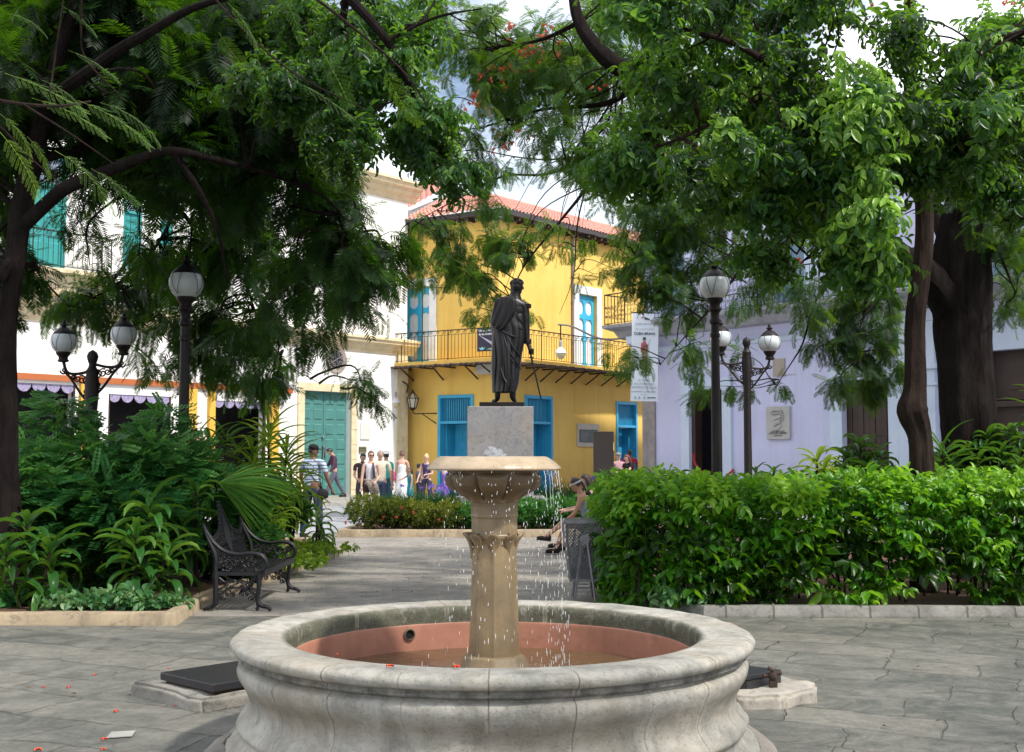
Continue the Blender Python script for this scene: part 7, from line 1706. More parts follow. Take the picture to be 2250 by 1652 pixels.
fill(cr, [(560, 330), (700, 350), (830, 430), (850, 560), (800, 640), (640, 640), (520, 560), (470, 430)], (13.4, 16), 19, 62, An, 2, 5, 5, .18, .15, .42)
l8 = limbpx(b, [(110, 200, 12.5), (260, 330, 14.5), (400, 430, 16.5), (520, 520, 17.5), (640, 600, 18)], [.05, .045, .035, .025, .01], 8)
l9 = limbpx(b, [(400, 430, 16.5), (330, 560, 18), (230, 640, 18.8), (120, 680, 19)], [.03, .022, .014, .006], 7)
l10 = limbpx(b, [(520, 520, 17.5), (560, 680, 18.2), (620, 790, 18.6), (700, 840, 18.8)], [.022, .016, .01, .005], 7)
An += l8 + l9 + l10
fill(cr, [(330, 400), (560, 420), (700, 560), (810, 620), (800, 690), (690, 720), (620, 780), (520, 720), (400, 640), (300, 520)], (16.6, 19), 25, 56, An, 2, 4, 4, .30, .16, .50, .15, tw=.8)  # raised tint in the lower fills paints sunlit green into the fronds
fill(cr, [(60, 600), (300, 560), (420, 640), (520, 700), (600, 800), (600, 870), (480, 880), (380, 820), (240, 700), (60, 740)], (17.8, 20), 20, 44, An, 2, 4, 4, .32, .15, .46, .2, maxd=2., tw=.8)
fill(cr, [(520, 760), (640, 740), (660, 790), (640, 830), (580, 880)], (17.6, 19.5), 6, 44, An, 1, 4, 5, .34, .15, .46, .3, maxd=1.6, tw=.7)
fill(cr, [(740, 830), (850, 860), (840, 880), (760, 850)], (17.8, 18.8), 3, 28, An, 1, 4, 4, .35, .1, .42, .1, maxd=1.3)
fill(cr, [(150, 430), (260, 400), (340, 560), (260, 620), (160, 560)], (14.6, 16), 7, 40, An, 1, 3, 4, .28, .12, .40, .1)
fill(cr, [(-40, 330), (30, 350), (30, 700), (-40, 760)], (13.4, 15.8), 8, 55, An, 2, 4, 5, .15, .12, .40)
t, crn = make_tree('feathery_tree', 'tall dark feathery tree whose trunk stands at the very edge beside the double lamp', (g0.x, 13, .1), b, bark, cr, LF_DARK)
# near sprays in a lighter leaf colour, with every leaflet
near = Leaves(); W = MB()
def spray(x0, y0, x1, y1, Y, L, tint, droop=.5):
    a, c = P(x0, y0, Y), P(x1, y1, Y + .1); d = c - a; ln = d.length
    tint += .02; near.scatter(FROND_D, [tuple(a)], [tuple(d)], [(random.uniform(-.7, .7), -.5, .9)], np.array([ln * .92]), np.array([tint]))
for s_ in [(20, 30, 130, 45), (140, 15, 235, 65), (0, 90, 70, 125), (150, 110, 290, 155), (10, 160, 220, 225), (90, 175, 240, 220), (70, 215, 270, 262), (170, 220, 370, 285), (220, 225, 400, 262), (0, 250, 120, 330), (120, 330, 320, 425), (60, 300, 150, 380), (0, 290, 130, 425), (200, 370, 330, 440)]:
    spray(*s_, random.uniform(5.7, 6.6), .5, random.uniform(.45, .75))
for s_ in [(500, 5, 600, 100), (620, -10, 690, 90), (700, 0, 800, 30), (760, 20, 880, 110), (700, 100, 790, 240), (840, 140, 900, 310), (880, 180, 960, 250), (900, 150, 1000, 160), (560, 120, 600, 200), (480, 70, 540, 170), (650, 180, 800, 245), (930, 120, 990, 210)]:
    spray(*s_, random.uniform(7.8, 8.8), .5, random.uniform(.25, .62))
for pts_, r in (([(-200, 230, 5.9), (-60, 215, 6.0), (50, 228, 6.1), (130, 232, 6.2), (200, 222, 6.3)], .014), ([(50, 228, 6.1), (150, 290, 6.1), (250, 360, 6.2)], .008), ([(180, -60, 6.1), (178, 60, 6.2), (190, 130, 6.3), (270, 215, 6.4)], .008), ([(110, 200, 6.2), (130, 60, 6.2), (150, -60, 6.2)], .006), ([(440, -40, 8.4), (560, 90, 8.4), (660, 170, 8.3), (800, 240, 8.3)], .010), ([(620, -60, 8.2), (760, 50, 8.2), (880, 150, 8.2), (940, 230, 8.3)], .013), ([(-200, 230, 5.9), (-30, 260, 6.), (60, 340, 6.1), (130, 400, 6.2)], .008)): limbpx(W, pts_, [r, r * .4], 6, .01); W.build('near_twig', bark2, crn); W = MB()
near.build('near_sprays', LF_MID, crn); 

random.seed(102); RNG = np.random.default_rng(202)
# ---- leafy tree hanging in from above on the bench side (trunk stands outside the view)
b = MB(); k0 = limb(b, [Vector((-6.6, 8.2, 0)), Vector((-6.4, 8.4, 3)), Vector((-5.6, 9.2, 6)), P(420, -330, 10.5), P(640, -120, 11)], [.24, .2, .16, .12, .09], 12)
k1 = limbpx(b, [(640, -120, 11), (760, -10, 11), (850, 90, 11), (900, 190, 11.2), (960, 300, 11.4), (1010, 370, 11.5)], [.07, .05, .04, .03, .02, .008], 8)
k2 = limbpx(b, [(760, -10, 11), (740, 120, 11.4), (700, 230, 11.8), (690, 300, 12)], [.04, .03, .02, .01], 6)
k3 = limbpx(b, [(850, 90, 11), (960, 40, 11), (1060, 20, 11)], [.02, .015, .006], 6)
cr = Crown(TWIG, .26, .35, .5)
An = k1 + k2 + k3
lt = lambda x, y: .22 if x > 830 and y < 330 else 0.  # lit edge of the crown, painted as a lighter leaf tint
fill(cr, [(620, -40), (980, -40), (900, 60), (930, 170), (960, 250), (930, 330), (860, 300), (760, 320), (640, 300), (560, 200)], (11, 13), 36, 48, An, 2, 6, 5, .12, .15, .26, .2, 1.2, .012, .5, .35, lt)
fill(cr, [(890, 220), (960, 260), (1020, 350), (1025, 395), (960, 360), (900, 290)], (11, 11.8), 12, 30, An, 2, 5, 4, .2, .15, .26, .3, .7, .009, .5, .3)
fill(cr, [(560, 180), (760, 310), (740, 420), (560, 380)], (13, 14.5), 9, 50, An, 2, 5, 5, .08, .12, .26, .1, 1.2, .012, .3, .35)
make_tree('leafy_tree', 'dark leafy tree whose hanging edge of small leaves crosses the open sky above the roofs', (-6.6, 8.2, 0), b, bark, cr, LF_BROAD)

random.seed(103); RNG = np.random.default_rng(203)
# ---- big tree with feathery leaves and orange blossom behind the hedge
b = MB(); gr = P(2130, 1250, 15)
T1 = limbpx(b, [(2150, 1250, 15), (2140, 1080, 15), (2130, 950, 15), (2120, 820, 15), (2112, 700, 15), (2112, 600, 15), (2120, 500, 15), (2140, 400, 15), (2185, 290, 14.8), (2250, 170, 14.6), (2340, 20, 14.4)], [.40, .37, .335, .33, .335, .36, .30, .24, .2, .15, .1], 20)
R1 = limbpx(b, [(2090, 690, 15), (2040, 610, 14.7), (1965, 560, 14.4), (1890, 500, 14.2), (1812, 438, 14), (1694, 337, 13.7), (1560, 240, 13.4), (1414, 172, 13.2), (1335, 130, 13.2), (1275, 50, 13.3), (1250, -60, 13.4)], [.20, .20, .19, .17, .15, .13, .12, .11, .10, .07, .05], 12)
R2 = limbpx(b, [(1850, 468, 14.1), (1720, 436, 14), (1600, 400, 14), (1492, 386, 14.2), (1414, 352, 14.6), (1330, 335, 15), (1250, 370, 15.4)], [.10, .09, .075, .06, .05, .035, .015], 10)
R5 = limbpx(b, [(1414, 172, 13.2), (1330, 230, 14), (1200, 240, 14.6), (1060, 280, 15)], [.05, .035, .02, .008], 7)
R8 = limbpx(b, [(2150, 560, 15), (2210, 490, 14.6), (2300, 430, 14)], [.16, .13, .11], 10)
R10 = limbpx(b, [(1812, 438, 14), (1880, 310, 14), (1940, 300, 14), (2000, 360, 14.2)], [.07, .07, .08, .09], 8)
R11 = limbpx(b, [(2130, 420, 15), (2200, 560, 14.6), (2230, 640, 14.4)], [.03, .02, .008], 6)
R12 = limbpx(b, [(1275, 50, 13.3), (1180, 90, 13.8), (1080, 110, 14.2)], [.03, .02, .008], 6)
cr = Crown(FROND, .36, .3, .3); An = R1[20:] + R2 + R5 + R10 + R12
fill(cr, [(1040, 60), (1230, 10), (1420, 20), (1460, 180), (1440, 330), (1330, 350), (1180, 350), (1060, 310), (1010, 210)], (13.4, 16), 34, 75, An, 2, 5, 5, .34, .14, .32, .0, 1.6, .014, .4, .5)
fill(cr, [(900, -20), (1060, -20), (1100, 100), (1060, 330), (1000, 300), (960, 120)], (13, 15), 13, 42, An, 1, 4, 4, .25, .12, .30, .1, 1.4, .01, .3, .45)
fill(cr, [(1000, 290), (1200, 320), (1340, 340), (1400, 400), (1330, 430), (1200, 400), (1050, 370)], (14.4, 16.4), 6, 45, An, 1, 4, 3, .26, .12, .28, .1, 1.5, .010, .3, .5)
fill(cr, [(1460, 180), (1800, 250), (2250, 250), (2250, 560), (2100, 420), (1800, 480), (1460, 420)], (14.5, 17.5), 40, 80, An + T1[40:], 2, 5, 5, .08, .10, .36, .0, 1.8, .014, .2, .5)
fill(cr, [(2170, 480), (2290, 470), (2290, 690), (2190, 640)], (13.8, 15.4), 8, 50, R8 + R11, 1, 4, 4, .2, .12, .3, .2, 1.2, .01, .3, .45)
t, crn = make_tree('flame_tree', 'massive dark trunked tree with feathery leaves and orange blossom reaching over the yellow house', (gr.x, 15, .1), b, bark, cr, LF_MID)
# blossoms
b = MB(); rd = random.Random(12); v, f, tt = [], [], []
for x, y, n, r in ((1180, 120, 26, 26), (1200, 75, 14, 20), (1080, 165, 14, 22), (1115, 60, 9, 18), (1040, 225, 12, 18), (1065, 240, 8, 12), (1120, 155, 8, 12), (1100, 315, 12, 20), (1230, 110, 10, 14), (1350, 8, 8, 20), (1150, 290, 5, 20), (1745, 575, 9, 10), (1725, 588, 5, 8), (1910, 15, 8, 20), (2235, 10, 9, 15), (1480, 350, 8, 14), (1060, 230, 8, 10), (1240, 230, 5, 16), (1310, 180, 4, 22)):
    Y = rd.uniform(13.4, 14.4)
    for k in range(int(n * .8)):
        p = P(x + rd.gauss(0, r * .8), y + rd.gauss(0, r * .6), Y + rd.uniform(-.1, .1))
        for j in range(5): a = rd.random() * 6.3; blade(v, f, tt, p, (math.cos(a), rd.uniform(-.6, .6), math.sin(a) * .8 + .3), (rd.uniform(-1, 1), -1, .3), rd.uniform(.03, .055), .030, rd.uniform(0, 1), 2, .6, .3)
me = bpy.data.meshes.new('blossom'); me.from_pydata([tuple(q) for q in v], [], f); a_ = me.attributes.new('tint', 'FLOAT', 'POINT'); a_.data.foreach_set('value', tt); me.update(); me.transform(Matrix.Translation(-origin(crn)))
link('blossom', me, leafmat('blossom_orange', (.50, .05, .09), (.62, .12, .06), (.66, .26, .16), .5, .3), crn)

random.seed(104); RNG = np.random.default_rng(204)
# ---- second feathery tree farther back, its trunk hidden behind the massive one
b = MB(); g2 = P(2128, 1150, 25.4)
V1 = limbpx(b, [(2128, 1170, 25.4), (2122, 1000, 25.4), (2118, 850, 25.4), (2110, 700, 25.4), (2090, 560, 25.4), (2040, 440, 25.5), (1940, 370, 25.8)], [.30, .26, .24, .23, .2, .17, .14], 12)
V2 = limbpx(b, [(1940, 370, 25.8), (1780, 360, 26.4), (1620, 350, 27), (1480, 320, 27.6), (1380, 330, 28), (1310, 350, 28.4)], [.13, .12, .11, .10, .085, .07], 10)
V3 = limbpx(b, [(1330, 340, 28.2), (1290, 410, 28.6), (1220, 500, 28.8), (1150, 590, 29), (1100, 690, 29.2)], [.06, .045, .03, .018, .007], 8)
V4 = limbpx(b, [(1350, 330, 28.2), (1210, 380, 28.8), (1100, 390, 29.2), (1000, 440, 29.4), (900, 490, 29.5)], [.045, .035, .026, .016, .006], 7)
V5 = limbpx(b, [(1310, 350, 28.4), (1270, 480, 28.6), (1260, 600, 28.8), (1230, 690, 29)], [.03, .022, .012, .005], 6)
V6 = limbpx(b, [(1480, 320, 27.6), (1440, 420, 27.6), (1410, 520, 27.8), (1370, 620, 28)], [.05, .035, .02, .008], 7)
V7 = limbpx(b, [(1780, 360, 26.4), (1700, 480, 26), (1620, 600, 26), (1540, 700, 26.2), (1450, 800, 26.4)], [.07, .05, .035, .022, .008], 8)
V8 = limbpx(b, [(1940, 370, 25.8), (1880, 520, 25.2), (1800, 640, 25), (1760, 760, 25), (1700, 860, 25.2)], [.06, .045, .03, .018, .007], 7)
V9 = limbpx(b, [(2090, 560, 25.4), (1980, 620, 24.8), (1900, 700, 24.6), (1880, 800, 24.6)], [.05, .035, .02, .008], 7)
V10 = limbpx(b, [(1330, 340, 28.2), (1180, 350, 28.6), (1050, 330, 29), (960, 345, 29.4)], [.03, .02, .012, .005], 6)
for k in range(16):
    a = random.choice(V2 + V3[:12] + V4[:16] + V7[:20]); q = a + Vector((random.uniform(-2.2, .6), random.uniform(-.5, .8), random.uniform(-3.2, -1.0))); b.tube(bez([a, (a + q) / 2 + Vector((-.3, 0, .5)), q], 6), [.022, .012, .005], 5)
cr = Crown(FROND, .50, .3, .3); An = V2 + V3 + V4 + V5 + V6 + V7 + V8 + V9 + V10
LY = (28.4, 30.2)
fill(cr, [(880, 500), (960, 465), (1060, 440), (1150, 480), (1180, 560), (1120, 640), (1080, 640), (980, 640), (900, 560)], LY, 30, 36, An, 1, 5, 5, .30, .16, .46, .1, 2.4, .018, .4, .65)
fill(cr, [(1180, 500), (1390, 530), (1400, 600), (1330, 640), (1220, 600)], (28, 30), 11, 30, An, 1, 3, 4, .40, .14, .44, .1, 2.4, .016, .4, .65)
fill(cr, [(960, 630), (1090, 620), (1220, 690), (1150, 710), (1040, 700)], (28.6, 30), 8, 28, An, 1, 3, 4, .34, .12, .44, .1, 2., .014, .3, .55)
fill(cr, [(1040, 330), (1200, 320), (1340, 340), (1400, 420), (1330, 500), (1200, 430), (1050, 400)], (28, 30), 8, 38, An, 1, 4, 4, .26, .12, .46, .1, 2.4, .016, .3, .8)
fill(cr, [(1380, 440), (1560, 430), (1640, 560), (1540, 640), (1400, 640)], (26, 28), 26, 46, An, 2, 4, 5, .20, .13, .50, .1, 2.2, .018, .3, .7)
fill(cr, [(1340, 770), (1450, 790), (1440, 830), (1350, 810)], (25.5, 27.6), 3, 22, An, 1, 4, 4, .20, .13, .48, .2, 2.2, .015, .3, .5)
fill(cr, [(1475, 640), (1520, 600), (1570, 660), (1530, 760), (1485, 800)], (25.5, 27.6), 6, 26, An, 1, 4, 4, .20, .13, .48, .2, 2.2, .015, .3, .6)
fill(cr, [(1440, 770), (1540, 720), (1740, 840), (1700, 870), (1560, 860)], (24.8, 26.4), 9, 30, An, 1, 3, 4, .22, .12, .46, .2, 2., .014, .3, .55)
fill(cr, [(1560, 560), (1720, 560), (1760, 640), (1640, 700)], (25.2, 26.6), 8, 34, An, 1, 4, 4, .2, .12, .46, .1, 2., .014, .3, .6)
fill(cr, [(1760, 620), (1960, 600), (1980, 740), (1950, 850), (1860, 870), (1790, 760)], (24.4, 25.6), 20, 36, An, 2, 4, 4, .10, .12, .50, .2, 2., .016, .3, .6)
fill(cr, [(2170, 500), (2290, 480), (2290, 690), (2190, 660)], (24.6, 26), 8, 44, V1[30:], 1, 4, 4, .2, .12, .48, .15, 2.2, .014, .3, .7)
make_tree('flame_tree', 'farther feathery tree whose long thin branches cross the yellow house and lamp globes', (g2.x, 25.4, .1), b, bark, cr, LF_MID)

random.seed(105); RNG = np.random.default_rng(205)
# ---- slim tree with broad leaves
b = MB(); gs = P(2035, 1300, 13.4)
Q1 = limbpx(b, [(2030, 1300, 13.4), (2026, 1100, 13.4), (2022, 960, 13.4), (2006, 900, 13.4), (2010, 850, 13.4), (2012, 720, 13.4), (2024, 600, 13.4), (2034, 480, 13.4), (2024, 370, 13.3), (2006, 260, 13.2), (1998, 120, 13), (2000, -60, 12.8)], [.155, .14, .130, .170, .125, .108, .100, .100, .09, .08, .06, .05], 14)
Q2 = limbpx(b, [(2024, 420, 13.3), (1940, 330, 12.4), (1840, 280, 11.6), (1740, 180, 11), (1620, 100, 10.6), (1500, 60, 10.4)], [.07, .06, .05, .04, .03, .015], 9)
Q3 = limbpx(b, [(2010, 280, 13.2), (2080, 180, 12), (2180, 100, 11), (2260, 60, 10.5)], [.06, .05, .04, .03], 8)
Q4 = limbpx(b, [(1840, 280, 11.6), (1860, 400, 11), (1830, 500, 10.8), (1760, 580, 10.8)], [.03, .025, .016, .008], 7)
Q5 = limbpx(b, [(1740, 180, 11), (1620, 240, 10.8), (1500, 300, 10.8), (1400, 340, 11)], [.03, .022, .016, .008], 7)
Q6 = limbpx(b, [(2080, 180, 12), (2100, 300, 11), (2180, 420, 10.8)], [.03, .02, .01], 7)
cr = Crown(TWIG, .36, .35, .55); An = Q2 + Q3 + Q4 + Q5 + Q6 + Q1[60:]
lt = lambda x, y: .75 * mnoise.noise(Vector((x / 120., y / 120., 1))) + (.14 if 1720 < x < 1970 and 180 < y < 520 else 0)
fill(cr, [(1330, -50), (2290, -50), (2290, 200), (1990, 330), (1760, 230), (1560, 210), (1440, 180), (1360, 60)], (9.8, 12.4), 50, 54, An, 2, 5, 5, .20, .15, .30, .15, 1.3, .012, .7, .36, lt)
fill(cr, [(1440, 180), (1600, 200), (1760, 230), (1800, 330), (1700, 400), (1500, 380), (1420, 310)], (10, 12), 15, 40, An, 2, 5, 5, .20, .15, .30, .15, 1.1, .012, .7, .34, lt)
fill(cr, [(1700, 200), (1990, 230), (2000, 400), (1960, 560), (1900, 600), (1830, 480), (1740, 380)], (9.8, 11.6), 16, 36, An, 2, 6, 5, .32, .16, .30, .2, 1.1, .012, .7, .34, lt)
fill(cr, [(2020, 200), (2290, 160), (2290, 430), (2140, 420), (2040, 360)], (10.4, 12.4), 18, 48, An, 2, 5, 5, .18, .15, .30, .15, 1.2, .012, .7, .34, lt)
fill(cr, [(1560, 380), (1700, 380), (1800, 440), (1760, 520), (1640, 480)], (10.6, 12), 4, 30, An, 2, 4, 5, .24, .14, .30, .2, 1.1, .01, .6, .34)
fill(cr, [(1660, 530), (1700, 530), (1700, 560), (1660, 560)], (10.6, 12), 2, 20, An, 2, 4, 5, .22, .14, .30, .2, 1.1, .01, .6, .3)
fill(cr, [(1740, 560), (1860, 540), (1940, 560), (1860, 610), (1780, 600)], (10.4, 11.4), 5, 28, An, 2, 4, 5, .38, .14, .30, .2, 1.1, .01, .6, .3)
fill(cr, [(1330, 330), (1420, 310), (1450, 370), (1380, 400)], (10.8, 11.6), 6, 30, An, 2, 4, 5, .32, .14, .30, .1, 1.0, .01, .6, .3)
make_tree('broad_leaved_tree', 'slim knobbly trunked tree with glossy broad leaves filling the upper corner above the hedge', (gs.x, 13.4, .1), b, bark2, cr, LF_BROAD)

random.seed(106); RNG = np.random.default_rng(206)
# ---- hedge
h = thing('hedge', 'bright green clipped hedge with glossy pointed leaves behind the low grey kerb', 'hedge', (3.5, 12.9, .1))
HS = [sprig_tpl(6, W=.46, droop=.7), sprig_tpl(8, W=.42, droop=.9), sprig_tpl(5, W=.48, droop=.5)]
L = Leaves(); N = 4300; pos, dr, tn, scl = [], [], [], []
HX0, HX1, HY0, HY1 = 1.20, 8.6, 12.18, 14.0
def htop(x): return 1.24 + .05 * math.sin(x * 1.7) + .07 * mnoise.noise(Vector((x * 1.2, 3, 0))) + .09 * mnoise.noise(Vector((x * 6, 3, 0)))
while len(pos) < N:
    u = random.random(); x = HX0 + (HX1 - HX0) * random.random() ** 1.15; z = random.uniform(.12, htop(x))
    if u < .52:
        y = HY0 + abs(random.gauss(0, .16)) + .10 * mnoise.noise(Vector((x * 2.2, z * 2.2, 7))); n_ = Vector((random.uniform(-.6, .6), -1, .55)); dens = min(1., .40 + z / .75)
        if z < .40 and x > 1.9 and mnoise.noise(Vector((x * 1.6, z * 2, 1))) < -.02 : continue
        if random.random() > dens: continue
    elif u < .80: y = random.uniform(HY0, HY1); z = htop(x) - abs(random.gauss(0, .09)) + .05 * mnoise.noise(Vector((x * 5, y * 5, 0))); n_ = Vector((random.uniform(-.5, .5), random.uniform(-.9, .3), 1.2))
    elif u < .92: x = HX0 + abs(random.gauss(0, .12)) - .12 * max(0, z - .6); y = random.uniform(HY0 + .1, HY1 + .6); n_ = Vector((-1, random.uniform(-.6, .4), .5))
    else: y = random.uniform(HY0 + .2, HY1); n_ = Vector((random.uniform(-1, 1), random.uniform(-1, 1), 1)); z = random.uniform(.5, htop(x))
    if x < HX0 + .5 and y < HY0 + .5 - (x - HX0): y += .35
    pos.append((x, y, z)); dr.append(tuple(n_ * .8 + Vector(rand_unit(1)[0]) * .5)); topf = max(0, (z - .95) / .33)
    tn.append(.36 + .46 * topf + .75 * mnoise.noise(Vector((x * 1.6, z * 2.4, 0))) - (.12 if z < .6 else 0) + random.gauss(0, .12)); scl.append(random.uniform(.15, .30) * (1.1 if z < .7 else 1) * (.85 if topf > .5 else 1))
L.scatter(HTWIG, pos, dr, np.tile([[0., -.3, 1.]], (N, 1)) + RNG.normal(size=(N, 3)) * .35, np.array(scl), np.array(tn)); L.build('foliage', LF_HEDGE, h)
b = MB()
for k in range(100):
    x = random.uniform(1.25, 8.3); y = random.uniform(12.3, 13.6); z = random.uniform(.6, 1.2); b.tube([(x, y, .08), (x + random.uniform(-.06, .06), y + random.uniform(-.05, .05), z * .5), (x + random.uniform(-.2, .2), y + random.uniform(-.15, .15), z)], [.014, .010, .005], 5)
b.build('stem', bark2, h)
# syngonium clump at the foot of the hedge, and under the bench side kerb
heart = sprig_tpl(6, W=.75, droop=.8)
def ground_cover(label, pts_, n, sz, m, z0=.12, spread=.22, name='ground_cover_plant'):
    c = Vector(pts_[0]); t = thing(name, label, 'plant', (c.x, c.y, .1)); L = Leaves(); ps, ds, ts = [], [], []
    for k in range(n): a = Vector(random.choice(pts_)); ps.append((a.x + random.gauss(0, spread), a.y + random.gauss(0, spread * .6), z0 + abs(random.gauss(0, .05)))); ds.append((random.uniform(-1, 1), random.uniform(-1, .4), random.uniform(.2, .9))); ts.append(random.gauss(.5, .18))
    L.scatter([heart, HS[1]], ps, ds, np.tile([[0., 0, 1.]], (n, 1)) + RNG.normal(size=(n, 3)) * .3, sz * RNG.uniform(.7, 1.2, n), np.array(ts)); L.build('foliage', m, t); return t
LF_SYN = leafmat('pale_veined_leaf', (.02, .08, .03), (.08, .22, .08), (.32, .46, .24), .4, .3)
g = gp(1490, 1325, .12); ground_cover('pale veined leafy clump at the foot of the hedge near the basin rim', [tuple(g), tuple(g + Vector((.25, .02, 0)))], 22, .13, LF_SYN, .16, .16)
a = [tuple(gp(x, 1332, .13)) for x in range(130, 400, 30)]; ground_cover('pale veined ground cover along the inside of the cream kerb corner', a, 120, .10, LF_SYN, .15, .12)
a = [(-3.0 + .1 * math.sin(k), 15.5 + .3 * k, .13) for k in range(12)]; ground_cover('light green leafy ground cover along the kerb beside the far arm of the bench', a, 240, .10, LF_YEL, .17, .18)
a = [tuple(gp(x, 1322, .13)) for x in range(-60, 110, 30)]; ground_cover('dark ground cover at the outer end of the cream kerb', a, 60, .12, LF_BUSH, .15, .15)

random.seed(107); RNG = np.random.default_rng(207)
# ---- strap leaved plants
def strap_plant(label, x, ybase, Y, heads, m, nleaf=26, Ls=.42, Wd=.055, droop=1.1, tint=.35, tv=.15, name='strap_leaved_plant', up=.5, z0=.1, var=False):
    g = P(x, 900, Y); t = thing(name, label, 'plant', (g.x, Y, z0)); st = MB(); v, f, tt = [], [], []
    for hx, hy, hY in heads:
        hp = P(hx, hy, hY); st.tube(bez([(g.x + (hp.x - g.x) * .3, hY, z0), (g.x + (hp.x - g.x) * .6, hY, hp.z * .5), tuple(hp)], 5), [.022, .016], 6)
        for k in range(nleaf):
            a = k * 2.4 + random.uniform(-.2, .2); u = k / nleaf; el_ = 1.25 - u * (1.7 - up) + random.uniform(-.15, .15)
            d = (math.cos(a) * math.cos(el_), math.sin(a) * math.cos(el_), math.sin(el_)); q = hp - Vector((0, 0, u * .38 * Ls / .42)) + Vector(d) * .02
            n_ = (-math.cos(a) * math.sin(el_), -math.sin(a) * math.sin(el_), math.cos(el_) + .05)
            blade(v, f, tt, q, d, n_, Ls * random.uniform(.7, 1.15), Wd * random.uniform(.8, 1.2), min(1, max(0, tint + random.gauss(0, tv) + (.15 if u < .3 else 0))), 6, droop * random.uniform(.6, 1.4), .25)
    st.build('stem', bark2, t)
    o0 = origin(t); me = bpy.data.meshes.new('foliage'); me.from_pydata([(q[0] - o0.x, q[1] - o0.y, q[2] - o0.z) for q in v], [], f); a_ = me.attributes.new('tint', 'FLOAT', 'POINT'); a_.data.foreach_set('value', tt); me.update(); link('foliage', me, m, t, True); return t
strap_plant('large dark strap leaved plant drooping over the kerb corner beside the bench', 320, 1300, 12.4, [(330, 1110, 12.5), (300, 1180, 12.2), (370, 1210, 12.3)], LF_STRAP, 24, .46, .085, 1.2, .40)
strap_plant('drooping strap leaved plant in the bed nearest the outer end of the kerb', 90, 1300, 12, [(60, 1150, 12), (110, 1210, 11.9), (15, 1210, 11.8)], LF_STRAP, 18, .46, .09, 1.3, .34)
strap_plant('strap leaved plant leaning out behind the peak of the bench back', 430, 1250, 13.6, [(430, 1080, 13.8), (400, 1150, 13.4)], LF_STRAP, 20, .42, .07, 1.2, .36)
strap_plant('tall yellow edged plant with pointed leaves before the white wall', 600, 1150, 16, [(590, 950, 16), (555, 1000, 15.8), (630, 990, 16.2)], LF_YEL, 34, .60, .055, .8, .28, .22, up=.3)
strap_plant('bright variegated plant directly behind the far arm of the bench', 560, 1200, 15.4, [(545, 1090, 15.3), (585, 1110, 15.5), (625, 1090, 15.8), (520, 1130, 15.1), (600, 1150, 15.4)], LF_YEL, 24, .36, .06, 1.1, .30, .2)
strap_plant('yellow green drooping plant above the kerb near the striped shirt', 640, 1150, 17.5, [(640, 1040, 17.6), (655, 1080, 17.4), (620, 1060, 17.2)], LF_YEL, 24, .48, .05, 1.3, .42, .2)
strap_plant('small long leaved plant standing at the end of the bed before the man in stripes', 697, 1200, 18.6, [(697, 1125, 18.6), (705, 1150, 18.6)], LF_STRAP, 14, .40, .06, 1.4, .45)
strap_plant('upright spiky leaves beside the single lamp post', 425, 1100, 15.4, [(425, 980, 15.4), (440, 1010, 15.2)], LF_STRAP, 18, .50, .04, .6, .45, up=.1)
strap_plant('dark pointed leaves in front of the white wall beyond the lamp post', 500, 1050, 17.5, [(495, 960, 17.5), (520, 990, 17.5), (460, 975, 17)], LF_STRAP, 20, .5, .05, .7, .30, up=.2)
# right of the path, above the hedge
strap_plant('bright yellow green rosette standing above the hedge in front of the lavender wall', 1790, 1100, 14.8, [(1795, 1010, 14.8), (1810, 1035, 14.7)], LF_YEL, 22, .36, .06, .9, .62, .15, up=.2, z0=.1)
strap_plant('dark leafy plant above the hedge in front of the plank door', 1890, 1100, 16, [(1890, 975, 16), (1860, 1000, 16), (1930, 1000, 15.8), (1850, 1030, 15.6), (1910, 1030, 15.5)], LF_STRAP, 22, .32, .075, 1.2, .26)
strap_plant('spiky green rosette between the slim trunk and the massive trunk', 2075, 1100, 14.2, [(2070, 985, 14.2), (2090, 1020, 14.2)], LF_STRAP, 30, .50, .045, .8, .42, up=.2)
strap_plant('dark glossy leafy plant in front of the dark doorway at the outer side', 2200, 1100, 14.6, [(2170, 960, 14.6), (2215, 945, 14.6), (2250, 960, 14.6), (2200, 1000, 14.4), (2150, 1010, 14.4), (2240, 1020, 14.3), (2130, 985, 14.6)], LF_STRAP, 22, .32, .075, 1.3, .22)
strap_plant('dusky low leaves above the hedge between lamp post and lavender door', 1665, 1100, 15.5, [(1660, 1040, 15.6), (1700, 1040, 15.4)], LF_STRAP, 14, .22, .045, 1, .15, z0=.1)
strap_plant('dark broad leaves rising over the hedge beside the red rope', 1500, 1100, 15.5, [(1490, 1050, 15.6), (1450, 1055, 15.4), (1530, 1055, 15.2)], LF_STRAP, 14, .20, .07, 1, .12)
strap_plant('dark arching leaves high at the outer edge before the dark panelled door', 2270, 1050, 13.4, [(2290, 880, 13.4)], LF_STRAP, 24, .5, .035, .9, .08)
# fan palm
t = thing('fan_palm', 'low fan palm with pleated leaves spreading above the bench', 'palm', P(520, 900, 14.6) * 1 - Vector((0, 0, P(520, 900, 14.6).z - .1))); v, f, tt = [], [], []; st = MB()
def fan(hub, dirc, n_, R, spread, tint, k=26):
    hub = Vector(hub); d = Vector(dirc).normalized(); n_ = Vector(n_); sd = n_.cross(d).normalized(); n_ = d.cross(sd)
    for i in range(k):
        a = (i / (k - 1) - .5) * spread + random.gauss(0, .015); dd = d * math.cos(a) + sd * math.sin(a); blade(v, f, tt, hub, dd, n_, R * (1 - .18 * abs(a) / spread * 2) * random.uniform(.92, 1.05), R * spread / k * .85, min(1, max(0, tint + random.gauss(0, .07))), 7, random.uniform(.3, .8), .5, lambda u: (.12 + 1.5 * u) if u < .42 else max(.02, .75 * max(0., 1 - (u - .42) / .58) ** .7))
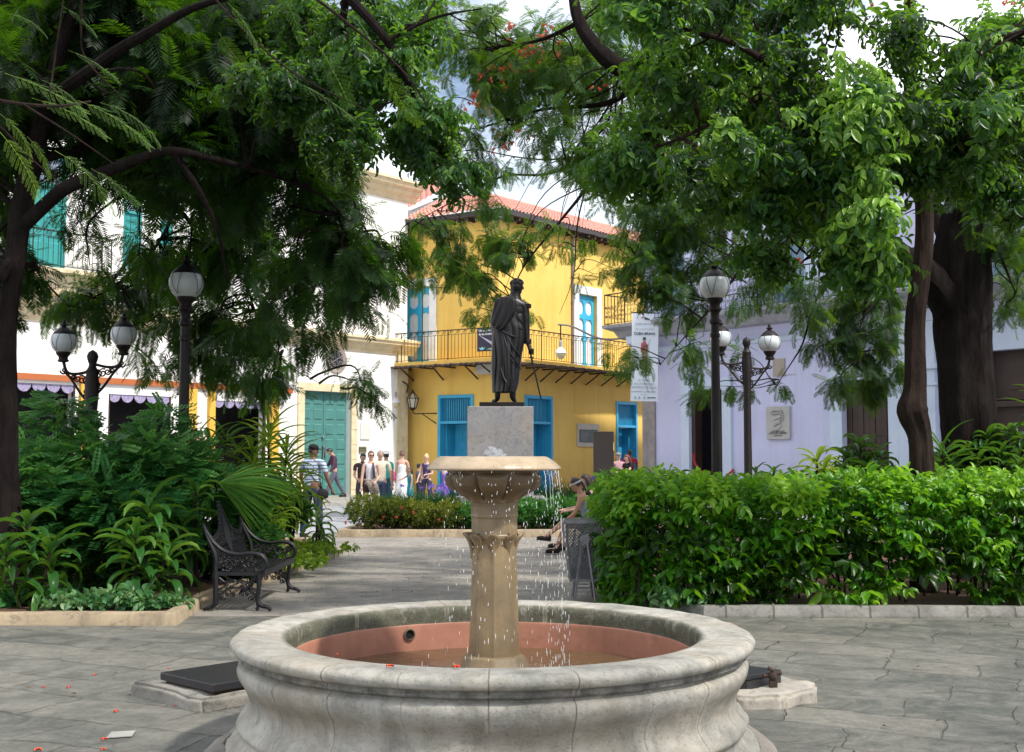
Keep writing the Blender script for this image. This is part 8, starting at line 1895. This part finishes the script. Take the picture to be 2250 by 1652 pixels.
fan(P(480, 1062, 14.0), (1, -.2, .12), (-.12, -.65, .75), 1.0, 1.75, .66, 38)
fan(P(425, 1030, 14.4), (.25, -.1, 1), (0, -.9, .3), .40, 1.9, .42, 20)
fan(P(560, 1060, 14.6), (1, -.3, -.1), (0, -.5, .8), .62, 2.2, .35, 22)
fan(P(470, 1080, 14.2), (.5, -.6, -.6), (0, -.6, .8), .5, 2.4, .22, 22)
fan(P(350, 1000, 15.5), (-.2, -.1, 1), (0, -.9, .2), .5, 2.0, .2, 18)
for hx, hy, hY in ((470, 1050, 14.0), (425, 1030, 14.4), (560, 1060, 14.6), (470, 1080, 14.2), (350, 1000, 15.5)): st.tube(bez([P(500, 900, 14.6) * 1 - Vector((0, 0, P(500, 900, 14.6).z - .1)), P(490, 1150, 14.6), P(hx, hy, hY)], 5), [.02, .010], 6)
st.build('stem', bark2, t); o0 = origin(t); me = bpy.data.meshes.new('foliage'); me.from_pydata([tuple(Vector(q) - o0) for q in v], [], f); a_ = me.attributes.new('tint', 'FLOAT', 'POINT'); a_.data.foreach_set('value', tt); me.update(); link('foliage', me, LF_STRAP, t)

random.seed(108); RNG = np.random.default_rng(208)
# ---- pinnate shrub mass on the bench side, several bushes
def bush(label, x, y, Y, rx, rz, ry, n, tint, m=LF_BUSH, tp=None, size=.27, stems=10, zb=.1, tvar=.15, name='leafy_shrub', cx=None):
    tp = tp or PINN; n = int(n * (1.7 if tp is PINN else 1)); c = P(x, y, Y); t = thing(name, label, 'shrub', (c.x, Y, zb)); L = Leaves(); ps, ds, ts = [], [], []
    R = (rx * Y / FPX, ry, rz * Y / FPX)
    q = rand_unit(n)
    for k in range(n):
        r = random.random() ** .33; lump = 1 + .22 * mnoise.noise(Vector(q[k]) * 2.3 + Vector((x * .01, 0, 0))); p = Vector((q[k][0] * R[0], q[k][1] * R[1], q[k][2] * R[2])) * r * lump
        P_ = c + p
        if P_.z < .14: P_.z = random.uniform(.14, .4)
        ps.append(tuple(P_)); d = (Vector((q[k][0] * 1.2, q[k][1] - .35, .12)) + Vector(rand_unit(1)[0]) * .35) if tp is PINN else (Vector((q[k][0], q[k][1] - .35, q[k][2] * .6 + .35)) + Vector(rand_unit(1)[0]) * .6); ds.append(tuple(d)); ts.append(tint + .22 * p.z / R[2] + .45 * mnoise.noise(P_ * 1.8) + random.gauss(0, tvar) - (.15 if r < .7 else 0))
    L.scatter(tp, ps, ds, np.tile([[0., -.7, 1.]] if tp is PINN else [[0., -.25, 1.]], (n, 1)) + RNG.normal(size=(n, 3)) * (.22 if tp is PINN else .3), size * RNG.uniform(.85, 1.3, n), np.array(ts)); L.build('foliage', m, t)
    b = MB()
    for k in range(stems):
        p = Vector(ps[random.randrange(n)]); b.tube(bez([(c.x + random.uniform(-.2, .2) * R[0], Y + random.uniform(-.1, .1), zb), ((c.x + p.x) / 2, (Y + p.y) / 2, p.z * .6), tuple(p)], 4), [.014, .005], 5)
    b.build('stem', bark2, t); return t
bush('tall shrub with rows of small rounded leaflets at the outer edge under the dark trunk', 60, 1085, 14, 130, 105, .6, 620, .42)
bush('rounded leaflet shrub in front of the double lamp post', 200, 1055, 14.4, 130, 105, .6, 640, .46)
bush('rounded leaflet shrub reaching up beside the single lamp post', 335, 1055, 14.6, 105, 100, .6, 560, .44)
bush('dark lower shrub behind the strap leaved plant near the kerb corner', 210, 1170, 13.6, 190, 120, .5, 620, .20)
bush('thin leafy shoots rising above the shrubs against the shopfront', 130, 925, 14.5, 40, 60, .3, 70, .42)
bush('leafy shoots climbing before the shop entrance lights', 355, 945, 15, 45, 50, .3, 60, .42)
bush('dark shrub at the back of the bed under the bench peak', 440, 1150, 14.6, 120, 120, .6, 420, .10)
bush('dark low shrub filling the bed edge behind the bench seat', 520, 1200, 14.6, 90, 70, .4, 260, .12, LF_BUSH, SPRIG, .12)
bush('deep green shrub behind the variegated plants', 600, 1120, 17.5, 80, 60, .5, 220, .14, LF_BUSH, SPRIG, .13)
bush('dark shrub behind the hedge under the massive trunk', 2150, 1040, 15.4, 130, 50, .5, 260, .10, LF_STRAP, SPRIG, .15)
bush('dark shrub behind the hedge at the plank door', 1900, 1060, 16.4, 110, 35, .4, 180, .10, LF_STRAP, SPRIG, .14)
bush('bluish dark shrub tips behind the hedge beside the seated women', 1400, 1058, 16, 90, 14, .4, 120, .12, LF_BUSH, SPRIG, .10)
# dark backing growth so the bed reads deep
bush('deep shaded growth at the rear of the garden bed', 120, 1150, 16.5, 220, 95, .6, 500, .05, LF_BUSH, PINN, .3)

random.seed(109); RNG = np.random.default_rng(209)
# ---- flower bed round the statue
for (x, w_, hgt, tint, mm, lb) in [(812, 42, .72, .35, LF_CROT, 'first low croton shrub at the outer corner of the statue bed, with red tips'), (870, 34, .66, .25, LF_CROT, 'second croton shrub from the outer corner of the statue bed'), (925, 38, .62, .62, LF_CROT, 'yellowish croton shrub left of the fountain column, in front of the spiky leaves'), (985, 40, .60, .55, LF_CROT, 'yellow green croton shrub just left of the stone column'),
    (1045, 36, .62, .25, LF_BUSH, 'dark green clipped shrub partly behind the fountain column'), (1110, 36, .60, .22, LF_BUSH, 'dark green shrub hidden behind the fountain column'), (1165, 36, .66, .22, LF_BUSH, 'dark clipped shrub just beyond the falling water'), (1220, 36, .70, .20, LF_BUSH, 'dark clipped shrub between falling water and seated women'), (1275, 36, .72, .18, LF_BUSH, 'dark clipped shrub behind the seated women')]:
    Y = 24.3; c = P(x, 1100, Y); t = thing('croton_shrub' if mm is LF_CROT else 'clipped_shrub', lb, 'shrub', (c.x, Y, .13)); L = Leaves(); n = 420; R = w_ * Y / FPX; ps, ds, ts = [], [], []
    for k in range(n):
        q = rand_unit(1)[0]; r = random.random() ** .3; z = hgt * .5 + .12 + q[2] * hgt * .5 * r + .06 * mnoise.noise(Vector((x, q[0] * 3, q[1] * 3))); ps.append((c.x + q[0] * R * r * 1.25, Y + q[1] * .5 * r, max(.16, z))); ds.append((q[0], q[1] - .3, q[2] * .5 + .6)); ts.append(tint + .25 * q[2] + random.gauss(0, .15))
    L.scatter(HS, ps, ds, np.tile([[0., 0, 1.]], (n, 1)) + RNG.normal(size=(n, 3)) * .4, .065 * RNG.uniform(.7, 1.2, n), np.array(ts)); L.build('foliage', mm, t)
    b = MB()
    for k in range(6): b.tube([(c.x + random.uniform(-.1, .1), Y, .12), (c.x + random.uniform(-.3, .3), Y + random.uniform(-.2, .2), hgt * .8)], [.012, .005], 5)
    b.build('stem', bark2, t)
    if x in (812, 870, 925):
        v, f, tt = [], [], []
        for k in range(2):
            p = Vector(ps[random.randrange(n)]); p.y = Y - .5; p.z = random.uniform(.25, hgt)
            for j in range(14): d = rand_unit(1)[0]; blade(v, f, tt, p, (d[0], d[1] - .5, d[2]), (0, 0, 1), .05, .025, .2, 2, .3)
        me = bpy.data.meshes.new('flower'); me.from_pydata([tuple(Vector(q) - origin(t)) for q in v], [], f); a_ = me.attributes.new('tint', 'FLOAT', 'POINT'); a_.data.foreach_set('value', tt); me.update(); link('flower', me, MATS['blossom_orange'], t)
def tufts(label, pts_, n, H, m, tint, name, sp=.18, nb=26, W=.014, ang=.55, flowers=None):
    a = Vector(pts_[0]); t = thing(name, label, 'plant', (a.x, a.y, .13)); v, f, tt = [], [], []; vf, ff, tf = [], [], []
    for k in range(n):
        c = Vector(random.choice(pts_)) + Vector((random.gauss(0, sp), random.gauss(0, sp), 0))
        for j in range(nb):
            w_ = random.random() * 6.3; e_ = random.uniform(.0, ang); d = (math.cos(w_) * math.sin(e_), math.sin(w_) * math.sin(e_), math.cos(e_)); blade(v, f, tt, c + Vector((0, 0, .12)), d, (-math.cos(w_), -math.sin(w_), .3), H * random.uniform(.6, 1.1), W, min(1, max(0, tint + random.gauss(0, .15))), 3, .5, .1)
        if flowers and random.random() < flowers:
            p = c + Vector((random.uniform(-.15, .15), -.1, H * random.uniform(.9, 1.15)))
            for j in range(6): d = rand_unit(1)[0]; blade(vf, ff, tf, p, (d[0], d[1], d[2]), (0, -1, .2), .06, .045, random.random(), 2, .3)
    me = bpy.data.meshes.new('foliage'); me.from_pydata([tuple(Vector(q) - origin(t)) for q in v], [], f); a_ = me.attributes.new('tint', 'FLOAT', 'POINT'); a_.data.foreach_set('value', tt); me.update(); link('foliage', me, m, t)
    if vf:
        me = bpy.data.meshes.new('flower'); me.from_pydata([tuple(Vector(q) - origin(t)) for q in vf], [], ff); a_ = me.attributes.new('tint', 'FLOAT', 'POINT'); a_.data.foreach_set('value', tf); me.update()
        if 'flower_violet' not in MATS: leafmat('flower_violet', (.12, .06, .4), (.22, .14, .62), (.35, .26, .75), .5, .3)
        link('flower', me, MATS['flower_violet'], t)
def line(x0, x1, Y, n=8): return [tuple(P(x0 + (x1 - x0) * i / (n - 1), 1100, Y)[:2]) + (0.,) for i in range(n)]
tufts('spiky bluish green leaves behind the croton shrubs of the statue bed', line(842, 960, 26.2), 60, .82, LF_GRASS, .18, 'spiky_plant', .22, 26, .022)
tufts('spiky dark leaves with violet flowers just left of the bowl in the statue bed', line(950, 1010, 27.0), 30, .86, LF_GRASS, .15, 'spiky_plant', .22, 26, .022, flowers=.8)
tufts('bright fine grassy clump between crotons and pedestal', line(940, 1040, 25.3), 40, .55, LF_GRASS, .75, 'grassy_clump', .16, 34, .010)
tufts('tall spiky leaves with violet flowers right of the pedestal before the yellow wall', line(1190, 1330, 28.2), 60, 1.05, LF_GRASS, .18, 'spiky_plant', .25, 26, .022, flowers=.35)
tufts('mid green leafy clump seen through the falling water', line(1170, 1270, 26), 40, .75, LF_GRASS, .42, 'grassy_clump', .2, 30, .018)

random.seed(110); RNG = np.random.default_rng(210)
# ---- unseen tree added behind the viewer to cast shade on the plaza
b = MB(); Z1 = limb(b, [Vector((6.4, -.5, 0)), Vector((6.3, -.3, 3)), Vector((6.0, .4, 6)), Vector((5.2, 1.6, 8.2))], [.3, .26, .2, .12], 12)
Zs = []
for q in ((2.2, 3.2, 8.6), (4.6, 4.6, 9.2), (7.5, 3.5, 9), (3.2, .4, 9), (6.4, -1.5, 8.8), (8.6, .6, 8.8), (1., .8, 8.6)): Zs += limb(b, [Z1[18], (Z1[18] + Vector(q)) / 2 + Vector((0, 0, .6)), Vector(q)], [.1, .07, .03], 8)
cr = Crown(SPRIG, .2, .4, .3)
for k in range(24):
    a = random.random() * 6.3; rr_ = (1.7 if k < 14 else 2.2) * random.random() ** .5; c = Vector(((2.2 if k < 14 else 9.6) + rr_ * math.cos(a), (.7 if k < 14 else .3) + rr_ * math.sin(a), 8.6 + random.uniform(-.7, 1.2))); an = min(Zs, key=lambda p: (p - c).length)
    cr.cluster(an, c, (1.1, 1.1, .8), 2, 5, 7, .3, .15, .03, .30, .1, .3, 1.0)
make_tree('added_shade_tree', 'unseen leafy tree added behind the viewpoint to shade the plaza', (6.4, -.5, 0), b, bark, cr, LF_BROAD)

random.seed(111); RNG = np.random.default_rng(211)
# ---- dry leaves and specks scattered on the paving
L = Leaves(); n = 420; ps = np.stack([RNG.uniform(-6, 7, n), RNG.uniform(4.2, 22, n) ** 1., np.full(n, .028)], 1)
for q in ps:
    if (q[0] + .1) ** 2 + (q[1] - 6.43) ** 2 < 1.7 ** 2: q[0] += 3.6
dd = RNG.normal(size=(n, 3)); dd[:, 2] *= .15; one = []; v, f, t_ = [], [], []; kite(v, f, t_, (0, 0, 0), (1, 0, 0), (0, 0, 1), 1., .45, 0, .45, .3)
keep = np.array([not (inpoly(a, c, BED_L) or inpoly(a, c, BED_R)) for a, c, _ in ps])
L.scatter([Tpl(v, f, t_)], ps[keep], dd[keep], np.tile([[0., 0, 1.]], (keep.sum(), 1)) + RNG.normal(size=(keep.sum(), 3)) * .3, RNG.uniform(.012, .045, keep.sum()), RNG.uniform(0, 1, keep.sum()))
o = L.build('leaf_litter', leafmat('dry_leaf', (.05, .03, .018), (.14, .09, .04), (.30, .12, .05), .8, .1)); tag(o, 'dry leaves and specks scattered over the paving', 'leaf litter', kind='stuff')
